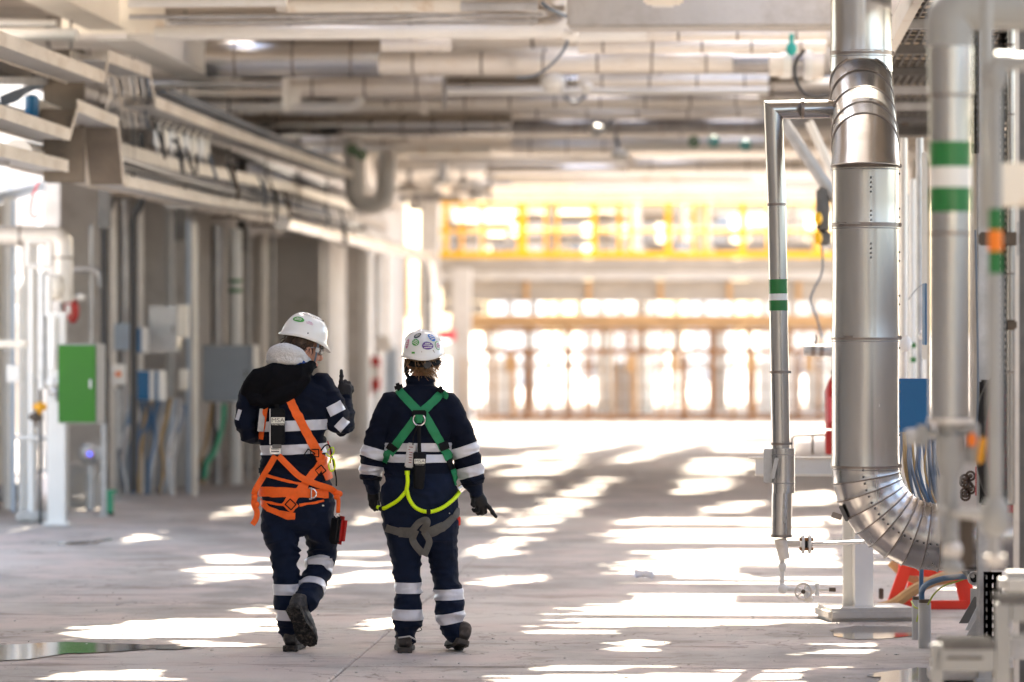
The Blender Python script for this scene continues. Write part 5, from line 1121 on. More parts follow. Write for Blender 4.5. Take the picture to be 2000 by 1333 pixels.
# --- walkway grating overhead at right ----------------------------------
wz = 3.72
gw = root('grating_walkway', H(30, 1.6, wz), 'beige grating walkway seen from below at the top right', 'walkway')
for uu in [22+i*2.2 for i in range(8)]:
    MB().bbox(H(uu, 1.75, wz-.035), (1.5, .07, .06), .004).build('cross_beam', 'galvd' if int(uu) % 3 else 'galv', gw)
for i in range(11):
    uu = 22.7+i*1.47; q = MB()
    q.box(H(uu, 1.75, wz+.045), (1.45, 1.26, .012))
    b_ = MB()
    for k in range(24): b_.box(H(uu, 1.04+k*.06, wz+.012), (.010, 1.36, .03))
    for k in range(4): b_.box(H(uu-.5+k*.34, 1.75, wz+.008), (1.45, .014, .02))
    b_.build('bearing_bars', 'galvd', gw, smooth=False, kind='stuff')
    q.build('grating_panel', 'grate', gw, smooth=False)
MB().bbox(H(30, 1.0, wz), (.06, 18, .16), .004).build('side_beam', 'cream', gw)
for i, (x, y, lab) in enumerate([(1768, 243, 'small brown nameplate under the grating walkway')]): boxthing('nameplate', lab, 'plate', P(x, y, 27.5), (.06, .02, .03), 'brown')
# --- middle distance between the two clad pipes --------------------------
for a in [('grey upright pipe just right of the large clad pipe', 1765, 270, None, 27, 14, 'clad_old'), ('pale upright pipe in the gap right of the large clad pipe', 1782, 350, None, 29, 12, 'white'), ('bluish upright in the gap right of the large clad pipe', 1796, 270, None, 28, 14, 'galv'),
          ('dull thin upright behind the gap', 1772, 380, None, 31, 6, 'clad_dark'), ('white thin upright behind the gap', 1806, 340, None, 31, 8, 'white')]: vpipe(*a, group='uprights in the gap right of the large pipe')
for i, (y, m_) in enumerate([(675, 'gtape'), (703, 'gtape')]): tag(MB().tube([P(1785, y-5, 28.9), P(1785, y+5, 28.9)], .028, 16).build('pipe_marking', m_), ['upper', 'lower'][i]+' green marking sleeve on the pale upright in the gap', 'marking')
tag(MB().ell(P(1767, 672, 27), (.05, .05, .06)).build('round_valve', 'white'), 'white round valve cap beside the large clad pipe', 'valve')
tag(MB().ell(P(1800, 655, 27), (.022, .022, .03)).build('round_valve', 'metal'), 'small glinting cap below the thin blue panel', 'valve')
cable('thin wire from the blue panel edge to the upright', [P(1804, 555, 24), P(1790, 565, 24.5), P(1775, 585, 25)], .003, 'cable')
wallbox('pale wall far behind the right hand pipes', 34, 60, 3.6, 4.4, 'concl')
for i, uu in enumerate([36, 44, 52, 60, 68]):
    c, s = cross(uu, 2.6, 2.95, 0, 4.45, .35); boxthing('concrete_pillar', '%s pillar of the right hand row behind the pipes' % nth[i], 'pillar', c, s, 'concl', 'pillars behind the right hand pipes', .02)
# --- things seen between slim and large pipes ----------------------------
pipe('diagonal_pipe', 'thick silver diagonal strut between the slim and large pipes', 'pipe', [P(1530, 240, 30), P(1640, 400, 30)], .048, 'galv')
pipe('diagonal_pipe', 'thinner pale diagonal strut beside the thick one', 'pipe', [P(1580, 238, 31), P(1630, 345, 31)], .035, 'white')
jl = root('signal_beacon', P(1598, 480, 30), 'dark signal unit with two amber lamps left of the large pipe', 'beacon')
MB().bbox(P(1607, 410, 30), (.10, .1, .35), .02, 0).build('housing', 'galvd', jl); MB().bbox(P(1610, 465, 30), (.10, .1, .12), .02, 0).build('housing', 'galvd', jl)
for y in (427, 465): MB().ell(P(1598, y, 29.9), (.032, .03, .05)).build('amber_lamp', 'yellow', jl)
cable('wire hanging from the amber lamp unit', [P(1606, 482, 30), P(1606, 530, 30), P(1590, 565, 30), P(1583, 590, 30), P(1595, 620, 30), P(1606, 660, 30)], .008, 'cable')
pipe('stub_pipe', 'grey capped stub pipe left of the large clad pipe', 'pipe', [P(1571, 684, 27), P(1640, 686, 27)], .04, 'galv', bands=[.06, .12])
cable('small chain hook above the grey stub pipe', [P(1592, 655, 27), P(1594, 662, 27), P(1592, 672, 27)], .006, 'brown')
fx = root('fire_extinguisher', P(1618, 890, 27), 'red fire extinguisher partly hidden behind the large clad pipe', 'extinguisher')
c_ = P(1630, 800, 27); MB().tube([(c_.x, 27, P(0, 838, 27).z), (c_.x, 27, P(0, 765, 27).z), (c_.x, 27, P(0, 745, 27).z), (c_.x, 27, P(0, 735, 27).z)], [.068, .068, .045, .02], 24).build('cylinder_body', 'red', fx)
MB().bbox((c_.x-.02, 26.93, P(0, 800, 27).z), (.06, .02, .18), .004, 0).build('label_panel', 'pink', fx); MB().bbox((c_.x, 27, P(0, 728, 27).z), (.05, .04, .04), .008, 0).build('valve_head', 'brown', fx)
MB().bbox((c_.x, 27.05, P(0, 865, 27).z), (.12, .1, .17), .006, 0).build('stand', 'red', fx)
pipe('hand_rail', 'thin dark rail in front of the fire extinguisher', 'rail', [P(1545, 892, 28), P(1548, 852, 28), P(1620, 849, 28)], .009, 'brown'); pipe('hand_rail', 'thin dark upright of the rail by the extinguisher', 'rail', [P(1587, 850, 28), P(1587, 888, 28)], .009, 'brown')
boxthing('ramp_block', 'low kerb edge on the floor left of the slim clad pipe', 'block', P(1500, 856, 60), (.8, .4, .06), 'conc')
# crushed clear bottle
cb = P(1257, 1130, FP*CAMH/(1136-650)); q = MB(); q.tube(crom([cb+Vector((-.065, .01, .03)), cb+Vector((-.03, 0, .035)), cb+Vector((.02, .01, .03)), cb+Vector((.055, -.01, .025)), cb+Vector((.075, -.01, .022))], 3), [.012]+[.028+random.uniform(-.008, .008) for _ in range(11)]+[.01], 12)
tag(q.build('plastic_bottle', 'plastic'), 'crushed clear plastic bottle lying on the sunny floor', 'bottle')
# ================================================================== PEOPLE
def np_noise(p, s, off=0): return noise.noise(Vector((p[0]*s[0]+off, p[1]*s[1]+off*1.7, p[2]*s[2]-off)))
def remesh(mb, voxel, it=2, fac=.5, disp=None):
    me = D.meshes.new('tmp'); me.from_pydata([tuple(v) for v in mb.v], [], mb.f); me.update()
    bm = bmesh.new(); bm.from_mesh(me); bmesh.ops.recalc_face_normals(bm, faces=bm.faces[:]); bm.to_mesh(me); bm.free()
    o = D.objects.new('tmp', me); COL.objects.link(o)
    m = o.modifiers.new('r', 'REMESH'); m.mode = 'VOXEL'; m.voxel_size = voxel; m.adaptivity = 0
    if it: s = o.modifiers.new('s', 'SMOOTH'); s.iterations = it; s.factor = fac
    dg = bpy.context.evaluated_depsgraph_get(); out = D.meshes.new_from_object(o.evaluated_get(dg))
    D.objects.remove(o)
    if disp:
        n = len(out.vertices); co = np.empty(n*3); out.vertices.foreach_get('co', co); co = co.reshape(-1, 3)
        no = np.empty(n*3); out.vertex_normals.foreach_get('vector', no); no = no.reshape(-1, 3)
        d = np.array([disp(Vector(c), Vector(k)) for c, k in zip(co, no)]); co = co+no*d[:, None]
        out.vertices.foreach_set('co', co.ravel()); out.update()
    return out
class Body:
    """world-space mesh of the figure with fast queries"""
    def __init__(s, me):
        n = len(me.vertices); s.co = np.empty(n*3); me.vertices.foreach_get('co', s.co); s.co = s.co.reshape(-1, 3)
        no = np.empty(n*3); me.vertex_normals.foreach_get('vector', no); s.no = no.reshape(-1, 3)
        s.F = np.array([list(p.vertices) if len(p.vertices) == 4 else list(p.vertices)+[p.vertices[-1]] for p in me.polygons]); s.fc = s.co[s.F].mean(1); s.fn = s.no[s.F].mean(1)
    def back(s, px, py, Y, rad=.02, off=0):
        """point on the camera-facing surface seen near this pixel"""
        p = P(px, py, Y); d = np.hypot(s.co[:, 0]-p.x, s.co[:, 2]-p.z); i = np.where(d < rad)[0]
        if len(i) == 0: return Vector((p.x, Y-off, p.z))
        return Vector((p.x, np.sort(s.co[i, 1])[:max(1, len(i)//6)].mean()-off, p.z))
    def cut(s, sel, planes, lift, thick=.004, smooth=0, largest=True):
        F = s.F[sel]
        if len(F) == 0: return None
        u, inv = np.unique(F, return_inverse=True); inv = inv.reshape(F.shape)
        bm = bmesh.new(); ln = bm.verts.layers.float_vector.new('n'); vs = [bm.verts.new(c) for c in s.co[u]]
        for v, i in zip(vs, u): v[ln] = Vector(s.no[i])
        for f in inv:
            q = [vs[i] for i in dict.fromkeys(f.tolist())]
            if len(q) >= 3:
                try: bm.faces.new(q)
                except ValueError: pass
        for co, no in planes:
            bmesh.ops.bisect_plane(bm, geom=bm.verts[:]+bm.edges[:]+bm.faces[:], dist=1e-5, plane_co=co, plane_no=no, clear_outer=True)
        if not bm.faces: bm.free(); return None
        if largest:
            seen = set(); best = []
            for f0 in bm.faces:
                if f0 in seen: continue
                comp = [f0]; seen.add(f0)
                for f in comp:
                    for e_ in f.edges:
                        for g_ in e_.link_faces:
                            if g_ not in seen: seen.add(g_); comp.append(g_)
                if len(comp) > len(best): best = comp
            kill = set(bm.faces)-set(best)
            if kill: bmesh.ops.delete(bm, geom=list(kill), context='FACES')
        if smooth:
            for _ in range(smooth): bmesh.ops.smooth_vert(bm, verts=[v for v in bm.verts if not v.is_boundary], factor=.5, use_axis_x=True, use_axis_y=True, use_axis_z=True)
        V = [v.co.copy() for v in bm.verts]; N = [v[ln].normalized() for v in bm.verts]; bm.verts.index_update()
        fs = [tuple(v.index for v in f.verts) for f in bm.faces]; bd = [(e.verts[0].index, e.verts[1].index, e.link_faces[0]) for e in bm.edges if e.is_boundary]
        k = len(V); mb = MB(); mb.v = [v+n*lift for v, n in zip(V, N)]+[v+n*(lift-thick) for v, n in zip(V, N)]
        mb.f = fs+[tuple(i+k for i in f)[::-1] for f in fs]
        for a, b, f in bd: mb.f.append((a, b, b+k, a+k))
        bm.free(); return mb
    def strap(s, a, b, Y, wpx, lift=.007, thick=.004, face=Vector((0, -1, 0)), thr=.12, pred=None, smooth=2):
        """webbing lying on the surface between two pixels"""
        A, B = P(a[0], a[1], Y), P(b[0], b[1], Y); w = wpx/FP*Y; d = (B-A).normalized(); n = Vector((-d.z, 0, d.x)); L = (B-A).length
        r = s.fc-np.array(A); t = r[:, 0]*d.x+r[:, 2]*d.z; q = r[:, 0]*n.x+r[:, 2]*n.z
        sel = (np.abs(q) < w/2+.02) & (t > -.02) & (t < L+.02) & (s.fn @ np.array(face) > thr)
        if pred is not None: sel &= pred(s.fc)
        return s.cut(sel, [(A+n*w/2, n), (A-n*w/2, -n), (A, -d), (B, d)], lift, thick, smooth)
    def band(s, c, ax, w, rad, lift=.003, thick=.0025, pred=None, extra=()):
        ax = Vector(ax).normalized(); r = s.fc-np.array(c); t = r @ np.array(ax); q = np.linalg.norm(r-t[:, None]*np.array(ax), axis=1)
        sel = (np.abs(t) < w/2+.02) & (q < rad)
        if pred is not None: sel &= pred(s.fc)
        return s.cut(sel, [(Vector(c)+ax*w/2, ax), (Vector(c)-ax*w/2, -ax)]+list(extra), lift, thick)
def limb(mb, rows, n=22, sub=4, ref=(0, 1, 0)):
    """rows: (px, py, Y, half width px, half depth m)"""
    A = [P(r[0], r[1], r[2]) for r in rows]; ra = [r[3]/FP*r[2] for r in rows]; rb = [r[4] for r in rows]
    pts = crom(A, sub); Z = [Vector((a, b, 0)) for a, b in zip(ra, rb)]; q = crom(Z, sub)
    mb.tube([pts[0]+(pts[0]-pts[1]).normalized()*min(q[0].x, q[0].y)*.5]+pts+[pts[-1]+(pts[-1]-pts[-2]).normalized()*min(q[-1].x, q[-1].y)*.5],
            [q[0].x*.55]+[a.x for a in q]+[q[-1].x*.55], n, r2=[q[0].y*.55]+[a.y for a in q]+[q[-1].y*.55], ref=ref); return mb
def mesh_obj(name, me, mats, parent, kindfn=None, sm=True):
    org = ORI[parent.name]; me.transform(Matrix.Translation(-org)); me.name = name
    for m in mats: me.materials.append(M[m])
    if kindfn:
        idx = [kindfn(p.center+org) for p in me.polygons]; me.polygons.foreach_set('material_index', idx)
    me.polygons.foreach_set('use_smooth', [True]*len(me.polygons)); me.update()
    o = D.objects.new(name, me); COL.objects.link(o); o.parent = parent; ORI[o.name] = org; return o
def addp(mb, name, m, parent, lab=None, angle=50):
    if mb is None or not mb.f: print('EMPTY', name); return None
    o = mb.build(name, m, parent, angle=angle)
    if lab: o['label'] = lab
    return o
def ridged(c, sx, sy, sz, off): return 1-abs(noise.noise(Vector((c.x*sx+off, c.y*sy, c.z*sz+off*2))))*2.2
def folds(centres, base=.0022):
    def f(c, n):
        amp = base
        for (p, r, a) in centres:
            d = (c-p).length_squared/(r*r)
            if d < 6: amp += a*math.exp(-d)
        wv = noise.noise(c*3.5)*.06
        g = ridged(c+Vector((0, 0, wv)), 5, 5, 21, 3)*.6+ridged(c+Vector((wv, 0, c.x*.6)), 9, 6, 10, 9)*.55
        return amp*3.0*(g-.55)+.0016*noise.noise(c*38)
    return f
# ---- head ------------------------------------------------------------------
def head_frame(c, yaw, pitch, roll=0):
    """local +Y is where the face looks; yaw clockwise from +Y"""
    return Matrix.Translation(c) @ Matrix.Rotation(-yaw, 4, 'Z') @ Matrix.Rotation(-pitch, 4, 'X') @ Matrix.Rotation(roll, 4, 'Y')
def add_head(mb, T, s=1.0):
    r3 = T.to_3x3(); e = lambda c, r: mb.ell(T @ (Vector(c)*s), Vector(r)*s, r3)
    e((0, -.012, .03), (.076, .097, .09)); e((0, .03, -.03), (.062, .063, .08)); e((0, .052, -.085), (.034, .036, .026)); e((0, .062, .03), (.052, .036, .03))
    mb.tube([T @ (Vector(q)*s) for q in ((0, .088, .012), (0, .104, -.012), (0, .116, -.036))], [.008*s, .011*s, .014*s], 12)
    e((0, .107, -.038), (.016, .013, .01)); e((0, .090, -.066), (.02, .013, .008)); e((0, .088, -.078), (.018, .012, .009)); e((.038, .06, -.03), (.024, .026, .026)); e((-.038, .06, -.03), (.024, .026, .026))
    for sx in (-1, 1):
        m2 = r3 @ Matrix.Rotation(sx*R(20), 3, 'Z'); mb.ell(T @ (Vector((sx*.08, -.008, -.018))*s), (.013*s, .021*s, .034*s), m2, 12, 10)
        e((sx*.031, .088, .014), (.013, .01, .009))
def ear_detail(parent, T, sx, s=1.0):
    q = MB(); c = Vector((sx*.091, -.008, -.014)); pts = []
    for i in range(13):
        a = R(-60)+R(290)*i/12; pts.append(T @ ((c+Vector((0, math.cos(a)*.0165*(-1), math.sin(a)*.027)))*s))
    q.tube(pts, .0045*s, 8); return q.build('ear_rim', 'skin', parent)
def helmet(parent, T, label, peak=.046, vent=True, sw=1.0, sl=.92):
    """shell with a swept brim, front is local +Y"""
    rt = MB(); n = 64; rings = 18; A, B, Cc = .116*sw, .140*sl, .120
    prof = []
    for i in range(rings+1):
        t = i/rings*R(90); prof.append((math.cos(t)**.72 if i < rings else 0.0, math.sin(t)**.95))
    vs = []
    for j in range(n):
        a = 2*math.pi*j/n; f = math.sin(a)   # f=1 front
        br = .006+max(0, f)**3*peak*.85+max(0, -f)**4*.010
        dz = -.008-max(0, f)**3*.020-max(0, -f)**3*.018
        vs.append(T @ Vector((math.cos(a)*(A+br), math.sin(a)*(B+br), dz-.006)))
    for j in range(n):
        a = 2*math.pi*j/n; f = math.sin(a); dz = -max(0, -f)**3*.020; vs.append(T @ Vector((math.cos(a)*(A+.003), math.sin(a)*(B+.003), .004+dz)))
    for r_, z in prof[1:-1]:
        for j in range(n):
            a = 2*math.pi*j/n; rid = 0
            x = abs(math.cos(a)*r_*A)
            rid = .007*math.exp(-((x-.0)/.020)**2)*min(1, z*1.6) if z > .3 else 0
            f = math.sin(a); dz = -max(0, -f)**3*.020*(1-z)
            vs.append(T @ Vector((math.cos(a)*(r_*A), math.sin(a)*(r_*B), z*Cc+rid+.004+dz)))
    k = 2+len(prof)-2; vs.append(T @ Vector((0, 0, Cc+.011)))
    fs = [(i*n+j, i*n+(j+1) % n, (i+1)*n+(j+1) % n, (i+1)*n+j) for i in range(k-1) for j in range(n)]
    fs += [((k-1)*n+j, (k-1)*n+(j+1) % n, k*n) for j in range(n)]
    rt.add(vs, fs); o = rt.build('helmet', 'hel', parent, angle=75); o['label'] = label
    sd = o.modifiers.new('thickness', 'SOLIDIFY'); sd.thickness = .003; sd.offset = -1
    inn = MB(); inn.tube([T @ Vector((0, 0, -.004)), T @ Vector((0, 0, .02)), T @ Vector((0, 0, .07))], [.098, .10, .085], 30, r2=[.122, .124, .105], ref=T.to_3x3() @ Vector((0, 1, 0))); inn.build('inner_band', 'black', o)
    def surf_pt(a, e, off=.0015):
        t = e; r_, z = math.cos(t)**.72, math.sin(t)**.95
        x = abs(math.cos(a)*r_*A); rid = .007*math.exp(-((x)/.020)**2)*min(1, z*1.6) if z > .3 else 0
        p = Vector((math.cos(a)*r_*A, math.sin(a)*r_*B, z*Cc+rid+.004)); nn = Vector((p.x/A**2, p.y/B**2, (p.z+.001)/Cc**2)).normalized(); return p+nn*off, nn
    def sticker(a, e, wd, ht, m, rot=0, text=None, tm='print_w', rim=None):
        c, nn = surf_pt(a, e); tx = Vector((0, 0, 1)).cross(nn).normalized(); ty = nn.cross(tx)
        cr, sr = math.cos(rot), math.sin(rot); ux = tx*cr+ty*sr; uy = -tx*sr+ty*cr
        def proj(q, off):                                    # drop onto the shell
            p = q.copy()
            for _ in range(3):
                k_ = math.sqrt((p.x/A)**2+(p.y/B)**2+(max(0, p.z)/Cc)**2)
                rr = math.hypot(p.x/A, p.y/B)
                # superellipse-like shell: x^(2/.82) , z^(2/.95)
                g = (rr**(2/.72)+(max(1e-4, p.z-.004)/Cc)**(2/.95)); p = p*(1/g)**.45
            x = abs(p.x); p = p+Vector((0, 0, .007*math.exp(-(x/.020)**2)*min(1, p.z/Cc*1.6) if p.z/Cc > .3 else 0)); return p+nn*off
        for mm, ww, hh, off in ([(rim, wd, ht, .0009)] if rim else [])+[(m, wd*(.84 if rim else 1), ht*(.84 if rim else 1), .0016)]:
            q = MB(); V = [T @ proj(c+ux*math.cos(2*math.pi*i/26)*r_*ww/2+uy*math.sin(2*math.pi*i/26)*r_*hh/2, off) for r_ in (1, .5) for i in range(26)]+[T @ proj(c, off)]
            F_ = [(i, (i+1) % 26, 26+(i+1) % 26, 26+i) for i in range(26)]+[(26+i, 26+(i+1) % 26, 52) for i in range(26)]
            q.add(V, F_); so_ = q.build('sticker', mm, o)
        if text:                                             # small print: short bars and a bold letter-like shape
            q = MB(); rs = random.Random(int(a*100)+int(e*100))
            for rr_, ln in ((-.16, .55), (.04, .6), (.22, .35)):
                x = -ln/2*wd
                while x < ln/2*wd:
                    l_ = rs.uniform(.03, .07)*wd; cc = T @ proj(c+ux*(x+l_/2)+uy*rr_*ht, .0024); mt_ = Matrix([T.to_3x3() @ ux, T.to_3x3() @ uy, T.to_3x3() @ nn]).transposed()
                    q.box(cc, (l_, ht*.11, .0006), mtx=mt_); x += l_+.022*wd
            q.build('print', tm, o)
    return o, sticker, surf_pt
# ---- hands -------------------------------------------------------------------
def hand(parent, palm, fingers, name='glove', vox=.0032, m='glove'):
    """palm: rows for limb(); fingers: list of (points as (px,py,Y), radii m)"""
    mb = MB(); limb(mb, palm, 18, 3)
    for pts, rr in fingers:
        q = crom([P(*p) for p in pts], 3); k = len(q); rad = [rr*(1-.22*i/(k-1)) for i in range(k)]
        d = (q[-1]-q[-2]).normalized(); mb.tube(q+[q[-1]+d*rr*.55], rad+[rad[-1]*.55], 12)
        for j in (1, 2):
            if j < len(pts)-1: mb.ell(P(*pts[j]), (rr*1.12,)*3, n=10, k=8)
    me = remesh(mb, vox, 2, .5, lambda c, n: .0007*noise.noise(c*140)); return mesh_obj(name, me, [m], parent)
def boot(parent, T, L, wd, m, ms, shaft=.16, lace=True, name='boot', lean=(0, 0)):
    mb = MB(); rows = [(-.006, .028, .045, .095), (.02, .036, .02, .125), (.06, .038, .012, .135), (.11, .041, .012, .112), (.16, .046, .012, .092), (.21, .046, .012, .076), (.25, .038, .012, .062), (.283, .022, .015, .045)]
    k = L/.29; n = 20; vs = []
    for y, w_, z0, z1 in rows:
        for j in range(n):
            a = 2*math.pi*j/n; ca, sa = math.cos(a), math.sin(a); zc, hz = (z0+z1)/2, (z1-z0)/2
            vs.append(T @ Vector((math.copysign(abs(ca)**.8, ca)*w_*wd, y*k, zc+math.copysign(abs(sa)**.75, sa)*hz)))
    m_ = len(rows); fs = [(i*n+j, i*n+(j+1) % n, (i+1)*n+(j+1) % n, (i+1)*n+j) for i in range(m_-1) for j in range(n)]+[tuple(range(n))[::-1], tuple(range((m_-1)*n, m_*n))]
    mb.add(vs, fs)
    mb.tube([T @ Vector((lean[0]*t, (.045+lean[1]*t)*k, .05+t*shaft)) for t in (0, .35, .7, 1)], [.040*wd, .041*wd, .044*wd, .046*wd], 18, r2=[.05, .05, .048, .047], ref=T.to_3x3() @ Vector((0, 1, 0)))
    me = remesh(mb, .0045, 2, .5, lambda c, nn: .0022*(ridged(c, 14, 14, 30, 2)-.5)); b = mesh_obj(name, me, [m], parent)
    # sole outline with lugs
    out = [(-.012, .0), (-.010, .024), (.01, .036), (.06, .036), (.11, .034), (.16, .045), (.21, .050), (.25, .044), (.28, .030), (.298, .012)]
    oc_ = out+[(y, -x) for y, x in out[::-1]]
    q = MB(); N = len(oc_)
    for zz, sc in ((.0, 1.0), (.012, 1.04), (.026, 1.0)):
        for y, x in oc_: q.v.append(T @ Vector((x*wd*sc, y*k, zz+(.012 if y > .27 else 0))))
    q.f += [tuple(range(N)), tuple(range(2*N, 3*N))[::-1]]+[(r*N+j, r*N+(j+1) % N, (r+1)*N+(j+1) % N, (r+1)*N+j) for r in (0, 1) for j in range(N)]
    s_ = q.build('sole', ms, b, angle=30)
    lg = MB(); r3 = T.to_3x3()
    for i in range(11):
        y = .004+i*.027
        for sx in (-1, 1):
            hw_ = .030 if i in (3, 4) else .034
            lg.bbox(T @ Vector((sx*hw_*.72*wd, y*k, -.002+(.010 if y > .25 else 0))), (hw_*.62, .017, .010), .002, mtx=r3 @ Matrix.Rotation(sx*.3, 3, 'Z'))
    lg.build('tread', ms, s_)
    MB().tube([T @ Vector((.03*math.cos(a)*wd*1.0, (.055+.0*a)*k+math.sin(a)*.045, .05+shaft*.8)) for a in [i*math.pi/10 for i in range(21)]], .004, 6).build('collar_trim', m, b)
    if lace:
        q = MB(); q.tube(crom([T @ Vector(p) for p in ((.02, .10*k, .12), (.055, .09*k, .135), (.085, .085*k, .13), (.09, .09*k, .115), (.06, .10*k, .108), (.02, .105*k, .115))], 5), .0022, 6); q.build('lace', 'black', b)
    return b
def text_mesh(txt, size, origin, parent, m, rz=0, tilt=0, shear=0, bold=.0, name='lettering', extr=.0004, xdir=Vector((1, 0, 0)), zdir=Vector((0, 0, 1)), sx=1.0):
    cu = D.curves.new('txt', 'FONT'); cu.body = txt; cu.size = size; cu.extrude = extr; cu.offset = bold; cu.align_x = 'CENTER'; cu.align_y = 'CENTER'; cu.shear = shear
    o = D.objects.new('txt', cu); COL.objects.link(o); dg = bpy.context.evaluated_depsgraph_get(); me = D.meshes.new_from_object(o.evaluated_get(dg)); D.objects.remove(o)
    yd = xdir.cross(zdir); mt = Matrix([xdir*sx, zdir, -yd]).transposed().to_4x4()
    me.transform(Matrix.Translation(origin-ORI[parent.name]) @ mt); me.name = name; me.materials.append(M[m]); q = D.objects.new(name, me); COL.objects.link(q); q.parent = parent; ORI[q.name] = ORI[parent.name]; return q
def ribbon(mb, pts, wpx, Y=21, thick=.003, ref=(0, 1, 0), sub=5):
    q = crom(pts, sub); mb.tube(q, wpx/2/FP*Y, 8, r2=thick, ref=ref); return mb

# =============================================================== PERSON 1 (left, orange harness)
Y1 = 21.1
man = root('person', (P(575, 1272, Y1).x, Y1, 0), 'person in navy workwear with orange harness, head turned right and index finger raised', 'person')
HT = head_frame(P(593, 682, 21.1), R(64), R(12), R(4))
mb = MB()
limb(mb, [(578, 716, 21.12, 30, .07), (572, 733, 21.12, 55, .095), (566, 757, 21.1, 77, .13), (567, 792, 21.08, 77, .14), (571, 832, 21.08, 69, .14), (573, 870, 21.09, 64, .135), (573, 905, 21.1, 65, .135), (577, 940, 21.1, 68, .145), (581, 970, 21.1, 69, .15), (583, 1000, 21.1, 64, .14), (585, 1020, 21.12, 50, .12)], 30)
limb(mb, [(549, 985, 21.1, 37, .125), (548, 1030, 21.1, 37, .115), (556, 1078, 21.12, 29, .095), (559, 1120, 21.11, 26, .088), (560, 1168, 21.1, 25, .08), (561, 1200, 21.1, 24, .078), (566, 1226, 21.12, 21, .07), (568, 1243, 21.13, 18, .062)])
limb(mb, [(616, 985, 21.1, 38, .125), (623, 1030, 21.15, 33, .115), (630, 1068, 21.2, 29, .095), (624, 1100, 21.2, 27, .09), (613, 1138, 21.12, 27, .085), (603, 1163, 21.02, 26, .08), (596, 1182, 20.95, 22, .07)])
limb(mb, [(508, 752, 21.1, 30, .085), (492, 775, 21.08, 27, .08), (481, 810, 21.04, 21, .07), (480, 838, 21.04, 20, .068), (492, 850, 21.12, 19, .062), (520, 846, 21.3, 16, .055), (548, 838, 21.42, 13, .045)])
limb(mb, [(618, 750, 21.12, 30, .09), (640, 775, 21.12, 28, .082), (655, 808, 21.09, 26, .075), (664, 832, 21.1, 24, .07), (672, 818, 21.18, 22, .066), (674, 798, 21.24, 17, .055), (674, 784, 21.27, 13, .042), (674, 772, 21.27, 11, .03)])
limb(mb, [(584, 735, 21.12, 24, .075), (588, 715, 21.12, 21, .065), (592, 700, 21.11, 19, .06)])
add_head(mb, HT)
fm = folds([(P(560, 1080, 21.1), .13, .005), (P(625, 1090, 21.1), .13, .007), (P(565, 1225, 21.1), .10, .008), (P(600, 1175, 21.1), .09, .008), (P(480, 835, 21.1), .12, .006), (P(662, 830, 21.1), .13, .006),
            (P(575, 900, 21.1), .22, .004), (P(560, 1010, 21.1), .16, .003), (P(640, 780, 21.1), .12, .004)])
hc_ = HT.translation
def skinzone1(c):
    l = HT.inverted() @ c; return l.z > -.135 and c.z > P(0, 716, 21.1).z and l.length < .2
def dis1(c, n): return 0 if skinzone1(c) else fm(c, n)
me = remesh(mb, .0062, 2, .5, dis1); B1 = Body(me)
zb1 = P(0, 918, 21.1).z
body1 = mesh_obj('body', me, ['navy', 'skin', 'navyw'], man, lambda c: 1 if skinzone1(c) else (2 if c.z < zb1 else 0))
# jacket hem
addp(B1.band((P(575, 918, 21.1).x, 21.1, P(0, 919, 21.1).z), (0, 0, 1), .030, .24, .009, .010), 'jacket_hem', 'navy', man)
# glove with raised index finger
Yh = 21.27
hand(man, [(674, 786, Yh, 13, .026), (674, 776, Yh, 14, .024), (673, 763, Yh, 14.5, .021), (673, 753, Yh, 13, .017)],
     [([(665, 756, Yh), (666, 746, Yh), (667, 735, Yh), (666.5, 724, Yh)], .0125),
      ([(672, 753, Yh), (674, 746, Yh+.02), (676, 750, Yh+.05), (676, 762, Yh+.045)], .0125), ([(679, 756, Yh), (682, 749, Yh+.02), (684, 755, Yh+.045), (682, 765, Yh+.04)], .0118), ([(684, 762, Yh), (687, 757, Yh+.018), (688, 763, Yh+.035), (685, 770, Yh+.03)], .011),
      ([(664, 775, Yh), (656, 767, Yh-.005), (652, 757, Yh), (650, 750, Yh+.004)], .0125)])
addp(MB().tube([P(674, 787, Yh), P(674, 781, Yh)], 14.5/FP*Yh, 20, r2=.034), 'glove_cuff', 'glove', man)
hand(man, [(548, 838, 21.42, 12, .03), (560, 834, 21.47, 13, .026), (572, 831, 21.5, 12, .02)], [([(575, 826, 21.5), (584, 822, 21.52), (588, 826, 21.5)], .012), ([(576, 831, 21.5), (586, 830, 21.52), (590, 834, 21.5)], .012), ([(575, 836, 21.5), (584, 838, 21.52), (588, 841, 21.5)], .012), ([(573, 840, 21.5), (580, 844, 21.52), (583, 847, 21.5)], .011), ([(562, 826, 21.48), (570, 818, 21.49), (577, 816, 21.5)], .012)], vox=.0045)
# boots
Tl = Matrix.Translation((P(567, 1272, 21.1).x, 21.06, .006)) @ Matrix.Rotation(R(-6), 4, 'Z')
boot(man, Tl, .30, 1.12, 'boot', 'sole', .15, lace=False)
toe = P(606, 1261, 20.98); heel = P(571, 1190, 20.84)
dy = (toe-heel).normalized(); nrm_ = Vector((-.30, -.92, -.22)); nrm_ = (nrm_-dy*nrm_.dot(dy)).normalized(); zz = -nrm_; xx = dy.cross(zz)
Tr = Matrix([xx, dy, zz]).transposed().to_4x4(); Tr = Matrix.Translation(heel) @ Tr
boot(man, Tr, (toe-heel).length+.012, 1.16, 'boot', 'sole', .07, lace=True, lean=(.01, -.015))
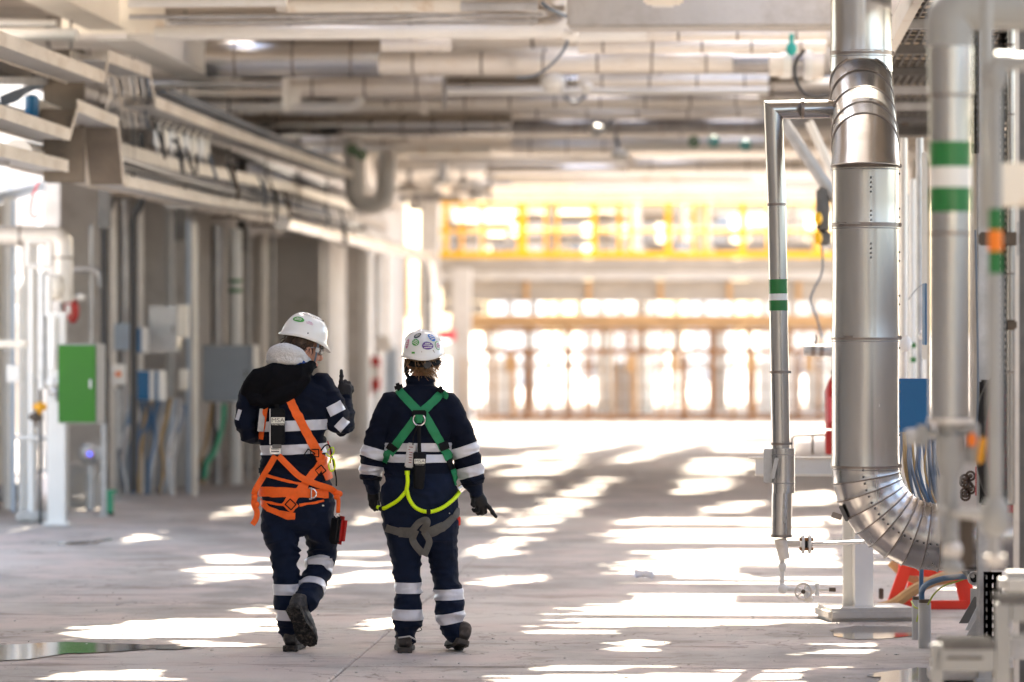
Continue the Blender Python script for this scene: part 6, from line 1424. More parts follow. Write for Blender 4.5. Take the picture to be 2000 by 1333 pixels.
# reflective tape
XB = {}
tor = lambda fc: (fc[:, 0] > P(498, 0, 21.1).x) & (fc[:, 0] < P(646, 0, 21.1).x)
notarm = lambda c: (c[:, 0] > P(507, 0, 21.1).x) & (c[:, 0] < P(640, 0, 21.1).x) & (c[:, 1] < 21.09)
for yc, h_ in ((831, 20), (877, 19)): addp(B1.band(P(573, yc, 21.1), (-.04, 0, 1), h_/355.5, .30, .0035, .003, pred=notarm), 'reflective_stripe', 'refl', man)
addp(B1.strap((549, 778), (561, 778), 21.1, 17, .0035, .003), 'reflective_stripe', 'refl', man)
addp(B1.strap((643, 805), (670, 791), 21.1, 20, .0035, .003, pred=lambda c: c[:, 0] > P(636, 0, 21.1).x), 'reflective_stripe', 'refl', man)
addp(B1.strap((660, 838), (677, 820), 21.1, 17, .0035, .003, thr=-.1, pred=lambda c: c[:, 0] > P(650, 0, 21.1).x), 'reflective_stripe', 'refl', man)
addp(B1.strap((466, 820), (472, 800), 21.1, 7, .0035, .003, thr=-.1), 'reflective_stripe', 'refl', man)
legL = lambda c: c[:, 0] < P(587, 0, 21.1).x
addp(B1.band(P(560, 1151, 21.1), (0, 0, 1), 21/355.5, .12, .0035, .003, pred=lambda c: c[:, 0] < P(586, 0, 21.1).x), 'reflective_stripe', 'refl', man)
addp(B1.band(P(561, 1201, 21.1), (.02, 0, 1), 20/355.5, .12, .0035, .003, pred=lambda c: (c[:, 0] < P(586, 0, 21.1).x) & (c[:, 1] > 20.98)), 'reflective_stripe', 'refl', man)
axr = (P(630, 1068, 21.2)-P(596, 1182, 20.95)).normalized()
addp(B1.band(P(618, 1113, 21.18), axr+Vector((-.06, .1, .05)), 19/355.5, .115, .0035, .003, pred=lambda c: c[:, 0] > P(588, 0, 21.1).x), 'reflective_stripe', 'refl', man)
addp(B1.band(P(608, 1150, 21.08), axr+Vector((-.1, .1, .02)), 20/355.5, .115, .0035, .003, pred=lambda c: c[:, 0] > P(584, 0, 21.1).x), 'reflective_stripe', 'refl', man)
# helmet etc.
HH = head_frame(HT @ Vector((0, -.012, .066)), R(64), R(19), R(4))
hm, st_, sp_ = helmet(man, HH, 'white helmet with a green oval sticker')
st_(R(-54), R(35), .074, .036, 's_green', rot=.1, text=1)
q = MB(); 
for i in range(12): a = R(200)+R(140)*i/11; 
st_(R(-18), R(34), .066, .034, 'hel', text=1, tm='s_pink')
for i in range(16):
    pt, nn = sp_(R(-60)+R(150)*i/15, R(64)); q.ell(HH @ (pt+nn*.0004), (.0022, .0022, .0022), n=6, k=4)
q.build('vent_hole', 'black', hm)
pt, nn = sp_(R(-14), R(6)); MB().ell(HH @ pt, (.004,)*3, n=8, k=6).build('rivet', 'black', hm)
# hair
def hair(parent, T, m, lo, hi, region, cap_r=(.082, .103, .096), strands=200, seed=1, ln=.05, drop=.5, curl=.0):
    rr = random.Random(seed); q = MB(); r3 = T.to_3x3()
    bm = bmesh.new(); bmesh.ops.create_uvsphere(bm, u_segments=40, v_segments=30, radius=1)
    for v in bm.verts: v.co = Vector((v.co.x*cap_r[0], v.co.y*cap_r[1]-.012, v.co.z*cap_r[2]+.03)); v.co *= 1+.02*noise.noise(v.co*60)
    fs = [f for f in bm.faces if not region(f.calc_center_median())]; bmesh.ops.delete(bm, geom=fs, context='FACES')
    idx = {v: i for i, v in enumerate(bm.verts)}; q.add([T @ v.co for v in bm.verts], [tuple(idx[v] for v in f.verts) for f in bm.faces]); vs = [v.co.copy() for v in bm.verts]; bm.free()
    for _ in range(strands):
        p = rr.choice(vs); l_ = ln*rr.uniform(.5, 1.2); out = Vector((p.x, p.y, 0)).normalized(); d = Vector((0, 0, -1))*drop+out*.35+Vector((rr.uniform(-.3, .3), rr.uniform(-.5, .1), 0)); d.normalize()
        c0 = p*1.005; c1 = c0+d*l_*.5+out*rr.uniform(0, .006)+Vector((rr.uniform(-1, 1), rr.uniform(-1, 1), 0))*curl; c2 = c1+(d-out*.3).normalized()*l_*.5+Vector((rr.uniform(-1, 1), rr.uniform(-1, 1), rr.uniform(-.5, 1)))*curl
        q.tube([T @ c for c in crom([c0, c1, c2], 3)], [.0022, .0024, .0024, .0022, .002, .0016, .0008], 4, cap=False)
    return q.build('hair', m, parent, angle=180)
hair(man, HT, 'hair_b', 0, 0, lambda c: c.y < .022 and c.z > -.055+max(0, c.y+.03)*1.3, strands=260, ln=.035)
for _e in (1, -1): ear_detail(man, HT, _e)
# chin strap
ss = []
for p in [(.084, .040, .05), (.090, .042, .0), (.084, .046, -.04), (.066, .050, -.085), (.035, .058, -.118), (0, .062, -.125)]: ss.append(HT @ Vector(p))
q = MB(); q.tube(crom(ss, 4), .0058, 8, r2=.002, ref=HT.to_3x3() @ Vector((1, 0, 0))); cs = q.build('chin_strap', 'cable', man)
MB().bbox(HT @ Vector((.0945, .042, .01)), (.006, .022, .026), .002, mtx=HT.to_3x3()).build('strap_buckle', 'galv', cs); MB().bbox(HT @ Vector((.093, .040, .045)), (.005, .014, .05), .002, mtx=HT.to_3x3()).build('strap_mount', 'cable', cs)
MB().tube(crom([HT @ Vector(p) for p in [(.083, -.03, .03), (.088, -.02, -.02), (.084, .0, -.06), (.07, .03, -.088)]], 4), .003, 8).build('rear_strap', 'kw', cs)
# glasses
gl = MB(); pts = []
for i in range(15):
    a = R(-72)+R(144)*i/14; pts.append((math.sin(a)*.072, .045+math.cos(a)*.068))
for (x0, y0), (x1, y1) in zip(pts, pts[1:]):
    gl.add([HT @ Vector((x0, y0, .030)), HT @ Vector((x1, y1, .030)), HT @ Vector((x1*.97, y1*.985, -.012)), HT @ Vector((x0*.97, y0*.985, -.012))], [(0, 1, 2, 3)])
g_o = gl.build('safety_glasses', 'lens', man); sd = g_o.modifiers.new('thickness', 'SOLIDIFY'); sd.thickness = .002
for s_ in (-1, 1): MB().tube([HT @ Vector((s_*.069, .062, .02)), HT @ Vector((s_*.082, .02, .018)), HT @ Vector((s_*.083, -.01, .012))], .003, 8).build('temple', 'clad_dark', g_o)
MB().tube([HT @ Vector((x*1.01, y*1.01, .031)) for x, y in pts], .0028, 6).build('frame', 'clad_dark', g_o)
for s_ in (-1, 1):
    eb = MB().ell(HT @ Vector((s_*.031, .092, .016)), (.0105,)*3, n=12, k=8).build('eye', 'wtape', man); MB().ell(HT @ Vector((s_*.031, .1005, .016)), (.0045,)*3, n=8, k=6).build('iris', 'brown', eb)
    MB().tube([HT @ Vector((s_*.015, .096, .034)), HT @ Vector((s_*.032, .098, .038)), HT @ Vector((s_*.048, .086, .034))], .0035, 6).build('eyebrow', 'hair_b', man)
MB().tube([HT @ Vector((-.02, .093, -.072)), HT @ Vector((0, .1015, -.071)), HT @ Vector((.02, .093, -.072))], [.002, .0035, .002], 6).build('lips', 'pink', man)
# white fleece collar, blue lining, black hood
def puff(rows, vox, disp, name, m, parent, ref=(0, 1, 0), n=18):
    q = MB(); limb(q, rows, n, 4, ref); me = remesh(q, vox, 1, .5, disp); return mesh_obj(name, me, [m], parent)
q = MB()
limb(q, [(606, 711, 21.12, 6, .025), (596, 703, 21.02, 8, .03), (580, 692, 20.965, 13, .04), (558, 686, 20.96, 16, .045), (540, 690, 20.99, 14, .045), (530, 698, 21.06, 10, .04), (536, 704, 21.2, 9, .03), (570, 712, 21.24, 8, .03), (600, 716, 21.2, 8, .03)], 16, 5, (0, 0, 1))
limb(q, [(604, 713, 21.06, 6, .025), (585, 704, 20.965, 8, .03), (560, 700, 20.95, 10, .035), (536, 701, 20.99, 9, .035), (527, 702, 21.05, 8, .03)], 14, 4, (0, 0, 1))
me = remesh(q, .0045, 1, .5, lambda c, n: .0022*noise.noise(c*60)+.0014*noise.noise(c*160)+.004*(ridged(c, 9, 9, 9, 4)-.6)); mesh_obj('fleece_collar', me, ['fleece'], man)
q = MB(); limb(q, [(606, 716, 21.1, 5, .02), (590, 709, 20.97, 5, .02), (568, 710, 20.965, 5, .02), (545, 712, 21.0, 5, .02)], 12, 3, (0, 0, 1)); me = remesh(q, .004, 1); mesh_obj('blue_lining', me, ['bluef'], man)
q = MB()
limb(q, [(606, 717, 21.05, 10, .05), (590, 727, 20.98, 17, .055), (565, 735, 20.96, 25, .055), (535, 741, 20.97, 30, .06), (508, 752, 21.0, 30, .06), (490, 766, 21.03, 20, .055), (481, 776, 21.06, 10, .04)], 20, 5, (0, 1, 0))
limb(q, [(600, 738, 20.97, 9, .035), (578, 756, 20.95, 17, .04), (552, 770, 20.95, 20, .045), (528, 780, 20.96, 17, .04), (510, 786, 20.98, 11, .035)], 18, 5, (0, 1, 0))
limb(q, [(484, 770, 21.02, 9, .04), (500, 780, 20.98, 13, .04), (520, 787, 20.96, 11, .035)], 14, 4)
def dh(c, n):
    t = (c.x*.8-c.z*.6); return .013*(1-abs(math.sin(t*24+noise.noise(c*5)*3.6))*1.3)*.6+.004*(ridged(c, 10, 10, 14, 2)-.5)
me = remesh(q, .005, 2, .5, dh); B1h = Body(me.copy()); mesh_obj('black_hood', me, ['blackf'], man)
# harness: orange webbing
hs = D.objects.new('orange_harness', None); COL.objects.link(hs); hs.parent = man; ORI[hs.name] = ORI[man.name]
hs['label'] = 'bright orange full body harness'
def seg_(Bd, a, b, w_, lift=.008, m='ow', par=hs, name='webbing', thr=.1, pred=None, Y=21.1, thick=.004): return addp(Bd.strap(a, b, Y, w_, lift, thick, thr=thr, pred=pred), name, m, par)
backp = lambda c: (c[:, 1] < 21.2)
seg_(B1, (557, 756), (622, 886), 16.5, .010, pred=backp)
seg_(B1, (524, 790), (513, 858), 9, .009, thr=-.3, pred=backp)
seg_(B1, (637, 893), (566, 985), 16, .012, pred=backp)
seg_(B1, (618, 880), (640, 935), 13, .015, pred=backp, thr=-.2)
seg_(B1, (510, 959), (640, 962), 19, .014, thr=-.25, pred=lambda c: c[:, 1] < 21.25)
seg_(B1, (516, 925), (590, 944), 5, .011, pred=backp)
seg_(B1, (588, 984), (632, 977), 5, .012, pred=backp); seg_(B1, (512, 978), (560, 984), 5, .012, pred=backp, thr=-.2)
seg_(B1, (510, 976), (530, 994), 10, .012, pred=backp, thr=-.2); seg_(B1, (527, 992), (552, 1002), 12, .012, pred=backp); seg_(B1, (549, 1001), (579, 1006), 13, .012, pred=backp)
seg_(B1, (560, 974), (580, 992), 20, .017, pred=backp)
# hanging V straps, knots and tails
bk = lambda x, y, off=.02: B1.back(x, y, 21.1, .02, off)
q = MB(); ribbon(q, [bk(541, 889), bk(529, 909), bk(513, 935, .025), P(500, 955, 20.98), P(496, 967, 21.0)], 12); q.build('hanging_strap', 'ow', hs)
q = MB(); ribbon(q, [bk(547, 889), bk(567, 909), bk(590, 930, .024), bk(620, 944, .025), P(645, 955, 21.0), P(657, 964, 21.05)], 12.5); q.build('hanging_strap', 'ow', hs)
q = MB(); ribbon(q, [P(498, 968, 21.0), P(496, 985, 21.0), P(502, 1000, 21.0), P(500, 1014, 21.0), P(493, 1025, 21.0)], 11, thick=.004); q.ell(P(497, 970, 21), (.018, .018, .016)); q.ell(P(501, 986, 21), (.017, .017, .019)); q.build('strap_tail', 'ow', hs)
q = MB(); ribbon(q, [P(658, 962, 21.05), P(661, 978, 21.03), P(660, 1002, 21.03)], 8, thick=.006); q.ell(P(660, 965, 21.04), (.027, .018, .020)); q.ell(P(658, 972, 21.02), (.018, .016, .014)); q.build('strap_tail', 'ow', hs)
# D ring, buckles
q = MB(); c_ = bk(611, 962, .026); q.torus(c_, .027, .0042, 'Y', 22, 8, R(-90), R(90)); q.tube([c_+Vector((0, 0, .030)), c_-Vector((0, 0, .030))], .0042, 8); q.tube([c_+Vector((-.012, 0, .030)), c_+Vector((.004, 0, .030))], .004, 8); q.tube([c_+Vector((-.012, 0, -.030)), c_+Vector((.004, 0, -.030))], .004, 8); q.build('d_ring', 'metal', hs)
q = MB(); c_ = bk(541, 878, .022)
for dx, dz, sx, sz in ((0, .016, .058, .008), (0, -.016, .058, .008), (-.026, 0, .007, .036), (.026, 0, .007, .036), (0, 0, .05, .006)): q.bbox(c_+Vector((dx, 0, dz)), (sx, .007, sz), .002, 0)
q.build('silver_buckle', 'metal', hs)
for x, y, r_ in [(607, 886, .6), (628, 918, -.7), (571, 983, .75), (617, 884, 0)]:
    c_ = bk(x, y, .022); q = MB(); mt = Matrix.Rotation(r_, 3, 'Y')
    for dx, dz, sx, sz in ((0, .02, .05, .006), (0, -.02, .05, .006), (-.022, 0, .006, .04), (.022, 0, .006, .04)): q.bbox(c_+mt @ Vector((dx, 0, dz)), (sx, .006, sz), .002, mtx=mt)
    q.build('black_buckle', 'kw', hs)
q = MB(); c_ = P(648, 885, 20.98); q.tube(crom([P(640, 880, 20.99), P(650, 874, 20.98), P(652, 884, 20.97), P(644, 892, 20.97), P(637, 886, 20.99)], 5), .0032, 8); q.tube(crom([P(646, 896, 20.98), P(642, 910, 20.98), P(647, 921, 20.98), P(654, 914, 20.98), P(652, 898, 20.98), P(646, 896, 20.98)], 5), .004, 8); q.build('lime_carabiner', 'lime', hs)
q = MB(); q.tube(crom([bk(628, 880, .01), P(636, 870, 21.0), P(644, 872, 20.99), P(648, 890, 20.98), P(656, 930, 21.0), P(657, 950, 21.0)], 5), .004, 8); q.build('black_cord', 'kw', hs)
q = MB(); q.tube(crom([P(640, 862, 21.05), P(645, 880, 21.02), P(646, 905, 21.02)], 5), .0035, 8); q.build('red_cord', 'redb', hs)
# grey-white tag on the left strap
c_ = bk(514, 820, .016); MB().bbox(c_, (.034, .004, .125), .003, mtx=Matrix.Rotation(R(6), 3, 'Y')).build('label_tag', 'tag', hs)
c_ = bk(545, 832, .035); lp = MB().bbox(c_, (.086, .034, .195), .008, 0).build('lanyard_pack', 'kw', hs)
MB().bbox(c_+Vector((-.037, -.005, -.0)), (.006, .036, .195), .002, 0).build('pack_edge', 'galv', lp)
ribbon(MB(), [bk(545, 760, .02), bk(544, 780, .02), c_+Vector((0, .01, .09))], 9).build('pack_strap', 'kw', hs)
lb = MB().bbox(c_+Vector((.006, -.0185, .034)), (.074, .002, .034), .0008, 0).build('label_patch', 'print_w', lp)
text_mesh('MSA', .031, c_+Vector((.006, -.0200, .034)), lp, 'kw', bold=-.0003, sx=1.22)
text_mesh('The Safety Company', .0085, c_+Vector((.006, -.0182, .0115)), lp, 'print_w', bold=.0002)
MB().bbox(c_+Vector((.0, -.003, -.107)), (.05, .02, .022), .003, 0).build('pack_end', 'galvd', lp)
# red pouch
pc_ = P(661, 1036, 21.0); po = root('red_case', pc_+Vector((0, 0, -.08)), 'small red hard case hanging from the orange strap beside the thigh', 'case')
mt = Matrix.Rotation(R(7), 3, 'Y') @ Matrix.Rotation(R(35), 3, 'Z')
MB().bbox(pc_+Vector((.012, 0, 0)), (.045, .085, .155), .02, mtx=mt).build('case_shell', 'red', po); MB().bbox(pc_+Vector((-.016, .004, 0)), (.03, .085, .152), .012, mtx=mt).build('case_back', 'black', po)
q = MB(); q.torus(P(659, 1007, 21.0), .011, .003, 'Y', 16, 6); q.build('clip', 'metal', po); MB().bbox(pc_+Vector((.028, -.012, .0)), (.012, .02, .03), .003, mtx=mt).build('white_mark', 'print_w', po)
MB().bbox(bk(633, 986, .004), (.012, .003, .008), .001, 0).build('pocket_tag', 'print_w', man)

# =============================================================== PERSON 2 (right, green harness)
Y2 = 21.0
wo = root('person', (P(820, 1275, Y2).x, Y2, 0), 'person in navy workwear with green harness and stickered helmet, seen from behind', 'person')
WT = head_frame(P(826, 704, 21.02), R(-8), R(4), R(-3))
mb = MB()
limb(mb, [(820, 762, 21.02, 32, .075), (820, 775, 21.0, 54, .10), (819, 797, 21.0, 69, .125), (818, 832, 20.99, 67, .13), (817, 870, 20.99, 64, .128), (817, 905, 21.0, 66, .128), (818, 940, 21.0, 71, .14), (819, 972, 21.0, 75, .152), (820, 1003, 21.0, 75, .155), (822, 1035, 21.0, 64, .14), (824, 1052, 21.02, 46, .11)], 30)
limb(mb, [(786, 1020, 21.0, 39, .13), (790, 1065, 21.0, 32, .11), (795, 1118, 21.01, 27, .092), (796, 1165, 21.0, 27, .086), (796, 1205, 21.0, 28, .085), (795, 1230, 21.01, 24, .075), (795, 1247, 21.02, 20, .065)])
limb(mb, [(857, 1020, 21.0, 40, .13), (864, 1070, 21.03, 31, .112), (870, 1120, 21.05, 27, .092), (877, 1165, 21.03, 27, .086), (881, 1198, 21.02, 28, .084), (884, 1222, 21.03, 25, .075), (890, 1240, 21.04, 21, .062)])
limb(mb, [(772, 785, 21.0, 28, .085), (754, 812, 20.99, 25, .078), (741, 845, 21.0, 24, .074), (731, 885, 21.02, 25, .072), (726, 920, 21.06, 23, .068), (727, 944, 21.09, 16, .055), (729, 958, 21.11, 12, .04)])
limb(mb, [(866, 785, 21.0, 28, .085), (886, 812, 20.99, 25, .078), (900, 848, 21.0, 25, .074), (911, 890, 21.03, 26, .072), (919, 925, 21.07, 25, .068), (926, 950, 21.11, 19, .055), (930, 964, 21.13, 13, .04)])
limb(mb, [(822, 780, 21.03, 34, .09), (821, 758, 21.03, 28, .08), (821, 742, 21.03, 27, .078)], ref=(0, 1, 0))
limb(mb, [(822, 750, 21.04, 18, .055), (824, 728, 21.03, 17, .052)])
add_head(mb, WT, .96)
fw = folds([(P(795, 1120, 21), .13, .004), (P(872, 1130, 21), .13, .0045), (P(795, 1225, 21), .10, .008), (P(880, 1215, 21), .10, .009), (P(735, 880, 21), .14, .005), (P(912, 890, 21), .14, .005), (P(724, 930, 21), .07, .006), (P(922, 940, 21), .08, .008), (P(820, 915, 21), .2, .0045), (P(820, 1020, 21), .14, .004), (P(820, 745, 21), .06, .003)])
def skinzone2(c):
    l = WT.inverted() @ c; return c.z > P(0, 737, 21).z and l.length < .2
me = remesh(mb, .0062, 2, .5, lambda c, n: 0 if skinzone2(c) else fw(c, n)); B2 = Body(me); zb2 = P(0, 925, 21).z
mesh_obj('body', me, ['navy', 'skin', 'navyw'], wo, lambda c: 1 if skinzone2(c) else (2 if c.z < zb2 else 0))
addp(B2.band((P(818, 745, 21).x, 21.03, P(0, 741, 21).z), (0, 0, 1), .03, .13, .006, .012), 'collar', 'navy', wo)
addp(B2.band(P(727, 934, 21.07), (.1, .1, 1), .022, .09, .006, .008, pred=lambda c: c[:, 0] < P(748, 0, 21).x), 'sleeve_cuff', 'navy', wo)
addp(B2.band(P(925, 943, 21.09), (-.3, 0, 1), .024, .10, .006, .008, pred=lambda c: c[:, 0] > P(896, 0, 21).x), 'sleeve_cuff', 'navy', wo)
# gloves
Yh = 21.14
hand(wo, [(928, 958, Yh, 13, .028), (932, 970, Yh, 14, .024), (938, 982, Yh, 15, .021), (943, 990, Yh, 12, .017)],
     [([(948, 984, Yh), (956, 992, Yh-.005), (962, 1001, Yh-.01), (969, 1010, Yh-.012)], .0125), ([(946, 990, Yh), (948, 1000, Yh+.02), (942, 1003, Yh+.03), (935, 999, Yh+.03)], .0118), ([(941, 992, Yh-.005), (941, 1002, Yh+.005), (934, 1003, Yh+.015), (928, 999, Yh+.015)], .0115),
      ([(935, 990, Yh-.01), (933, 998, Yh-.01), (927, 998, Yh), (923, 995, Yh)], .011), ([(928, 972, Yh-.01), (924, 978, Yh-.02), (923, 985, Yh-.02), (926, 990, Yh-.015)], .012)], m='black')
Yh = 21.12
hand(wo, [(729, 952, Yh, 11, .028), (729, 964, Yh, 12, .025), (730, 977, Yh, 12, .020)],
     [([(723, 976, Yh-.01), (724, 986, Yh-.005), (727, 993, Yh+.01)], .0115), ([(729, 980, Yh-.01), (729, 990, Yh), (732, 997, Yh+.01)], .012), ([(734, 978, Yh), (735, 989, Yh+.01), (737, 996, Yh+.02)], .0118), ([(738, 974, Yh+.02), (739, 984, Yh+.03), (740, 991, Yh+.035)], .011), ([(738, 960, Yh+.03), (744, 970, Yh+.045), (744, 980, Yh+.05)], .0122)], m='black')
# shoes
Tl = Matrix.Translation((P(791, 1277, 20.97).x, 20.95, .004)) @ Matrix.Rotation(R(2), 4, 'Z'); boot(wo, Tl, .27, 1.12, 'shoe', 'solel', .07, lace=True, name='shoe')
heel2 = Vector((P(903, 0, 21).x, 20.96, .050)); toe2 = Vector((P(880, 0, 21).x, 21.20, .004)); dy = (toe2-heel2).normalized(); zz = Vector((.28, .1, 1)); zz = (zz-dy*zz.dot(dy)).normalized(); xx = dy.cross(zz)
Tr = Matrix.Translation(heel2) @ Matrix([xx, dy, zz]).transposed().to_4x4(); boot(wo, Tr, .27, 1.06, 'shoe', 'solel', .045, lean=(-.03, .02), lace=False, name='shoe')
MB().tube([P(778, 1246, 20.93), P(800, 1243, 20.92), P(812, 1250, 20.94)], .004, 6).build('shoe_trim', 'tag', wo)
# reflective tape
t2 = lambda c: (c[:, 0] > P(752, 0, 21).x) & (c[:, 0] < P(882, 0, 21).x)
for yc, h_ in ((873, 20), (895, 19)): addp(B2.band(P(818, yc, 21.0), (0, 0, 1), h_*.82/357, .26, .0035, .003, pred=lambda c: t2(c) & (np.abs(c[:, 1]-21) < .16)), 'reflective_stripe', 'refl', wo)
ax = Vector((.30, 0, 1)); 
addp(B2.band(P(734, 886, 21.02), ax, 21/357, .11, .0035, .003, pred=lambda c: c[:, 0] < P(757, 0, 21).x), 'reflective_stripe', 'refl', wo)
addp(B2.band(P(726, 919, 21.05), Vector((.16, 0, 1)), 20/357, .11, .0035, .003, pred=lambda c: c[:, 0] < P(750, 0, 21).x), 'reflective_stripe', 'refl', wo)
addp(B2.band(P(904, 882, 21.02), Vector((-.34, 0, 1)), 20/357, .12, .0035, .003, pred=lambda c: c[:, 0] > P(878, 0, 21).x), 'reflective_stripe', 'refl', wo)
addp(B2.band(P(914, 922, 21.06), Vector((-.27, 0, 1)), 21/357, .12, .0035, .003, pred=lambda c: c[:, 0] > P(886, 0, 21).x), 'reflective_stripe', 'refl', wo)
ll = lambda c: c[:, 0] < P(829, 0, 21).x; lr = lambda c: c[:, 0] > P(834, 0, 21).x
addp(B2.band(P(796, 1148, 21), (0, 0, 1), 21/357, .13, .0035, .003, pred=ll), 'reflective_stripe', 'refl', wo); addp(B2.band(P(796, 1200, 21), (.02, 0, 1), 21/357, .13, .0035, .003, pred=ll), 'reflective_stripe', 'refl', wo)
addp(B2.band(P(872, 1161, 21.03), (-.03, 0, 1), 21/357, .13, .0035, .003, pred=lr), 'reflective_stripe', 'refl', wo); addp(B2.band(P(881, 1207, 21.02), (-.17, 0, 1), 21/357, .13, .0035, .003, pred=lr), 'reflective_stripe', 'refl', wo)
# helmet with stickers
WH = head_frame(WT @ Vector((0, -.012, .040)), R(-8), R(-3), R(-4))
hm, st_, sp_ = helmet(wo, WH, 'white helmet covered with oval stickers', sw=.98, sl=.98)
bk_ = -90
for a, e, w_, h_, m_, ro in [(-114, 52, .044, .036, 's_black', .5), (-118, 30, .056, .046, 's_green', -.5), (-82, 17, .080, .050, 's_purple', .0), (-62, 42, .050, .064, 's_blue', .2), (-48, 16, .050, .050, 's_white', -.2), (-148, 26, .030, .055, 's_pink', .1)]:
    st_(R(a), R(e), w_, h_, m_, rot=ro, text=1, rim='s_white' if m_ in ('s_purple', 's_blue', 's_green') else ('s_green' if m_ == 's_white' else None), tm='print_w' if m_ != 's_white' else 's_pink')
pt, nn = sp_(R(-124), R(3)); tx = Vector((0, 0, 1)).cross(nn).normalized(); MB().box(WH @ (pt+nn*.001), (.020, .010, .001), mtx=WH.to_3x3() @ Matrix([tx, nn.cross(tx), nn]).transposed()).build('sticker', 's_green', hm)
hair(wo, WT, 'hair_y', 0, 0, lambda c: c.y < .035 and c.z > -.075, cap_r=(.082, .099, .100), strands=330, ln=.055, seed=4, curl=.007)
# head band with adjusting knob, ear straps
q = MB(); pts = []
for i in range(15): a = R(195)+R(150)*i/14; pts.append(WT @ Vector((math.cos(a)*.089, math.sin(a)*.112-.008, -.012-.020*math.sin((i/14)*math.pi))))
q.tube(pts, .0145, 8, r2=.004, ref=WT.to_3x3() @ Vector((0, 0, 1)) if False else (0, 1, 0)); hb_ = q.build('head_band', 'kw', wo)
kp = WT @ Vector((.006, -.125, -.034)); MB().tube([kp+Vector((0, .012, 0)), kp, kp-Vector((0, .006, 0))], [.023, .023, .018], 24).build('adjusting_knob', 'blackc', hb_)
MB().tube(crom([WT @ Vector(p) for p in ((-.094, -.02, .01), (-.098, -.01, -.03), (-.094, .0, -.07), (-.075, .02, -.095))], 4), .010, 8, r2=.004, ref=(0, 1, 0)).build('chin_strap', 'kw', wo)
MB().ell(WT @ Vector((-.094, -.005, -.055)), (.012, .02, .026)).build('ear_pad', 'kw', wo)
for s_ in (-1, 1):
    eb = MB().ell(WT @ Vector((s_*.030, .089, .015)), (.010,)*3, n=12, k=8).build('eye', 'wtape', wo); MB().ell(WT @ Vector((s_*.030, .097, .015)), (.0045,)*3, n=8, k=6).build('iris', 'brown', eb)
# green harness
h2 = D.objects.new('green_harness', None); COL.objects.link(h2); h2.parent = wo; ORI[h2.name] = ORI[wo.name]; h2['label'] = 'green full body harness with grey leg straps'
b2 = lambda c: c[:, 1] < 21.06
def sg(a, b, w_, lift=.008, m='gw', thr=.05, name='webbing', pred=b2, thick=.004): return addp(B2.strap(a, b, Y2, w_, lift, thick, thr=thr, pred=pred), name, m, h2)
sg((777, 760), (826, 812), 16); sg((868, 764), (808, 822), 16, .0095)
sg((812, 818), (763, 886), 16); sg((829, 808), (864, 872), 16, .0105); sg((760, 882), (751, 905), 12, .008, thr=-.2)
sg((864, 872), (877, 896), 16, .0105, pred=b2); sg((876, 893), (884, 918), 13, .009, 'kw', thr=-.1); sg((884, 918), (892, 948), 9, .009, 'gw', thr=-.2); sg((862, 862), (868, 876), 18, .0125, 'kw'); sg((772, 868), (764, 879), 18, .0125, 'kw')
bw_ = lambda x, y, off=.02: B2.back(x, y, 21.0, .02, off)
for x, y, r_ in ((779, 756, -.3), (860, 762, .3)):
    c_ = bw_(x, y, .012); MB().bbox(c_, (.045, .03, .045), .012, mtx=Matrix.Rotation(r_, 3, 'Y')).build('shoulder_pad', 'kw', h2)
ribbon(MB(), [bw_(866, 768, .014), P(872, 772, 20.9), bw_(870, 778, .01)], 8).build('strap_loop', 'gw', h2)
c_ = bw_(820, 808, .018); q = MB(); q.bbox(c_, (.078, .012, .042), .006, 0); q.build('back_plate', 'kw', h2)
MB().tube([c_+Vector((0, -.010, -.004)), c_+Vector((0, -.012, -.026)), c_+Vector((0, -.008, -.048))], [.022, .021, .014], 12, r2=.006, ref=(0, 1, 0)).build('ring_webbing', 'gw', h2)
q = MB(); cc = c_+Vector((0, -.012, -.030)); q.torus(cc, .032, .0046, 'Y', 26, 8, R(135), R(405)); q.build('d_ring', 'metal', h2)
ribbon(MB(), [cc+Vector((.0, -.004, -.034)), bw_(820, 850, .03), bw_(821, 882, .035)], 7).build('pack_strap', 'kw', h2)
q = MB(); q.tube(crom([cc+Vector((-.008, -.004, -.03)), bw_(810, 850, .03), bw_(808, 868, .03)], 4), .003, 6); q.build('black_cord', 'kw', h2)
c_ = bw_(803, 888, .034); MB().bbox(c_, (.048, .016, .135), .006, mtx=Matrix.Rotation(R(7), 3, 'Y')).build('label_tag', 'tag', h2)
q = MB(); rs_ = random.Random(2)
for i in range(7): q.box(c_+Vector((rs_.uniform(-.006, .004), -.0092, .045-i*.014)), (.022*rs_.uniform(.5, 1), .0006, .004), mtx=Matrix.Rotation(R(7), 3, 'Y'))
q.build('tag_print', 'dkred', h2)
c_ = bw_(820, 917, .042); q = MB(); q.tube([c_+Vector((.005, 0, .098)), c_+Vector((.004, 0, .090)), c_+Vector((-.002, 0, -.09)), c_+Vector((-.003, 0, -.100))], [.030, .036, .029, .022], 20, r2=[.014, .018, .016, .012], ref=(0, 1, 0)); lp2 = q.build('lanyard_pack', 'kw', h2)
MB().bbox(c_+Vector((.004, -.0185, .050)), (.060, .003, .026), .001, 0).build('label_patch', 'print_w', lp2);
text_mesh('MSA', .0245, c_+Vector((.004, -.0204, .050)), lp2, 'kw', bold=-.0003, sx=1.22); text_mesh('The Safety Company', .0058, c_+Vector((.004, -.0190, .031)), lp2, 'print_w')
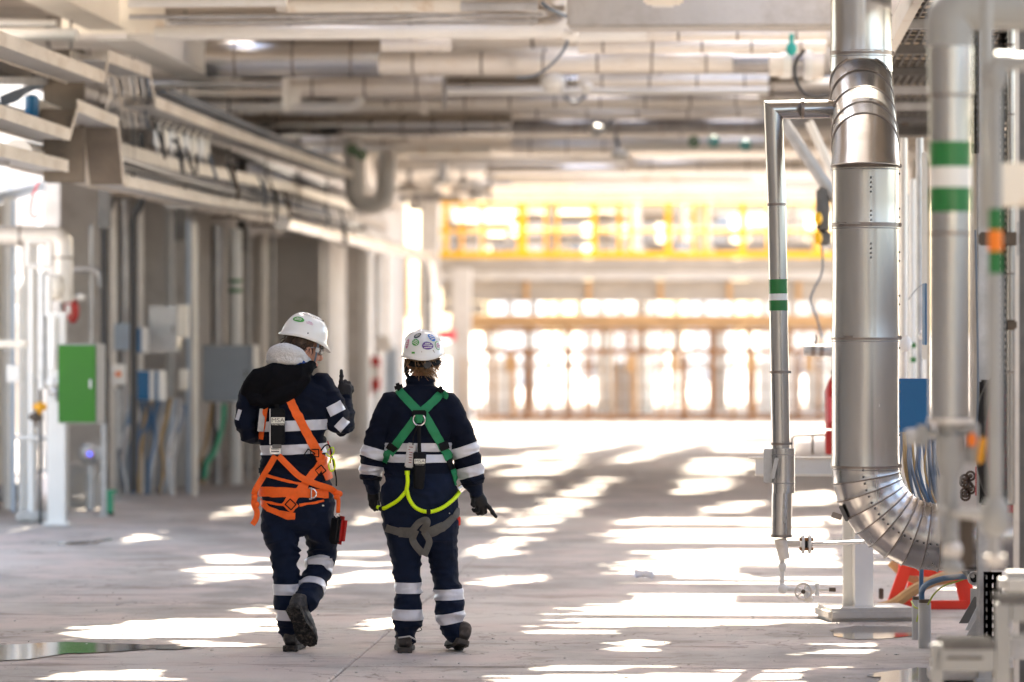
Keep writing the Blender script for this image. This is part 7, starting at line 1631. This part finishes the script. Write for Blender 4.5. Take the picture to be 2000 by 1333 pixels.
# lime elastic lanyard
q = MB(); q.tube(crom([bw_(797, 922, .03), bw_(798, 940, .032), bw_(795, 958, .03)], 5), .011, 12); q.tube([bw_(797, 918, .03), bw_(797, 926, .03)], .014, 10); q.build('lime_lanyard', 'lime', h2)
def elastic(pts, r, nm):
    P_ = crom(pts, 14); q = MB(); q.tube(P_, [r*(1+.10*math.sin(i*2.4)) for i in range(len(P_))], 12); return q.build(nm, 'lime', h2, angle=80)
elastic([bw_(796, 956, .03), bw_(780, 974, .026), bw_(762, 986, .024), bw_(749, 992, .026), P(738, 991, 20.95)], .0105, 'lime_lanyard')
elastic([bw_(796, 952, .034), bw_(801, 972, .034), bw_(815, 990, .032), bw_(838, 997, .03), bw_(862, 991, .026), bw_(884, 976, .024), P(897, 962, 20.97), P(900, 950, 20.99)], .0108, 'lime_lanyard')
for a, b in (((834, 997), (842, 997)), ((744, 993), (749, 991))): MB().tube([bw_(a[0], a[1], .03), bw_(b[0], b[1], .03)], .0135, 14).build('sleeve_joint', 'kw', h2)
ribbon(MB(), [P(897, 958, 20.96), P(905, 952, 20.96)], 12).build('clip_plate', 'metal', h2)
# grey leg straps
sg((757, 1030), (783, 1037), 15, .010, 'bw', thr=-.3); sg((781, 1037), (812, 1038), 19, .010, 'bw'); sg((833, 1040), (866, 1026), 18, .010, 'bw'); sg((864, 1028), (886, 1010), 15, .010, 'bw', thr=-.1); sg((884, 1013), (895, 994), 11, .010, 'bw', thr=-.4)
ribbon(MB(), [bw_(808, 1032, .02), bw_(820, 1018, .03), P(832, 1016, 20.8), P(834, 1024, 20.8), bw_(826, 1036, .02)], 13).build('strap_loop', 'bw', h2)
ribbon(MB(), [P(812, 1036, 20.84), P(806, 1052, 20.86), P(812, 1066, 20.86), P(826, 1082, 20.86)], 14).build('hanging_strap', 'bw', h2)
ribbon(MB(), [P(828, 1038, 20.84), P(838, 1056, 20.85), P(835, 1070, 20.85), P(828, 1086, 20.85)], 13).build('hanging_strap', 'bw', h2)
MB().tube([P(800, 1048, 20.86), P(806, 1046, 20.86)], .003, 6).build('stitching', 'kw', h2)
MB().bbox(P(878, 1003, 20.9), (.006, .004, .006), .001, 0).build('pocket_tag', 'print_w', wo); MB().bbox(P(896, 1018, 20.98), (.02, .02, .05), .004, 0).build('red_tool_end', 'redb', wo)
